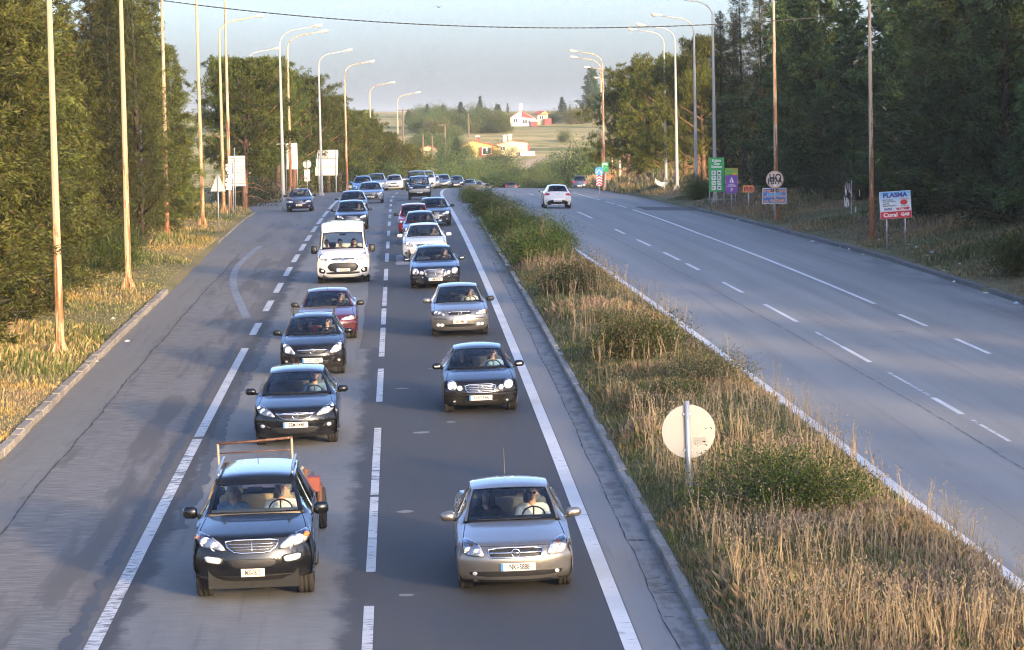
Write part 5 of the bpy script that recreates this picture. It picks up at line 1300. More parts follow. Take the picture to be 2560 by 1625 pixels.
M_SEATG = mat('seat_grey', (.10, .10, .105), .9)
M_SEATB = mat('seat_beige', (.42, .31, .19), .9)
M_DASH = mat('dash', (.025, .026, .028), .75)
M_DASHB = mat('dash_beige', (.30, .24, .16), .8)
M_LINER = mat('headliner', (.55, .54, .52), .9)
M_MIRRG = mat('mirror_glass', (.6, .65, .7), .05, 1.0)
M_UNDER = mat('underbody', (.012, .012, .012), .9)

def crv(pts, n):
    """smooth curve through control points (monotone-ish catmull-rom), n samples per span"""
    P = [np.array(p, float) for p in pts]; out = []
    for i in range(len(P) - 1):
        p0 = P[max(i - 1, 0)]; p1 = P[i]; p2 = P[i + 1]; p3 = P[min(i + 2, len(P) - 1)]
        for k in range(n):
            t = k / n
            m1 = (p2 - p0) * .5 * .8; m2 = (p3 - p1) * .5 * .8
            out.append((2 * t ** 3 - 3 * t ** 2 + 1) * p1 + (t ** 3 - 2 * t ** 2 + t) * m1 + (-2 * t ** 3 + 3 * t ** 2) * p2 + (t ** 3 - t ** 2) * m2)
    out.append(P[-1]); return np.array(out)
def grid_faces(r, c, flip=False):
    a = (np.arange(r - 1)[:, None] * c + np.arange(c - 1)[None, :]).ravel()
    f = np.stack([a, a + 1, a + c + 1, a + c], 1)
    return f[:, ::-1] if flip else f

class Car:
    """a car facing -y; origin on the ground under the middle of the front axle"""
    def __init__(s, spec):
        d = dict(W=1.75, H=1.45, wb=2.65, foh=.88, roh=.95, tyre=.315, tw=.205, hoodf=.72, hoodr=.95, ycowl=.42, ywt=1.12, zwt=None, yroof_r=2.55, ydeck=3.15, zdeck=1.02,
                 roofw=.60, basew=.80, bow=.30, belt=.93, nose=.50, lip=.20, kind='sedan', rear_end=None, bonnet_crown=.035, roofcrown=.05)
        d.update(spec); s.__dict__.update(d)
        if s.zwt is None: s.zwt = s.H - .07
        s.parts()
    def sheet(s, j, u):
        """point on the upper shell: j in profile samples, u in -1..1"""
        p = s.P[j]
        y, z, w, bow, cr, pw = p
        a = abs(u)
        return (u * w, y + bow * a ** 2.6, z - cr * a ** pw)
    def parts(s):
        W2 = s.W / 2; f = -s.foh; H = s.H; L = s.wb + s.roh
        hf, hr = s.hoodf, s.hoodr
        # y, z, half width, bow, crown, crown power
        front = [(f + .13, s.lip, W2 * .86, s.bow * 1.05, 0, 2), (f + .05, s.lip + .10, W2 * .95, s.bow * 1.1, 0, 2), (f, s.nose, W2 * .975, s.bow * 1.12, .0, 2), (f + .035, (s.nose + hf) / 2 + .02, W2 * .965, s.bow * 1.1, .01, 3), (f + .11, hf, W2 * .94, s.bow, .03, 3)]
        hood = [(f + .11, hf, W2 * .94, s.bow, .03, 3), (f + .24, hf + .06, W2 * .93, s.bow * .75, .035, 3), (f * .45 + s.ycowl * .55, hf * .42 + hr * .58 + .025, W2 * .90, .10, s.bonnet_crown + .02, 3), (s.ycowl - .03, hr, W2 * s.basew * 1.04, .10, s.bonnet_crown, 3)]
        screen = [(s.ycowl, hr + .005, W2 * s.basew, .13, .01, 2), ((s.ycowl + s.ywt) / 2 - .015, (hr + s.zwt) / 2 + .025, W2 * (s.basew * .5 + s.roofw * .5) * 1.02, .11, .015, 2), (s.ywt, s.zwt, W2 * s.roofw * 1.02, .09, .03, 2)]
        roof = [(s.ywt, s.zwt, W2 * s.roofw * 1.02, .09, .03, 2), (s.ywt + .22, H - .022, W2 * s.roofw * 1.03, .04, s.roofcrown, 2.5), ((s.ywt + s.yroof_r) / 2, H, W2 * s.roofw * 1.03, 0, s.roofcrown, 2.5), (s.yroof_r, H - (.06 if s.kind == 'sedan' else .03), W2 * s.roofw, -.03, s.roofcrown, 2.5)]
        if s.kind == 'sedan':
            rear = [(s.yroof_r, H - .06, W2 * s.roofw, -.03, s.roofcrown, 2.5), (s.ydeck, s.zdeck, W2 * s.basew * .95, -.1, .02, 2)]
            deck = [(s.ydeck, s.zdeck, W2 * s.basew * .95, -.1, .02, 2), (L - .12, s.zdeck + .02, W2 * .86, -.16, .02, 3), (L - .03, s.zdeck - .1, W2 * .9, -.2, 0, 3), (L, .5, W2 * .95, -.25, 0, 2), (L - .12, .22, W2 * .9, -.25, 0, 2)]
        else:
            rear = [(s.yroof_r, H - .03, W2 * s.roofw, -.03, s.roofcrown, 2.5), (s.ydeck, s.zdeck, W2 * s.basew * 1.02, -.12, .02, 2)]
            deck = [(s.ydeck, s.zdeck, W2 * s.basew * 1.02, -.12, .02, 2), (L - .06, .72, W2 * .95, -.2, 0, 2), (L, .5, W2 * .97, -.25, 0, 2), (L - .10, .22, W2 * .9, -.25, 0, 2)]
        s.seg = {}
        for nm, pts, n in (('front', front, 4), ('hood', hood, 5), ('screen', screen, 5), ('roof', roof, 4), ('rear', rear, 5), ('deck', deck, 4)):
            s.seg[nm] = crv(pts, n)
    def surf(s, nm, n=21, u0=-1.0, u1=1.0, t0=0.0, t1=1.0):
        P = s.seg[nm]; k = np.linspace(t0 * (len(P) - 1), t1 * (len(P) - 1), max(3, int(round((len(P) - 1) * (t1 - t0))) + 1))
        i = np.minimum(k.astype(int), len(P) - 2); fr = (k - i)[:, None]; Q = P[i] * (1 - fr) + P[i + 1] * fr
        us = np.linspace(u0, u1, n); V = []
        for y, z, w, bow, cr, pw in Q:
            a = np.abs(us); V.append(np.stack([us * w, y + bow * a ** 2.6, z - cr * a ** pw], 1))
        return np.concatenate(V), grid_faces(len(Q), n)
def merge(parts):
    V, F, b = [], [], 0
    for v, f in parts:
        V.append(v); F.append(f + b); b += len(v)
    return np.concatenate(V), np.concatenate(F)

_wheel_cache = {}
def wheel(parent, x, y, r, tw, rim=True):
    key = (round(r, 3), round(tw, 3))
    if key not in _wheel_cache:
        t = MB(); n = 26; prof_ = [(-tw / 2, r * .66), (-tw / 2, r * .93), (-tw / 2 + .025, r), (-tw * .17, r), (-tw * .16, r * .978), (-tw * .09, r * .978), (-tw * .08, r), (tw * .08, r), (tw * .09, r * .978), (tw * .16, r * .978), (tw * .17, r), (tw / 2 - .025, r), (tw / 2, r * .93), (tw / 2, r * .66)]
        V = []; F = []
        for k in range(n):
            a = 2 * pi * k / n
            V += [(px, pr * cos(a), pr * sin(a)) for px, pr in prof_]
        m = len(prof_)
        for k in range(n):
            for q in range(m - 1): F.append((k * m + q, k * m + q + 1, ((k + 1) % n) * m + q + 1, ((k + 1) % n) * m + q))
        t.add(V, F)
        d = MB(); V = [(tw * .36, 0, 0)]; F = []
        for k in range(20):
            a = 2 * pi * k / 20; rr = r * .67
            V.append((tw * .30 if k % 4 < 2 else tw * .12, rr * cos(a), rr * sin(a)))
        F = [(0, 1 + k, 1 + (k + 1) % 20) for k in range(20)]
        V2 = [(-x_, y_, z_) for x_, y_, z_ in V]; F2 = [(a + 21, c + 21, b + 21) for a, b, c in F]
        d.add(V + V2, F + F2)
        _wheel_cache[key] = (t.mesh('tyre', M_TYRE, True), d.mesh('rim', M_ALLOY))
    w = empty('wheel', (x, y, r), 0, parent)
    mobj('tyre', _wheel_cache[key][0], w); mobj('rim', _wheel_cache[key][1], w)
    return w

def side_shell(c, sgn):
    """side of the car from sill to shoulder, wheel arches cut as arcs, then up to the roof rail"""
    W2 = c.W / 2; f = -c.foh + c.bow * 1.02; e = c.wb + c.roh - .24
    ys = np.unique(np.concatenate([np.linspace(f, e, 26), [a + d for a in (0, c.wb) for d in np.linspace(-c.tyre * 1.16, c.tyre * 1.16, 13)]]))
    ys = ys[(ys >= f) & (ys <= e)]
    ra = c.tyre * 1.14
    edge = {}
    top = np.concatenate([c.seg[k] for k in ('hood', 'screen', 'roof', 'rear')] + ([c.seg['deck'][:9]] if c.kind == 'sedan' else [c.seg['deck'][:3]]))
    ey = top[:, 0] + top[:, 3]; ez = top[:, 1] - top[:, 4]; ex = top[:, 2]
    o = np.argsort(ey); ey, ez, ex = ey[o], ez[o], ex[o]
    V = []; rows = 11
    for y in ys:
        tz, tx = np.interp(y, ey, ez), np.interp(y, ey, ex)
        t = np.clip((y - f) / (c.ycowl - f), 0, 1)
        tb = np.clip((c.wb + c.roh - y) / .9, 0, 1)
        zb = min(tz - .008, c.hoodf - .05 + (c.belt - c.hoodf + .05) * t ** .8)
        zlow = c.lip + .02
        for a in (0, c.wb):
            if abs(y - a) < ra: zlow = max(zlow, c.tyre + sqrt(ra * ra - (y - a) ** 2))
        zlow = min(zlow, zb - .12)
        end = min(1, .965 + .06 * min(t * 3, 1)) * (.965 + .035 * tb)
        for k, q in enumerate((0, .22, .5, .8, 1.0)):
            z = zlow + (zb - zlow) * q; h = (z - .25) / max(.2, zb - .25)
            bulge = W2 * end * (.955 + .045 * sin(pi * min(1, max(0, .25 + h * .62)))) - .02 * max(0, h - .75) / .25
            V.append((sgn * bulge, y, z))
        xb = V[-1][0] * sgn
        for q in (.06, .2, .45, .7, .9, 1.0):
            z = zb + (tz - zb) * q; x = xb + (tx - xb) * (q ** .85 if tz - zb > .15 else q)
            V.append((sgn * x, y, z))
    V = np.array(V); F = grid_faces(len(ys), rows, sgn < 0)
    # windows: between rows 5 and 9 in the cabin
    ci = np.arange(len(F)) // (rows - 1); ri = np.arange(len(F)) % (rows - 1)
    cy = (ys[ci] + ys[np.minimum(ci + 1, len(ys) - 1)]) / 2
    tzv = np.interp(cy, ey, ez)
    win = (ri >= 5) & (ri <= 8) & (tzv > c.belt + .16) & (cy > c.ycowl + .25) & (cy < c.ydeck + .05)
    pil = win & ((np.abs(cy - (c.ycowl + c.ydeck) * .52) < .07))
    return V, F[~(win & ~pil)], F[win & ~pil]

def project(bvh, x, z, off):
    loc, nrm, _, _ = bvh.ray_cast(Vector((x, -6, z)), Vector((0, 1, 0)))
    if loc is None:
        loc, nrm, _, _ = bvh.find_nearest(Vector((x, -1.0, z)))
        if loc is None: return Vector((x, -.8, z))
        return Vector((x, loc.y - off, z))
    return Vector((x, loc.y - off, z))
def inside(poly, x, z):
    r = False; n = len(poly)
    for i in range(n):
        (x0, z0), (x1, z1) = poly[i], poly[(i + 1) % n]
        if (z0 > z) != (z1 > z) and x < (x1 - x0) * (z - z0) / (z1 - z0) + x0: r = not r
    return r
def rounded(poly, it=2):
    p = [np.array(q, float) for q in poly]
    for _ in range(it):
        q = []
        for i in range(len(p)):
            a, b = p[i], p[(i + 1) % len(p)]
            q += [a * .82 + b * .18, a * .18 + b * .82]
        p = q
    return [tuple(q) for q in p]
def patch(bvh, poly, off, thick=.012):
    """plate following the body: fan of the outline plus inner rings, projected on the shell"""
    Q = [np.array(q, float) for q in poly]; P = []
    for i in range(len(Q)):
        a, b = Q[i], Q[(i + 1) % len(Q)]; k = max(1, int(np.linalg.norm(b - a) / .055))
        P += [a + (b - a) * j / k for j in range(k)]
    c = sum(Q) / len(Q); n = len(P); big = max(np.linalg.norm(q - c) for q in P)
    rings = list(np.linspace(1, 0, max(4, int(big / .10) + 2))[:-1])
    V = []; F = []
    for r in rings:
        for q in P:
            x, z = c + (q - c) * r; V.append(project(bvh, x, z, off))
    V.append(project(bvh, c[0], c[1], off)); m = len(V) - 1
    for k in range(len(rings) - 1):
        for i in range(n): F.append((k * n + i, k * n + (i + 1) % n, (k + 1) * n + (i + 1) % n, (k + 1) * n + i))
    b = (len(rings) - 1) * n
    for i in range(n): F.append((b + i, b + (i + 1) % n, m))
    e = len(V)
    for i in range(n): V.append(V[i] + Vector((0, thick, 0)))
    for i in range(n): F.append((i, e + i, e + (i + 1) % n, (i + 1) % n))
    return V, F
def patch_obj(name, bvh, poly, off, material, parent, thick=.014, smooth=True):
    V, F = patch(bvh, poly, off, thick)
    bm = bmesh.new(); vs = [bm.verts.new(v) for v in V]
    for f in F: bm.faces.new([vs[i] for i in f])
    bmesh.ops.recalc_face_normals(bm, faces=bm.faces[:])
    me = bpy.data.meshes.new(name); bm.to_mesh(me); bm.free(); me.materials.append(material)
    if smooth: me.polygons.foreach_set('use_smooth', np.ones(len(me.polygons), bool))
    return mobj(name, me, parent)
def bar(name, bvh, x0, x1, z0, z1, r, off, material, parent, n=9, arch=0.0):
    pts = []
    for k in range(n):
        t = k / (n - 1); x = x0 + (x1 - x0) * t; z = z0 + (z1 - z0) * t + arch * (1 - (2 * t - 1) ** 2)
        pts.append(project(bvh, x, z, off))
    return MB().tube(pts, r, 6).build(name, material, parent, True)
def mirrorx(poly): return [(-x, z) for x, z in poly][::-1]
def ring_poly(cx, cz, rx, rz=None, n=18):
    rz = rz or rx; return [(cx + rx * cos(2 * pi * k / n), cz + rz * sin(2 * pi * k / n)) for k in range(n)]
def seat(parent, x, y, z, material, rear=False, w=.5):
    s = empty('seat', (x, y, z), 0, parent)
    b = MB(); b.box((0, 0, 0), (w, .5, .14), bev=.05); b.build('cushion', material, s, True)
    b = MB(); b.box((0, .30, .32), (w, .13, .60), Matrix.Rotation(radians(-14), 3, 'X'), .05); b.build('backrest', material, s, True)
    if not rear:
        b = MB(); b.box((0, .40, .70), (.27, .09, .19), bev=.04); b.build('headrest', material, s, True)
    else:
        for dx in (-w * .3, w * .3):
            b = MB(); b.box((dx, .40, .68), (.24, .08, .14), bev=.03); b.build('headrest', material, s, True)
    return s
def emblem_blitz(bvh, cx, cz, r, parent):
    e = empty('badge', (0, 0, 0), 0, parent)
    p = project(bvh, cx, cz, .034)
    mb = MB(); mb.tube([(cx + r * cos(a), p.y, cz + r * sin(a)) for a in np.linspace(0, 2 * pi, 25)], r * .13, 6, False); mb.build('badge_ring', M_CHROME, e, True)
    MB().prism([(cx - r * 1.0, cz + r * .10), (cx + r * .25, cz + r * .22), (cx - r * .05, cz - r * .02), (cx + r * 1.0, cz - r * .10), (cx - r * .25, cz - r * .22), (cx + r * .05, cz + r * .02)], p.y - .006, p.y + .006).build('badge_bolt', M_CHROME, e)
def emblem_star(bvh, cx, cz, r, parent):
    e = empty('badge', (0, 0, 0), 0, parent)
    p = project(bvh, cx, cz, .036)
    mb = MB(); mb.tube([(cx + r * cos(a), p.y, cz + r * sin(a)) for a in np.linspace(0, 2 * pi, 25)], r * .13, 6, False); mb.build('badge_ring', M_CHROME, e, True)
    pts = []
    for k in range(6):
        a = pi / 2 + k * pi / 3; rr = r if k % 2 == 0 else r * .2
        pts.append((cx + rr * cos(a), cz + rr * sin(a)))
    MB().prism(pts, p.y - .006, p.y + .006).build('badge_star', M_CHROME, e)
def emblem_oval(bvh, cx, cz, r, parent, material=None):
    p = project(bvh, cx, cz, .03)
    e = MB().disc((cx, cz), r, p.y - .006, p.y + .01, 20, r * .55).build('badge', M_CHROME, parent)
    MB().disc((cx, cz), r * .85, p.y - .009, p.y - .005, 20, r * .42).build('badge_field', material or M_PLATEB, e)
def number_plate(bvh, x, z, w, h, text, parent, blue=True, material=None, rear=None):
    y = (project(bvh, x, z, .022).y if rear is None else rear)
    sg = 1
    e = empty('number_plate', (x, y, z), 0 if rear is None else pi, parent)
    MB().box((0, .006, 0), (w, .012, h), bev=.004).build('plate_board', material or M_PLATE, e)
    if blue: MB().box((-w / 2 + .022, -.002, 0), (.04, .006, h * .92)).build('country_band', M_PLATEB, e)
    lettering(text, h * .98, M_INK, e, .02 if blue else 0, -.003, -.002, 'CENTER', .0022, (.86 * w / .52) * (.82 if blue else .92) * (.11 / h) if h else 1)
    return e

def build_car(name, spec, label, place, people=()):
    c = Car(spec); S = spec
    root = empty(name); tag(root, label, S.get('cat', 'car'), S.get('group'))
    P = S['paint']; W2 = c.W / 2; H = c.H
    # shell: front, wings, roof, tail
    pr = [c.surf('front'), c.surf('roof'), c.surf('deck')]
    for sg in (-1, 1):   # windscreen pillars
        pr.append(c.surf('screen', 4, *((-1, -.925) if sg < 0 else (.925, 1))))
        pr.append(c.surf('rear', 4, *((-1, -.86) if sg < 0 else (.86, 1))))
    wins = []
    for sg in (-1, 1):
        V, F, G = side_shell(c, sg); pr.append((V, F)); wins.append((V, G))
    pr.append(c.surf('rear', 9, -.86, .86, 0, .10)); pr.append(c.surf('rear', 9, -.86, .86, .9, 1))
    V, F = merge(pr)
    body = mobj('body', new_mesh('body', V, F, P, smooth=True), root)
    if S.get('detail', 1) >= 1:
        hv, hfc = c.surf('hood', 21, -.94, .94, .045, .985)
        hv2, hf2 = c.surf('hood', 21); 
        mobj('wing_channel', new_mesh('wing_channel', hv2 - np.array([0, 0, .012]), hf2, M_BLACKG, smooth=True), root)
        for sg in (-1, 1):
            v, f_ = c.surf('hood', 3, *((-1, -.956) if sg < 0 else (.956, 1)))
            mobj('wing', new_mesh('wing', v, f_, P, smooth=True), root)
        mobj('bonnet', new_mesh('bonnet', hv, hfc, P, smooth=True), root)
    else:
        hv, hfc = c.surf('hood'); mobj('bonnet', new_mesh('bonnet', hv, hfc, P, smooth=True), root)
    allV, allF = merge([(V, F), c.surf('hood')])
    bvh = BVHTree.FromPolygons([tuple(map(float, v)) for v in allV], [tuple(map(int, f)) for f in allF])
    # glass
    gv, gf = c.surf('screen', 19, -.93, .93)
    ws = mobj('windscreen', new_mesh('windscreen', gv, gf, M_WIND, smooth=True), root)
    fr = merge([c.surf('screen', 3, -.945, -.905), c.surf('screen', 3, .905, .945), c.surf('screen', 15, -.93, .93, .0, .055), c.surf('screen', 15, -.93, .93, .955, 1.0)])
    mobj('windscreen_seal', new_mesh('windscreen_seal', fr[0] + np.array([0, -.006, .004]), fr[1], M_BLACKG, smooth=True), ws)
    gv, gf = c.surf('rear', 11, -.87, .87, .09, .92)
    mobj('rear_window', new_mesh('rear_window', gv, gf, M_WIND if not S.get('dark_rear') else M_SIDEG, smooth=True), root)
    for gv, gf in wins:
        used = np.unique(gf); remap = -np.ones(len(gv), int); remap[used] = np.arange(len(used))
        mobj('side_window', new_mesh('side_window', gv[used], remap[gf], M_SIDEG, smooth=True), root)
    # wheels, underside
    for x in (-1, 1):
        for y in (0, c.wb): wheel(root, x * (W2 - c.tw / 2 - .035), y, c.tyre, c.tw)
    MB().box((0, c.wb / 2, .36), (c.W - .5, c.wb + c.foh + c.roh - .5, .30)).box((0, c.wb / 2, c.tyre + .12), (c.W - .12, c.wb - 2 * c.tyre - .16, .4)).build('underbody', M_UNDER, root)
    # cabin
    zs = c.belt - .52
    sm = S.get('seatm', M_SEATG)
    db = MB(); db.box((0, c.ycowl + .42, c.hoodr - .10), (c.W * .80, .50, .18), bev=.06); db.build('dashboard', S.get('dashm', M_DASH), root, True)
    for x in (-.36, .36): seat(root, x * c.W / 1.75, c.ywt + .28, zs, sm)
    if S.get('rear_seat', True): seat(root, 0, min(c.ywt + 1.15, c.yroof_r - .25), zs, sm, True, c.W * .70)
    MB().box((0, c.wb / 2 + .2, .30), (c.W * .8, c.wb * .9, .05)).build('cabin_floor', M_DASH, root)
    sw = MB(); cx, cy, cz = .36 * c.W / 1.75, c.ycowl + .74, c.hoodr - .045
    Rm = Matrix.Rotation(radians(-62), 3, 'X')
    pts = [Vector((cx, cy, cz)) + Rm @ Vector((.18 * cos(a), .18 * sin(a), 0)) for a in np.linspace(0, 2 * pi, 21)]
    sw.tube(pts, .014, 6, False); sw.tube([pts[0], pts[10]], .012, 5); sw.tube([Vector((cx, cy, cz)), pts[15]], .012, 5); sw.build('steering_wheel', M_DASH, root, True)
    rm = MB(); rm.box((0, c.ywt - .02, c.zwt - .10), (.24, .03, .07), bev=.012); rm.build('rear_view_mirror', M_DASH, root, True)
    lv, lf = c.surf('roof', 9, -.93, .93); mobj('headliner', new_mesh('headliner', lv - np.array([0, 0, .035]), lf, M_LINER, smooth=True), root)
    # door mirrors
    mm = S.get('mirror', P)
    for sg in (-1, 1):
        mx, my, mz = sg * (W2 + .09), c.ycowl + .42, c.belt + .06
        mr = MB(); R3 = Matrix.Rotation(sg * .15, 3, 'Z')
        hh = S.get('mirror_h', .145); mr.box((mx, my, mz), (.235, .10, hh), R3, .045)
        m_ = mr.build('door_mirror', M_BLACKP if (S.get('odd_mirror') and sg > 0) else mm, root, True)
        MB().box((sg * (W2 - .045), my + .02, mz - .055), (.12, .05, .05), bev=.015).build('mirror_arm', M_BLACKP, m_, True)
        MB().box((mx, my + .052, mz), (.20, .006, hh * .8)).build('mirror_glass', M_MIRRG, m_)
        if S.get('mirror_lamp'): MB().box((mx, my - .052, mz - .005), (.12, .012, .03), R3, .005).build('mirror_indicator', M_REFLC, m_)
    # wipers
    if S.get('detail', 1) >= 1:
        for (a, b) in ((-.72, .0), (-.12, .62)):
            pts = []
            for t in np.linspace(0, 1, 6):
                u = a + (b - a) * t; q = c.seg['screen'][0] * (1 - .06 - .05 * t * (1 - t)) + c.seg['screen'][2] * (.06 + .05 * t * (1 - t))
                pts.append((u * q[2], q[0] + q[3] * abs(u) ** 2.6 - .02, q[1] + .012))
            MB().tube(pts, .009, 5).build('wiper', M_BLACKP, root)
    # front details
    for k, poly in enumerate(S.get('intake', [])):
        pl = rounded([(x * W2, z) for x, z in poly], 1)
        patch_obj('lower_intake', bvh, pl, .005, M_BLACKP, root)
    for poly in S.get('intake_side', []):
        for q in (poly, mirrorx(poly)): patch_obj('fog_recess', bvh, rounded([(x * W2, z) for x, z in q], 1), .005, M_BLACKP, root)
    for poly in S.get('trim', []): patch_obj('bumper_trim', bvh, rounded([(x * W2, z) for x, z in poly], 1), .012, S.get('trimm', M_BLACKP), root)
    gr = S.get('grille')
    if gr:
        pl = [(x * W2, z) for x, z in gr['poly']]
        g = patch_obj('grille', bvh, rounded(pl, 1), .008, gr.get('mat', M_BLACKP), root)
        if gr.get('frame', True):
            q = rounded(pl, 1); pts = [project(bvh, x, z, .014) for x, z in q + [q[0]]]
            MB().tube(pts, gr.get('fr', .010), 6, False).build('grille_frame', M_CHROME if gr.get('chrome', True) else P, g, True)
        for z in gr.get('bars', []):
            xs = [x for x in np.linspace(-W2, W2, 200) if inside(pl, x, z)]
            if xs: bar('grille_bar', bvh, min(xs) + .012, max(xs) - .012, z, z, gr.get('br', .008), .016, gr.get('barm', M_CHROME), g)
        for x in gr.get('vbars', []):
            zz = [z for z in np.linspace(.2, 1.3, 300) if inside(pl, x, z)]
            if zz: bar('grille_bar', bvh, x, x, min(zz), max(zz), .008, .017, M_CHROME, g, 5)
        if gr.get('topbar'):
            x1, z1, rr = gr['topbar']; bar('grille_bar', bvh, -x1 * W2, x1 * W2, z1, z1, rr, .016, M_CHROME, g, 13, gr.get('arch', 0))
    lit = S.get('lit', 0)
    for hl in S.get('lamps', []):
        for sg in (-1, 1):
            poly = [(x * W2, z) for x, z in hl['poly']]
            if sg < 0: poly = mirrorx(poly)
            h = patch_obj('headlight', bvh, rounded(poly, hl.get('rd', 1)), .006, hl.get('base', M_REFLC), root)
            for (bx, bz, br, kind) in hl.get('bulbs', []):
                q = project(bvh, sg * bx * W2, bz, .010)
                if kind == 'amber':
                    patch_obj('indicator', bvh, ring_poly(sg * bx * W2, bz, br, br * .7, 12), .012, M_AMBER, h); continue
                MB().tube([(q.x + br * cos(a), q.y - .004, q.z + br * sin(a)) for a in np.linspace(0, 2 * pi, 17)], br * .16, 5, False).build('lamp_rim', M_CHROME, h, True)
                V_ = []
                for i, (rr, dy) in enumerate(((1, 0), (.75, -.012), (.4, -.02), (0, -.023))):
                    V_ += [(q.x + br * .9 * rr * cos(2 * pi * k / 12), q.y + dy, q.z + br * .9 * rr * sin(2 * pi * k / 12)) for k in range(12)]
                me = new_mesh('lamp_bulb', V_, [(i * 12 + k, i * 12 + (k + 1) % 12, (i + 1) * 12 + (k + 1) % 12, (i + 1) * 12 + k) for i in range(3) for k in range(12)],
                              (M_LAMPON if lit == 2 else M_LAMPDIM) if (lit and kind == 'main') else (M_REFLC if kind != 'dark' else M_BLACKG), smooth=True)
                mobj('lamp_bulb', me, h)
            patch_obj('lens', bvh, rounded(poly, hl.get('rd', 1)), .034, M_LENS, h)
    for poly in S.get('fogpoly', []):
        for q in (poly, mirrorx(poly)): patch_obj('fog_light', bvh, rounded([(x * W2, z) for x, z in q], 1), .014, M_REFLC, root)
    for (fx, fz, fr_, on) in S.get('fogs', []):
        for sg in (-1, 1):
            q = project(bvh, sg * fx * W2, fz, .01)
            f_ = patch_obj('fog_light', bvh, ring_poly(sg * fx * W2, fz, fr_, fr_ * .85), .013, M_LAMPDIM if on else M_REFLC, root)
    b = S.get('badge')
    if b: {'blitz': emblem_blitz, 'star': emblem_star, 'oval': emblem_oval}[b[0]](bvh, 0, b[1], b[2], root)
    if S.get('plate'):
        t, z, w, h = S['plate'][:4]
        number_plate(bvh, S.get('plate_x', 0), z, w, h, t, root, S.get('plate_blue', True), S.get('platem'))
    if S.get('aerial'):
        ax, ay, ah, al = S['aerial']; zt = H - .03
        MB().tube([(ax, ay, zt), (ax, ay + al, zt + ah)], [.008, .003], 5).build('aerial', M_BLACKP, root)
    if S.get('rails'):
        for sg in (-1, 1):
            MB().tube([(sg * W2 * c.roofw * .96, y, H - .04 + .075 * (1 - ((y - (c.ywt + c.yroof_r) / 2 - .1) / ((c.yroof_r - c.ywt) * .52)) ** 6)) for y in np.linspace(c.ywt + .12, c.yroof_r + .05, 12)], .026, 7).build('roof_rail', S.get('railm', M_ALLOY), root, True)
    if S.get('rack'):
        for y in S['rack']:
            r_ = empty('roof_rack', (0, y, H), 0, root)
            MB().box((0, 0, .09), (c.W * .72, .035, .022)).build('rack_bar', M_BLACKP, r_)
            for sg in (-1, 1): MB().box((sg * W2 * c.roofw * 1.0, 0, .02), (.05, .04, .16), bev=.008).build('rack_foot', M_BLACKP, r_)
    # stand it on the road
    gx, gy, gfun, head = place
    e = .5; z = float(gfun(gx, gy))
    ty = Vector((-sin(head), cos(head), 0)); tx = Vector((cos(head), sin(head), 0))
    ty.z = (float(gfun(gx + ty.x * e, gy + ty.y * e)) - z) / e; tx.z = (float(gfun(gx + tx.x * e, gy + tx.y * e)) - z) / e
    tx.normalize(); tz = tx.cross(ty).normalized(); ty = tz.cross(tx)
    root.matrix_world = Matrix(((tx.x, ty.x, tz.x, gx), (tx.y, ty.y, tz.y, gy), (tx.z, ty.z, tz.z, z + .004), (0, 0, 0, 1)))
    c.root = root
    return c
def placed(px, py, gfun=g_near, head=None, dx=0.0):
    """px,py: display-size photo position of the road under the middle of the front axle"""
    P = hit(px * 1.0632, py * 1.0632, gfun, 40, 420)
    y = float(P[1]); h = math.atan(.0328 - max(0, y - 235) / 2400) if head is None else head
    return (float(P[0]) + dx, y, gfun, h)
def far_place(px, Y, gfun=g_near, head=None):
    x = (px * 1.0632 - CXP) / FPX * Y
    return (x, Y, gfun, math.atan(.0328 - max(0, Y - 235) / 2400) if head is None else head)
BLACK = paint('paint_black', (.004, .0045, .006), .0, .3, .04)
BLACK2 = paint('paint_black_dusty', (.006, .006, .007), .0, .35, .10)
NAVY = paint('paint_navy', (.010, .016, .030), .3, .3, .12)
SILVER = paint('paint_silver', (.265, .25, .23), .85, .36, .10)
SILVERW = paint('paint_silver_beige', (.27, .26, .245), .8, .4, .14)
GREYB = paint('paint_grey_blue', (.22, .26, .32), .75, .38, .15)
MAROON = paint('paint_maroon', (.085, .008, .015), .35, .3, .14)
WHITE = paint('paint_white', (.60, .60, .60), .0, .35, .14)
RED = paint('paint_red', (.30, .012, .035), .1, .35, .1)
BLUE = paint('paint_blue', (.03, .17, .42), .3, .35, .1)
DGREY = paint('paint_dark_grey', (.045, .05, .058), .5, .35, .15)

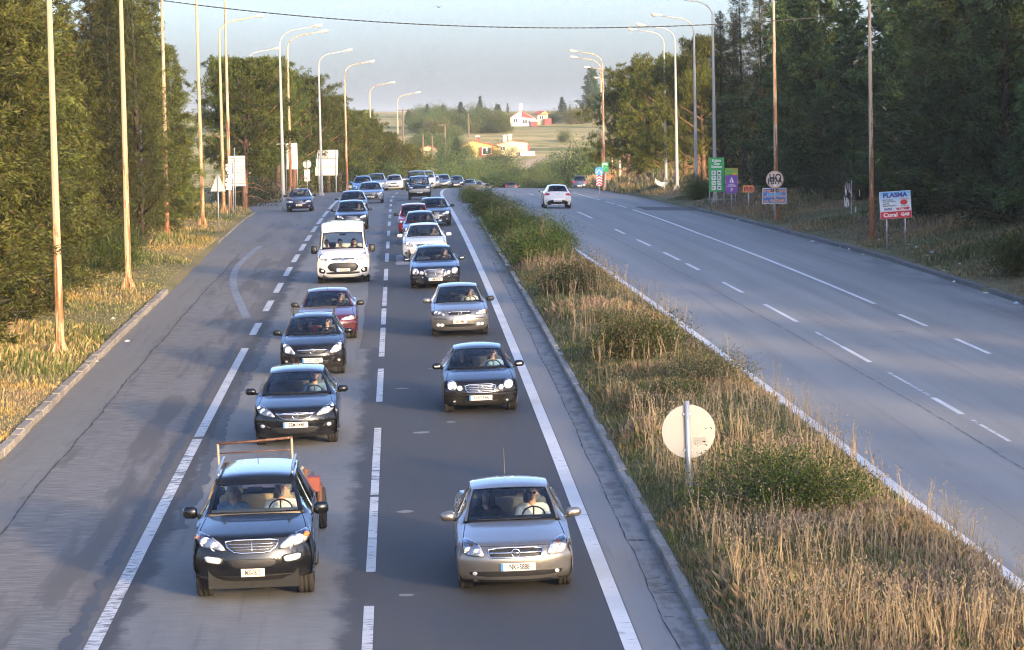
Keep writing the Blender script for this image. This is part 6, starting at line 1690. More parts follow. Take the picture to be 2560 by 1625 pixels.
SUV = dict(W=1.88, H=1.74, wb=2.74, foh=.90, roh=1.02, tyre=.37, tw=.255, hoodf=.98, hoodr=1.20, ycowl=.46, ywt=1.10, zwt=1.60, yroof_r=3.35, ydeck=3.62, zdeck=1.15, roofw=.65, basew=.80, bow=.30, belt=1.13, nose=.62, lip=.34, kind='hatch',
           paint=BLACK, mirror_h=.19, seatm=M_SEATB, dashm=M_DASHB, badge=None, plate=('M00-3675', .47, .36, .125), plate_blue=False, platem=M_PLATEY, rails=True, aerial=(-.02, 2.9, .10, .07), rear_seat=True,
           intake=[[(-.44, .68), (.44, .68), (.36, .54), (-.36, .54)]], intake_side=[[(.46, .72), (.82, .745), (.80, .61), (.50, .59)]],
           trim=[[(-.9, .42), (.9, .42), (.86, .33), (-.86, .33)]],
           grille=dict(poly=[(-.44, .965), (.44, .965), (.40, .86), (.27, .775), (-.27, .775), (-.40, .86)], bars=[.825, .865, .905], vbars=[0], fr=.013, br=.006),
           lamps=[dict(poly=[(.42, .80), (.48, .90), (.66, 1.015), (.915, 1.06), (.915, .88)], bulbs=[(.60, .875, .07, 'main'), (.76, .93, .075, 'main'), (.88, .985, .05, 'amber')])], fogs=[], fogpoly=[[(.50, .705), (.79, .73), (.77, .635), (.53, .61)]], lit=0)
VECTRA = dict(W=1.80, H=1.46, wb=2.70, foh=.93, roh=1.0, tyre=.315, tw=.215, hoodf=.745, hoodr=.965, ycowl=.44, ywt=1.16, yroof_r=2.55, ydeck=3.2, zdeck=1.06, roofw=.655, basew=.82, bow=.28, belt=.94, nose=.52, lip=.19, paint=SILVER, aerial=(-.03, 2.5, .40, .08),
              seatm=M_SEATG, badge=('blitz', .652, .062), plate=('NKI-5888', .44, .53, .12), plate_x=.03,
              grille=dict(poly=[(-.47, .725), (.47, .725), (.44, .60), (.38, .585), (-.38, .585), (-.44, .60)], bars=[.655], br=.014, fr=.013),
              intake=[[(-.80, .375), (.80, .375), (.76, .29), (-.76, .29)]], trim=[[(-.9, .235), (.9, .235), (.84, .195), (-.84, .195)]],
              lamps=[dict(poly=[(.52, .595), (.59, .755), (.69, .805), (.885, .835), (.885, .615)], bulbs=[(.80, .68, .055, 'main'), (.66, .665, .05, 'x'), (.74, .77, .035, 'amber')])], fogs=[(.70, .335, .035, 0)], lit=0)
ASTRAJ = dict(W=1.81, H=1.50, wb=2.685, foh=.93, roh=.80, tyre=.325, tw=.22, hoodf=.80, hoodr=1.02, ycowl=.38, ywt=1.16, yroof_r=2.75, ydeck=3.25, zdeck=1.08, roofw=.62, basew=.82, bow=.36, belt=1.0, nose=.55, lip=.22, kind='hatch', paint=BLACK,
              badge=('blitz', .685, .062), plate=('EBM-3448', .49, .53, .12), aerial=(0, 2.6, .13, .07),
              grille=dict(poly=[(-.45, .735), (.45, .735), (.32, .635), (.16, .60), (-.16, .60), (-.32, .635)], bars=[.665], br=.006, barm=M_BLACKG, topbar=(.45, .728, .020), arch=-.02, fr=.009),
              intake=[[(-.62, .445), (.62, .445), (.42, .29), (-.42, .29)]], intake_side=[[(.58, .42), (.74, .52), (.92, .54), (.86, .40)]],
              lamps=[dict(poly=[(.46, .655), (.55, .755), (.70, .845), (.88, .895), (.90, .765), (.76, .69)], bulbs=[(.76, .775, .055, 'x'), (.62, .725, .042, 'x'), (.86, .835, .03, 'main')])], fogs=[(.78, .46, .045, 0)], lit=1)
CCOUPE = dict(W=1.73, H=1.41, wb=2.715, foh=.82, roh=.78, tyre=.32, tw=.215, hoodf=.72, hoodr=.94, ycowl=.46, ywt=1.20, yroof_r=2.55, ydeck=3.35, zdeck=1.03, roofw=.62, basew=.82, bow=.32, belt=.92, nose=.48, lip=.20, kind='hatch', paint=BLACK2, mirror_lamp=True,
              badge=('star', .585, .068), plate=('NHO-9342', .375, .52, .115),
              grille=dict(poly=[(-.42, .68), (.42, .68), (.36, .52), (.28, .495), (-.28, .495), (-.36, .52)], bars=[.535, .575, .615, .65], br=.011, fr=.010),
              intake=[[(-.50, .29), (.50, .29), (.36, .225), (-.36, .225)]], intake_side=[[(.58, .285), (.84, .32), (.82, .25), (.62, .235)]], trim=[[(-.95, .465), (.95, .465), (.95, .44), (-.95, .44)]],
              lamps=[dict(poly=ring_poly(.745, .655, .125, .112, 14), rd=0, bulbs=[(.745, .645, .095, 'main'), (.76, .735, .03, 'amber')]), dict(poly=ring_poly(.545, .60, .068, .062, 12), rd=0, bulbs=[(.545, .60, .05, 'main')])], fogs=[(.70, .285, .03, 0)], lit=2)
CORSA = dict(W=1.71, H=1.49, wb=2.51, foh=.83, roh=.66, tyre=.305, tw=.195, hoodf=.79, hoodr=1.02, ycowl=.34, ywt=1.08, yroof_r=2.55, ydeck=2.95, zdeck=1.06, roofw=.64, basew=.83, bow=.36, belt=.99, nose=.52, lip=.21, kind='hatch', paint=BLACK2,
             badge=('blitz', .665, .06), plate=('IZX-3298', .43, .52, .12), rack=(1.75, 2.35),
             grille=dict(poly=[(-.46, .69), (.46, .69), (.36, .60), (-.36, .60)], bars=[.625], barm=M_BLACKG, topbar=(.46, .685, .022), arch=.012, frame=False),
             intake=[[(-.60, .42), (.60, .42), (.44, .28), (-.44, .28)]], trim=[[(-.70, .50), (-.62, .52), (-.50, .30), (-.56, .29)], [(.62, .52), (.70, .50), (.56, .29), (.50, .30)]],
             lamps=[dict(poly=[(.50, .585), (.60, .73), (.72, .82), (.88, .90), (.90, .68), (.78, .61)], bulbs=[(.72, .70, .085, 'main'), (.83, .80, .045, 'x')])], fogs=[(.80, .40, .035, 0)], lit=2)
PEUG = dict(W=1.77, H=1.40, wb=2.70, foh=.92, roh=.95, tyre=.31, tw=.2, hoodf=.69, hoodr=.93, ycowl=.42, ywt=1.18, yroof_r=2.55, ydeck=3.2, zdeck=1.0, roofw=.64, basew=.83, bow=.28, belt=.91, nose=.48, lip=.19, paint=MAROON, mirror=M_BLACKP,
            plate=('ZZH-7153', .40, .52, .115), aerial=(.0, 1.35, .10, .1),
            grille=dict(poly=[(-.38, .70), (.38, .70), (.33, .61), (-.33, .61)], bars=[.64, .67], barm=M_BLACKP, chrome=False, fr=.008), intake=[[(-.55, .345), (.55, .345), (.5, .25), (-.5, .25)]], trim=[[(-.97, .50), (.97, .50), (.97, .465), (-.97, .465)]],
            lamps=[dict(poly=[(.44, .585), (.50, .665), (.94, .715), (.95, .60)], bulbs=[(.62, .635, .045, 'main'), (.77, .65, .05, 'main'), (.90, .66, .03, 'amber')])], fogs=[(.7, .33, .04, 0)], lit=1)
ASTRAG = dict(W=1.71, H=1.43, wb=2.61, foh=.86, roh=.68, tyre=.305, tw=.195, hoodf=.74, hoodr=.95, ycowl=.38, ywt=1.12, yroof_r=2.5, ydeck=3.1, zdeck=1.04, roofw=.64, basew=.83, bow=.30, belt=.93, nose=.50, lip=.19, kind='hatch', paint=SILVERW, odd_mirror=True,
              badge=('blitz', .685, .055), plate=('IIK-5496', .455, .40, .115), plate_blue=False,
              grille=dict(poly=[(-.42, .735), (.42, .735), (.35, .64), (-.35, .64)], bars=[.665, .70], barm=M_BLACKG, fr=.012),
              intake=[[(-.52, .385), (.52, .385), (.50, .30), (-.50, .30)]], trim=[[(-.98, .555), (-.36, .555), (-.36, .53), (-.98, .53)], [(.36, .555), (.98, .555), (.98, .53), (.36, .53)]],
              lamps=[dict(poly=[(.50, .635), (.58, .72), (.72, .775), (.93, .80), (.93, .655)], bulbs=[(.68, .695, .05, 'x'), (.80, .715, .05, 'x'), (.90, .74, .028, 'amber')])], fogs=[(.62, .36, .05, 1), (.75, .36, .045, 1)], lit=0)
ECLASS = dict(W=1.82, H=1.45, wb=2.855, foh=.85, roh=1.05, tyre=.33, tw=.225, hoodf=.74, hoodr=.96, ycowl=.52, ywt=1.28, yroof_r=2.75, ydeck=3.5, zdeck=1.05, roofw=.62, basew=.82, bow=.34, belt=.93, nose=.46, lip=.18, paint=NAVY, mirror_lamp=True,
              plate=('NIM-4130', .34, .52, .115),
              grille=dict(poly=[(-.42, .69), (.42, .69), (.36, .46), (.28, .43), (-.28, .43), (-.36, .46)], bars=[.475, .52, .565, .61, .65], vbars=[0], br=.009, fr=.013),
              intake=[[(-.45, .28), (.45, .28), (.38, .21), (-.38, .21)]], intake_side=[[(.55, .31), (.85, .34), (.82, .24), (.56, .22)]], trim=[[(-.96, .425), (-.46, .425), (-.46, .405), (-.96, .405)], [(.46, .425), (.96, .425), (.96, .405), (.46, .405)]], trimm=M_CHROME,
              lamps=[dict(poly=ring_poly(.775, .62, .128, .125, 14), rd=0, bulbs=[(.775, .62, .085, 'x'), (.79, .70, .025, 'amber')]), dict(poly=ring_poly(.535, .575, .078, .076, 12), rd=0, bulbs=[(.535, .575, .05, 'x')])], fogs=[(.70, .28, .035, 1)], lit=0)
VAN = dict(W=1.99, H=2.22, wb=2.93, foh=.99, roh=1.05, tyre=.335, tw=.225, hoodf=1.02, hoodr=1.27, ycowl=-.02, ywt=.78, zwt=1.86, yroof_r=3.75, ydeck=3.93, zdeck=1.2, roofw=.76, basew=.82, bow=.30, belt=1.17, nose=.62, lip=.24, kind='hatch', paint=WHITE, cat='van', mirror=M_BLACKP, mirror_h=.30, rear_seat=False,
           plate=('EET-2702', .52, .52, .115), badge=('oval', .905, .085), aerial=(.52, 1.1, .18, .06), roofcrown=.07,
           grille=dict(poly=[(-.44, .955), (.44, .955), (.40, .875), (-.40, .875)], bars=[.905], br=.016, frame=False),
           intake=[[(-.44, .79), (.44, .79), (.60, .64), (.46, .45), (-.46, .45), (-.60, .64)]], intake_side=[[(.64, .52), (.90, .62), (.90, .42), (.70, .38)]], trim=[[(-.64, .45), (.64, .45), (.6, .36), (-.6, .36)]],
           lamps=[dict(poly=[(.50, .855), (.58, .97), (.72, 1.09), (.88, 1.16), (.87, .93)], bulbs=[(.66, .945, .07, 'x'), (.77, 1.0, .075, 'main')])], fogs=[(.77, .50, .045, 1)], lit=2)
INSIG = dict(W=1.86, H=1.50, wb=2.74, foh=.95, roh=1.1, tyre=.335, tw=.225, hoodf=.77, hoodr=1.0, ycowl=.40, ywt=1.20, yroof_r=2.75, ydeck=3.4, zdeck=1.08, roofw=.62, basew=.82, bow=.38, belt=.97, nose=.52, lip=.2, paint=WHITE,
             grille=dict(poly=[(-.40, .73), (.40, .73), (.3, .58), (-.3, .58)], bars=[.66], fr=.01, topbar=(.40, .725, .016)), badge=('blitz', .66, .06), intake=[[(-.5, .40), (.5, .40), (.4, .28), (-.4, .28)]], intake_side=[[(.62, .36), (.9, .42), (.88, .32), (.64, .28)]],
             lamps=[dict(poly=[(.46, .63), (.55, .75), (.85, .86), (.90, .74), (.7, .65)], bulbs=[(.62, .70, .05, 'x'), (.76, .76, .06, 'main')])], fogs=[(.76, .345, .04, 0)], lit=2, plate=('NKB-2047', .47, .52, .115))
GEN = dict(W=1.72, H=1.47, wb=2.55, foh=.85, roh=.75, tyre=.31, tw=.2, hoodf=.75, hoodr=.97, ycowl=.38, ywt=1.12, yroof_r=2.6, ydeck=3.1, zdeck=1.04, roofw=.64, basew=.83, bow=.32, belt=.95, nose=.50, lip=.2, kind='hatch', paint=DGREY,
           grille=dict(poly=[(-.38, .70), (.38, .70), (.33, .60), (-.33, .60)], bars=[.65], fr=.008), intake=[[(-.55, .40), (.55, .40), (.45, .27), (-.45, .27)]],
           lamps=[dict(poly=[(.46, .60), (.54, .71), (.88, .79), (.90, .64)], bulbs=[(.63, .665, .05, 'x'), (.78, .70, .055, 'main')])], fogs=[(.74, .36, .04, 0)], plate=('NKE-3105', .45, .52, .115))
def G(**k): d = dict(GEN); d.update(k); return d
VITARA = G(W=1.64, H=1.65, wb=2.2, foh=.72, roh=.7, tyre=.34, tw=.215, hoodf=.92, hoodr=1.08, ycowl=.42, ywt=.86, zwt=1.58, yroof_r=2.5, ydeck=2.75, zdeck=1.08, roofw=.74, basew=.86, bow=.16, belt=1.02, nose=.62, lip=.36, paint=NAVY,
           grille=dict(poly=[(-.5, .90), (.5, .90), (.48, .79), (-.48, .79)], bars=[.82, .86], barm=M_BLACKP, frame=False), trim=[[(-1, .75), (1, .75), (.98, .50), (-.98, .50)]], trimm=mat('bumper_grey', (.26, .26, .25), .5), intake=[[(-.4, .56), (.4, .56), (.38, .46), (-.38, .46)]],
           lamps=[dict(poly=[(.55, .80), (.55, .90), (.90, .90), (.90, .80)], bulbs=[(.70, .85, .045, 'main')])], fogs=[], lit=1, plate=('NEX-7712', .50, .4, .1))
IBIZA = G(W=1.66, H=1.44, wb=2.44, foh=.80, roh=.95, yroof_r=3.0, ydeck=3.25, paint=paint('paint_blue_navy', (.010, .014, .045), .2, .3, .12), rack=(1.5, 2.6), plate=('NBX-1164', .43, .40, .12), plate_blue=False, platem=M_PLATEY, lamps=[dict(poly=[(.44, .60), (.50, .70), (.92, .715), (.92, .61)], bulbs=[(.66, .655, .05, 'main')])], hoodf=.72, mirror=M_BLACKP, lit=1)

CARS = {}
def addcar(key, name, spec, label, place):
    CARS[key] = build_car(name, spec, label, place)
addcar('suv', 'sport_utility_vehicle', SUV, 'black sport utility vehicle in front with roof rails, towing a rusty trailer', placed(603, 1397))
addcar('vectra', 'silver_sedan', VECTRA, 'silver sedan nearest the camera in the lane beside the median', placed(1211, 1379))
addcar('astraj', 'black_hatchback', ASTRAJ, 'black hatchback directly behind the trailer, lone driver at the wheel', placed(700, 1042))
addcar('ccoupe', 'black_coupe', CCOUPE, 'black coupe with bright round headlights in the lane beside the median', placed(1130, 966))
addcar('corsa', 'small_hatchback', CORSA, 'small black hatchback with an empty roof rack and lit headlights', placed(738, 880))
addcar('peug', 'maroon_sedan', PEUG, 'maroon sedan half hidden behind the small black hatchback', placed(772, 797))
addcar('astrag', 'silver_hatchback', ASTRAG, 'silver beige hatchback with one black door mirror', placed(1082, 788))
addcar('eclass', 'navy_sedan', ECLASS, 'dark navy sedan with chrome grille and four round headlights', placed(1024, 676))
addcar('van', 'white_van', VAN, 'white high-roofed van with lit headlights in the middle lane', placed(809, 664))
addcar('insig', 'white_sedan', INSIG, 'white sedan behind the dark navy sedan', placed(1000, 613))
addcar('small', 'grey_hatchback', G(paint=GREYB, H=1.48, W=1.66, lit=0), 'pale grey hatchback with three people behind the white sedan', placed(990, 574))
addcar('redc', 'red_hatchback', G(paint=RED, H=1.52, W=1.58, wb=2.3, roofw=.70, hoodf=.78, ywt=.95, lit=0, mirror=M_BLACKP), 'small red hatchback overtaking beside the pale grey hatchback', placed(975, 553))
addcar('dark1', 'dark_sedan', G(paint=DGREY, W=1.77, kind='sedan', H=1.46, wb=2.65, ydeck=3.2, lit=2, mirror=M_BLACKP), 'dark grey sedan with one bright headlight beside the median', placed(1022, 531))
addcar('blueh', 'dark_blue_hatchback', G(paint=NAVY, W=1.75, H=1.50, lit=1), 'dark blue hatchback directly behind the white van', placed(828, 540))
addcar('dark2', 'dark_hatchback', G(paint=DGREY, W=1.74, H=1.47, lit=0), 'dark hatchback behind the dark blue hatchback', placed(831, 508))
addcar('p407', 'pale_blue_sedan', G(paint=GREYB, W=1.81, H=1.45, kind='sedan', wb=2.72, ydeck=3.3, foh=1.0, intake=[[(-.62, .62), (.62, .62), (.5, .32), (-.5, .32)]], grille=dict(poly=[(-.45, .70), (.45, .70), (.5, .62), (-.5, .62)], bars=[.65], fr=.012), lit=1), 'pale blue silver sedan with a wide chrome-barred mouth', placed(872, 478))
addcar('vitara', 'small_off_roader', VITARA, 'boxy dark off-roader with grey bumper on the crest of the road', placed(987, 469))
addcar('ibiza', 'estate_car', IBIZA, 'dark blue estate car with roof bars coming out of the left side road', placed(705, 498, head=.02))
addcar('bluec', 'blue_car', G(paint=BLUE, W=1.72, H=1.52, rails=True, lit=0), 'bright blue car behind the pale blue sedan', far_place(857, 278))
addcar('suv2', 'silver_suv', G(paint=GREYB, W=1.78, H=1.66, roofw=.68, hoodf=.88, hoodr=1.08, belt=1.04, lit=1), 'silver sport utility car behind the bright blue car', far_place(890, 318))
addcar('skoda', 'white_car', G(paint=WHITE, W=1.74, H=1.47, kind='sedan', ydeck=3.1, intake=[[(-.66, .46), (.66, .46), (.58, .32), (-.58, .32)]], lit=2), 'white car with one lit lamp on the crest beside the boxy off-roader', far_place(931, 318))
addcar('darksuv', 'dark_suv', G(paint=DGREY, W=1.86, H=1.74, roofw=.68, hoodf=.95, hoodr=1.15, belt=1.1, lit=0), 'dark sport utility car peeping out behind the boxy off-roader', far_place(984, 292))
addcar('greysuv', 'white_suv', G(paint=WHITE, W=1.84, H=1.76, roofw=.68, hoodf=.95, hoodr=1.15, belt=1.1, lit=2), 'white sport utility car with roof rising above the dark one', far_place(1007, 325))
addcar('sil2', 'silver_car', G(paint=SILVER, lit=0), 'silver car squeezed between the white sport utility car and the silver hatchback', far_place(1020, 345))
addcar('sil3', 'silver_compact_car', G(paint=SILVER, W=1.72, H=1.47, lit=2), 'silver compact car with a bright left lamp at the start of the bend', far_place(1045, 350))
addcar('dk3', 'black_compact_car', G(paint=BLACK, W=1.74, H=1.47, lit=0), 'black compact car following the silver one round the bend', far_place(1077, 372))
for i, (px, Y, pm, lb) in enumerate([(1107, 408, DGREY, 'dark car roof just above the farthest median shrub'), (1125, 425, SILVER, 'second of the cars sinking behind the farthest median shrub'), (1143, 442, WHITE, 'pale car with one lit lamp far round the bend'), (1162, 470, DGREY, 'last car in the queue far round the bend')]):
    addcar(f'q{i}', 'distant_car', G(paint=pm, lit=2 if i == 2 else 0, detail=0, group='cars far round the bend'), lb, far_place(px, Y))

# white hatchback seen from behind, and two cars beyond the crest
def rear_details(c, lamp, plate, glassdark=True, intake=True):
    W2 = c.W / 2; L = c.wb + c.roh; r = c.root
    V, F = c.surf('deck'); bv = BVHTree.FromPolygons([(-float(a[0]), -float(a[1]), float(a[2])) for a in V], [tuple(map(int, f)) for f in F])
    def pj(nm, poly, off, m, par):
        o = patch_obj(nm, bv, poly, off, m, par); o.rotation_euler = (0, 0, pi); return o
    for sg in (-1, 1):
        q = [(x * W2, z) for x, z in lamp]; q = q if sg > 0 else mirrorx(q)
        pj('tail_light', rounded(q, 1), .012, M_REDL, r)
    if intake: pj('rear_valance', rounded([(-.62 * W2, .52), (.62 * W2, .52), (.80 * W2, .28), (-.80 * W2, .28)], 1), .008, M_BLACKP, r)
    q = project(bv, 0, .46, .02)
    e = number_plate(None, 0, .46, .52, .115, plate, r, True, None, rear=-q.y)
    MB().disc((0, 0), .05, -.008, .004, 16).build('badge', M_CHROME, r, loc=(0, -project(bv, 0, .90, .02).y, .90))
CLIO = G(W=1.73, H=1.45, wb=2.59, foh=.85, roh=.62, paint=WHITE, ydeck=2.98, zdeck=1.02, yroof_r=2.55, roofw=.62, basew=.80, mirror=M_BLACKP, dark_rear=True)
CARS['clio'] = build_car('white_hatchback', CLIO, 'white hatchback seen from behind driving away on the far carriageway', (0, 0, g_far, 0))
def drive_away(c, px, py, L, Y=None, head=.04):
    if Y is None:
        P = hit(px * 1.0632, py * 1.0632, g_far, 40, 420)
    else:
        P = ((px * 1.0632 - CXP) / FPX * Y, Y)
    x, y = float(P[0]), float(P[1])
    h = head; z = float(g_far(x, y)); e = .5
    ty = Vector((sin(h), -cos(h), 0)); tx = Vector((-cos(h), -sin(h), 0))
    ty.z = (float(g_far(x + ty.x * e, y + ty.y * e)) - z) / e; tx.z = (float(g_far(x + tx.x * e, y + tx.y * e)) - z) / e
    tx.normalize(); tz = tx.cross(ty).normalized(); ty = tz.cross(tx)
    o = Vector((x, y, z + .004)) - ty * L          # L: rear axle lies at the given point
    c.root.matrix_world = Matrix(((tx.x, ty.x, tz.x, o.x), (tx.y, ty.y, tz.y, o.y), (tx.z, ty.z, tz.z, o.z), (0, 0, 0, 1)))
rear_details(CARS['clio'], [(.52, .86), (.60, .93), (.93, .95), (.95, .80), (.7, .80)], 'NKH-5410')
drive_away(CARS['clio'], 1310, 490, 2.59)
for key, nm, sp, lb, px, Y in (('away1', 'dark_blue_suv', G(W=1.8, H=1.66, paint=paint('paint_slate', (.05, .065, .10), .4, .35, .12), rails=True, dark_rear=True, group='cars beyond the crest'), 'slate blue car seen from behind sinking over the crest on the right', 1367, 392), ('away2', 'distant_car', G(paint=DGREY, group='cars beyond the crest', detail=0), 'distant car roof just showing over the crest left of the white hatchback', 1206, 440)):
    CARS[key] = build_car(nm, sp, lb, (0, 0, g_far, 0)); rear_details(CARS[key], [(.6, .8), (.6, 1.0), (.94, 1.0), (.95, .8)], 'NKT-8801'); drive_away(CARS[key], px, 0, 2.55, Y, .01 - (Y - 235) / 2100)
# ================================================================== people in the cars, trailer
def capsule(p0, r0, p1, r1, n=12):
    p0, p1 = Vector(p0), Vector(p1); d = p1 - p0; L = d.length; q = d.to_track_quat('Z', 'Y') if L > 1e-6 else Vector((0, 0, 1)).to_track_quat('Z', 'Y')
    V = []; F = []; rings = []
    for a in np.linspace(-pi / 2, 0, 5): rings.append((r0 * cos(a), r0 * sin(a)))
    for a in np.linspace(0, pi / 2, 5): rings.append((r1 * cos(a), L + r1 * sin(a)))
    for rr, z in rings:
        for k in range(n): V.append(p0 + q @ Vector((max(rr, 1e-4) * cos(2 * pi * k / n), max(rr, 1e-4) * sin(2 * pi * k / n), z)))
    for i in range(len(rings) - 1):
        for k in range(n): F.append((i * n + k, i * n + (k + 1) % n, (i + 1) * n + (k + 1) % n, (i + 1) * n + k))
    F.append(tuple(range(n - 1, -1, -1))); F.append(tuple((len(rings) - 1) * n + k for k in range(n)))
    return V, F
def ellips(c, r, n=14):
    V = []; F = []
    for i in range(9):
        a = -pi / 2 + pi * i / 8
        for k in range(n): V.append(Vector((c[0] + r[0] * max(cos(a), 1e-3) * cos(2 * pi * k / n), c[1] + r[1] * max(cos(a), 1e-3) * sin(2 * pi * k / n), c[2] + r[2] * sin(a))))
    for i in range(8):
        for k in range(n): F.append((i * n + k, i * n + (k + 1) % n, (i + 1) * n + (k + 1) % n, (i + 1) * n + k))
    F.append(tuple(range(n - 1, -1, -1))); F.append(tuple(8 * n + k for k in range(n)))
    return V, F
HEADC = (0, .055, .725)
def body_mesh(pose, sleeves='short'):
    mb = MB(); segs = []
    def cap(p0, r0, p1, r1, m): mb.add(*capsule(p0, r0, p1, r1)); segs.append((np.array(p0, float), np.array(p1, float), m, (r0 + r1) / 2))
    def ell(c, r, m): mb.add(*ellips(c, r)); segs.append((np.array(c, float), np.array(c, float), m, min(r)))
    ell((0, .02, .10), (.175, .13, .14), 2); cap((-.05, .03, .12), .125, (-.055, .10, .40), .125, 1); cap((.05, .03, .12), .125, (.055, .10, .40), .125, 1)
    cap((-.155, .11, .505), .062, (.155, .11, .505), .062, 1); cap((0, .115, .50), .075, (0, .105, .585), .056, 0); cap((0, .105, .585), .054, (0, .085, .66), .052, 0)
    h = HEADC
    ell((h[0], h[1] + .012, h[2] + .025), (.077, .098, .105), 0); ell((h[0], h[1] - .025, h[2] - .045), (.056, .062, .070), 0); ell((h[0], h[1] - .06, h[2] - .088), (.028, .022, .020), 0)
    cap((0, h[1] - .086, h[2] + .020), .009, (0, h[1] - .108, h[2] - .018), .014, 0); cap((-.035, h[1] - .080, h[2] + .036), .010, (.035, h[1] - .080, h[2] + .036), .010, 0)
    cap((-.020, h[1] - .083, h[2] - .052), .009, (.020, h[1] - .083, h[2] - .052), .009, 0)
    for s_ in (-1, 1): ell((s_ * .078, h[1] + .018, h[2] + .0), (.012, .022, .033), 0)
    for s_ in (-1, 1):
        cap((s_ * .10, -.02, .09), .085, (s_ * .13, -.42, .12), .064, 2); cap((s_ * .13, -.42, .12), .062, (s_ * .13, -.62, -.22), .045, 2); cap((s_ * .13, -.62, -.24), .042, (s_ * .13, -.76, -.26), .035, 2)
        sh = (s_ * .195, .105, .49)
        if pose == 'driver': el, wr, hd = (s_ * .265, -.10, .285), (s_ * .185, -.335, .40), (s_ * .172, -.41, .435)
        elif pose == 'raise' and s_ < 0: el, wr, hd = (s_ * .30, -.14, .40), (s_ * .16, -.12, .63), (s_ * .11, -.09, .69)
        elif pose == 'raise': el, wr, hd = (s_ * .265, -.10, .285), (s_ * .185, -.335, .40), (s_ * .172, -.41, .435)
        elif pose == 'point' and s_ < 0: el, wr, hd = (s_ * .36, -.08, .36), (s_ * .58, -.16, .36), (s_ * .66, -.18, .365)
        else: el, wr, hd = (s_ * .245, .0, .245), (s_ * .11, -.22, .20), (s_ * .07, -.28, .195)
        mid = tuple((np.array(sh) * .42 + np.array(el) * .58))
        cap(sh, .058, mid, .052, 1); cap(mid, .046, el, .040, 0 if sleeves == 'short' else 1); cap(el, .040, wr, .028, 0 if sleeves == 'short' else 1)
        w_ = np.array(wr); d_ = np.array(hd) - w_; d_ /= np.linalg.norm(d_); side = np.cross(d_, [0, 0, 1.0]); side /= np.linalg.norm(side); nrm = np.cross(side, d_)
        pc = w_ + d_ * .055; mb.add(*capsule(w_, .024, pc + d_ * .02, .030)); segs.append((w_, pc + d_ * .02, 0, .03))
        for q in range(4):                                       # four fingers curled over
            o_ = (q - 1.5) * .018; ln = (.036, .042, .039, .030)[q]
            a_ = pc + d_ * .030 + side * o_; b_ = a_ + d_ * ln * .8 - nrm * .012; c_ = b_ - nrm * ln * .8 - d_ * .006; e_ = c_ - d_ * ln * .55 - nrm * .004
            for u, v in ((a_, b_), (b_, c_), (c_, e_)): cap(u, .0088, v, .0080, 0)
        a_ = w_ + d_ * .03 + side * .024 * s_ * -1; b_ = a_ + d_ * .028 - side * s_ * .018 - nrm * .008; cap(a_, .011, b_, .0095, 0); cap(b_, .0095, b_ + d_ * .026 - nrm * .012, .0085, 0)
    me = mb.mesh('body', [], True)
    o = bpy.data.objects.new('tmp', me); COL.objects.link(o)
    md = o.modifiers.new('r', 'REMESH'); md.mode = 'VOXEL'; md.voxel_size = .0095; md.use_smooth_shade = True
    sm = o.modifiers.new('s', 'SMOOTH'); sm.factor = .5; sm.iterations = 3
    dg = bpy.context.evaluated_depsgraph_get(); out = bpy.data.meshes.new_from_object(o.evaluated_get(dg)); bpy.data.objects.remove(o)
    n = len(out.polygons); c = np.empty(n * 3); out.polygons.foreach_get('center', c); c = c.reshape(-1, 3)
    best = np.full(n, 1e9); mi = np.zeros(n, int)
    for p0, p1, m_, r_ in segs:
        d = p1 - p0; L2 = max(d @ d, 1e-9); t = np.clip(((c - p0) @ d) / L2, 0, 1); dist = np.linalg.norm(c - (p0 + t[:, None] * d), axis=1) - r_
        k = dist < best; best[k] = dist[k]; mi[k] = m_
    for k in range(3): out.materials.append(None)
    out.polygons.foreach_set('material_index', mi.astype(np.int32)); out.polygons.foreach_set('use_smooth', np.ones(n, bool))
    out.name = 'person_' + pose
    return out
BODY = {p: body_mesh(p) for p in ('driver', 'passenger', 'raise', 'point')}
def hair_mesh(style):
    h = HEADC; V = []; n = 20; rows = 11; F = []
    c = Vector((h[0], h[1] + .018, h[2] + .03))
    low = {'short': -.35, 'long': -.55, 'crop': -.15}[style]
    for i in range(rows):
        a = pi / 2 - (pi / 2 - low) * i / (rows - 1) if True else 0
        for k in range(n):
            th = 2 * pi * k / n; front = max(0, -sin(th))
            aa = max(a, .48 * front + low * (1 - front)) if front > .15 else a
            rr = 1.10 + .04 * sin(k * 2.3 + i)
            V.append((c.x + .084 * rr * cos(aa) * cos(th), c.y + .102 * rr * cos(aa) * sin(th), c.z + .108 * rr * sin(aa)))
    F = [(i * n + k, (i + 1) * n + k, (i + 1) * n + (k + 1) % n, i * n + (k + 1) % n) for i in range(rows - 1) for k in range(n)]
    mb = MB(); mb.add(V, F)
    if style == 'long':
        for s_ in (-1, 1):
            for q in range(5):
                x = s_ * (.072 + .012 * q % .03); y = h[1] - .02 + .035 * q
                mb.tube([(x * .9, y, h[2] + .07), (x * 1.22, y, h[2] - .03), (x * 1.35, y + .01, h[2] - .13), (x * 1.2, y + .02, h[2] - .22 + .01 * q)], [.022, .028, .026, .008], 7)
        mb.tube([(0, h[1] + .11, h[2]), (0, h[1] + .12, h[2] - .1), (0, h[1] + .11, h[2] - .22)], [.07, .08, .04], 8)
    return mb.mesh('hair', [None], True)
HAIR = {k: hair_mesh(k) for k in ('short', 'long', 'crop')}
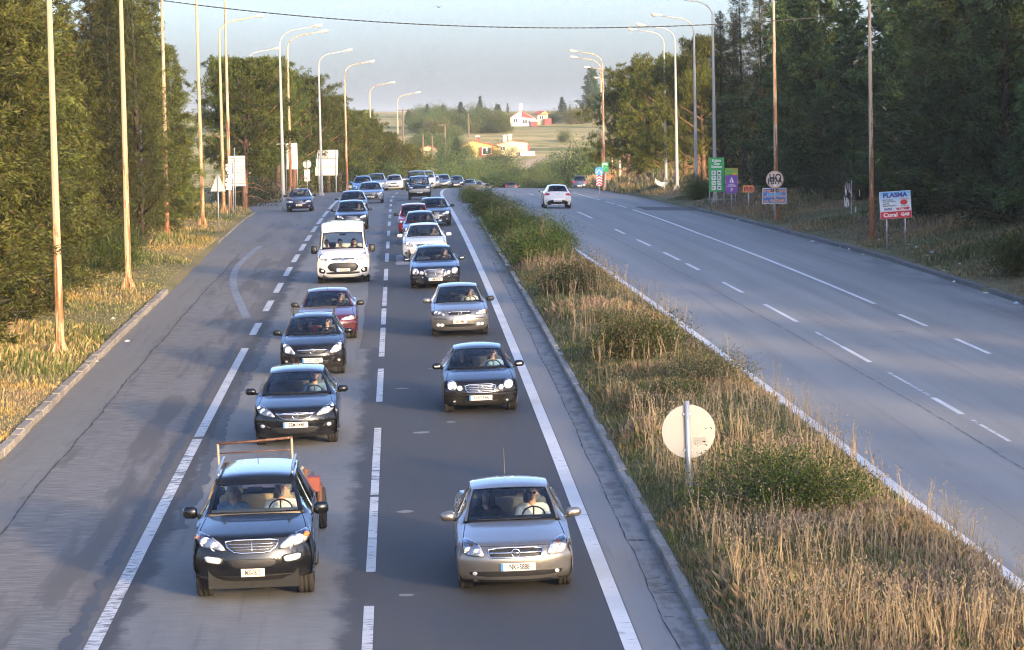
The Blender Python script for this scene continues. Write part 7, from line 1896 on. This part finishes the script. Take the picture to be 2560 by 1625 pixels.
def glasses_mesh(dark):
    mb = MB(); h = HEADC; y = h[1] - .094
    for s_ in (-1, 1):
        if dark: mb.disc((s_ * .033, h[2] + .014), .026, y - .004, y + .004, 14, .019)
        else: mb.tube([(s_ * .033 + .024 * cos(a), y, h[2] + .014 + .018 * sin(a)) for a in np.linspace(0, 2 * pi, 15)], .0028, 5, False)
        mb.tube([(s_ * .058, y, h[2] + .020), (s_ * .082, h[1] + .01, h[2] + .018)], .003, 4)
    mb.tube([(-.010, y, h[2] + .018), (.010, y, h[2] + .018)], .003, 4)
    return mb.mesh('glasses', M_BLACKG)
GLS = {True: glasses_mesh(True), False: glasses_mesh(False)}
def eyes_mesh():
    mb = MB(); h = HEADC
    for s_ in (-1, 1): mb.add(*ellips((s_ * .032, h[1] - .076, h[2] + .012), (.013, .009, .007), 8)).tube([(s_ * .016, h[1] - .094, h[2] + .034), (s_ * .050, h[1] - .084, h[2] + .035)], .004, 5)
    return mb.mesh('eyes', mat('eye_dark', (.03, .022, .018), .3))
EYES = eyes_mesh()
def beard_mesh():
    mb = MB(); h = HEADC
    mb.add(*ellips((0, h[1] - .050, h[2] - .082), (.050, .046, .034), 12)); mb.tube([(-.026, h[1] - .094, h[2] - .040), (0, h[1] - .098, h[2] - .034), (.026, h[1] - .094, h[2] - .040)], .008, 6)
    return mb.mesh('beard', [None], True)
BEARD = beard_mesh()
SKIN = [mat('skin_a', (.60, .36, .25), .55), mat('skin_b', (.52, .29, .19), .55), mat('skin_c', (.66, .42, .31), .55)]
HAIRM = dict(dark=mat('hair_dark', (.018, .013, .011), .6), grey=mat('hair_grey', (.38, .36, .34), .7), blond=mat('hair_blond', (.34, .22, .10), .7), brown=mat('hair_brown', (.07, .04, .025), .7))
SHIRT = dict(white=mat('shirt_white', (.66, .66, .60), .9), blue=mat('shirt_blue_grey', (.16, .24, .34), .9), dark=mat('shirt_dark', (.025, .027, .035), .9), pale=mat('shirt_pale_blue', (.30, .44, .58), .9), orange=mat('shirt_orange', (.60, .28, .06), .9), red=mat('shirt_red', (.30, .04, .04), .9), grey=mat('shirt_grey', (.22, .22, .23), .9))
TROUS = mat('trousers', (.04, .045, .06), .9)
def person(car, side, pose, skin, hair, hairc, shirt, label, dark=None, beard=None, row=0, x=None, turn=0.0, sc=1.0):
    c = CARS[car]; xx = (.36 * c.W / 1.75 * side) if x is None else x
    y = (c.ywt + .28 if row == 0 else min(c.ywt + 1.15, c.yroof_r - .25)) + .14
    z = c.belt - .52 + .055
    o = mobj('person', BODY[pose])
    M = c.root.matrix_world @ Matrix.Translation((xx, y, z)) @ Matrix.Rotation(turn, 4, 'Z') @ Matrix.Scale(sc, 4)
    o.matrix_world = M
    for s_, m_ in zip(o.material_slots, (SKIN[skin], SHIRT[shirt], TROUS)): s_.link = 'OBJECT'; s_.material = m_
    tag(o, label, 'person', 'people in the cars')
    if hair:
        hh = mobj('hair', HAIR[hair], o)
        s_ = hh.material_slots[0]; s_.link = 'OBJECT'; s_.material = HAIRM[hairc]
    if dark is not None: mobj('sunglasses' if dark else 'glasses', GLS[dark], o)
    if dark is not True: mobj('eyes', EYES, o)
    if beard:
        b_ = mobj('beard', BEARD, o); s_ = b_.material_slots[0]; s_.link = 'OBJECT'; s_.material = HAIRM[beard]
bpy.context.view_layer.update()
person('suv', -1, 'passenger', 2, 'short', 'grey', 'blue', 'passenger with short grey hair and glasses in the black sport utility vehicle', False, sc=1.02)
person('suv', 1, 'driver', 1, 'crop', 'grey', 'white', 'grey-bearded driver in white shirt in the black sport utility vehicle', None, 'grey', sc=1.06)
person('vectra', -1, 'passenger', 2, 'long', 'dark', 'dark', 'passenger with long dark hair looking up in the silver sedan', None)
person('vectra', 1, 'driver', 1, 'crop', 'dark', 'white', 'driver in sunglasses and white polo gripping the wheel of the silver sedan', True, sc=1.03)
person('astraj', 1, 'driver', 1, 'crop', 'dark', 'blue', 'bearded lone driver in grey-blue top in the black hatchback', None, 'dark', sc=1.04)
person('ccoupe', -1, 'passenger', 0, 'long', 'brown', 'dark', 'passenger with long brown hair in the black coupe', None)
person('ccoupe', 1, 'raise', 0, 'short', 'dark', 'pale', 'driver in pale blue shirt raising one hand to the face in the black coupe', True)
person('corsa', -1, 'passenger', 1, 'short', 'dark', 'dark', 'passenger in sunglasses and dark tank top in the small black hatchback', True)
person('corsa', 1, 'driver', 0, 'short', 'dark', 'dark', 'driver in sunglasses and dark top in the small black hatchback', True)
person('corsa', 0, 'passenger', 0, 'short', 'brown', 'red', 'back-seat passenger between the front seats of the small black hatchback', None, row=1, x=-.12)
person('peug', -1, 'passenger', 2, 'long', 'blond', 'grey', 'blond passenger in the maroon sedan', None)
person('peug', 1, 'driver', 1, 'crop', 'dark', 'dark', 'driver in sunglasses in the maroon sedan', True)
person('astrag', 1, 'driver', 0, 'short', 'dark', 'white', 'lone driver in white top in the silver beige hatchback', None)
person('eclass', -1, 'passenger', 2, 'short', 'grey', 'white', 'passenger in white shirt in the dark navy sedan', None)
person('eclass', 1, 'driver', 1, 'crop', 'grey', 'dark', 'driver in dark top in the dark navy sedan', None)
person('van', -1, 'passenger', 1, 'short', 'brown', 'red', 'outer passenger in the white van', None, x=-.62)
person('van', 0, 'point', 0, 'short', 'dark', 'orange', 'middle passenger in orange top stretching an arm across the white van', None, x=-.12)
person('van', 1, 'driver', 1, 'short', 'dark', 'dark', 'driver in dark top in the white van', None)
person('insig', -1, 'passenger', 0, 'long', 'brown', 'grey', 'passenger in the white sedan', None)
person('insig', 1, 'driver', 0, 'short', 'dark', 'grey', 'driver in the white sedan', None)
person('small', -1, 'passenger', 0, 'long', 'brown', 'red', 'front passenger in the pale grey hatchback', None)
person('small', 1, 'driver', 1, 'short', 'dark', 'dark', 'driver in the pale grey hatchback', None)
person('small', 0, 'passenger', 2, 'short', 'dark', 'grey', 'middle back-seat passenger in the pale grey hatchback', None, row=1, x=0)
for k_, lb in (('redc', 'small red hatchback'), ('dark1', 'dark grey sedan with one bright headlight'), ('blueh', 'dark blue hatchback behind the van'), ('dark2', 'dark hatchback behind the dark blue one'), ('p407', 'pale blue sedan'), ('vitara', 'boxy off-roader'), ('ibiza', 'dark blue estate car')):
    person(k_, 1, 'driver', 1, 'short', 'dark', 'grey', f'driver of the {lb}', None)
person('vitara', -1, 'passenger', 0, 'short', 'dark', 'pale', 'passenger of the boxy off-roader', None)
person('p407', -1, 'passenger', 2, 'short', 'brown', 'white', 'passenger of the pale blue sedan', None)

# trailer behind the sport utility vehicle
c = CARS['suv']; M = c.root.matrix_world @ Matrix.Translation((0, c.wb + c.roh + .2, 0))
tr = empty('trailer'); tr.matrix_world = M; tag(tr, 'rusty flat trailer with a tall pipe frame towed by the black sport utility vehicle', 'trailer')
M_TRUST = rust_mat('trailer_rust', (.19, .12, .085), (.13, .06, .038), .40); M_TPALE = rust_mat('trailer_frame', (.30, .25, .18), (.28, .12, .05), .12); M_TRED = mat('toolbox_red', (.17, .035, .022), .6)
MB().box((0, 3.0, .62), (1.45, 3.0, .08)).build('bed', M_TRUST, tr)
for s_ in (-1, 1): MB().box((s_ * .70, 3.0, .74), (.05, 3.0, .16)).build('side_rail', M_TRUST, tr)
MB().tube([(0, 0, .50), (-.5, 1.5, .56)], .04, 6).tube([(0, 0, .50), (.5, 1.5, .56)], .04, 6).build('drawbar', M_TRUST, tr)
for s_, x_ in ((-1, -.80), (1, .46)): MB().tube([(x_, 1.55, .60), (x_ - .01, 1.52, 1.76 + .03 * s_)], .022, 8).build('frame_post', M_TPALE, tr, True)
MB().tube([(-.82, 1.52, 1.73), (-.2, 1.52, 1.75), (.47, 1.52, 1.79)], .022, 8).build('frame_top_bar', M_TRUST, tr, True)
MB().tube([(-.80, 1.53, 1.56), (.46, 1.53, 1.585)], .012, 6).build('frame_wire', M_TRUST, tr, True)
MB().box((.78, 1.55, .98), (.26, .34, .26), bev=.012).build('toolbox', M_TRED, tr); MB().box((.66, 1.4, 1.16), (.10, .14, .22), Matrix.Rotation(.4, 3, 'Y'), .01).build('winch', M_TRUST, tr)
MB().tube([(.58, 1.4, 1.1), (.62, 1.38, 1.3), (.70, 1.36, 1.2)], .025, 6).build('strap', M_TPALE, tr)
for s_ in (-1, 1):
    w_ = wheel(tr, s_ * .86, 3.0, .36, .20)
    MB().tube([(s_ * .86, 3.0 + .42 * cos(a), .36 + .42 * sin(a)) for a in np.linspace(.2, pi - .2, 9)], .05, 6).build('mudguard', M_TRUST, tr, True)
if bpy.data.scenes.get('lettering_bench'): bpy.data.scenes.remove(bpy.data.scenes['lettering_bench'])
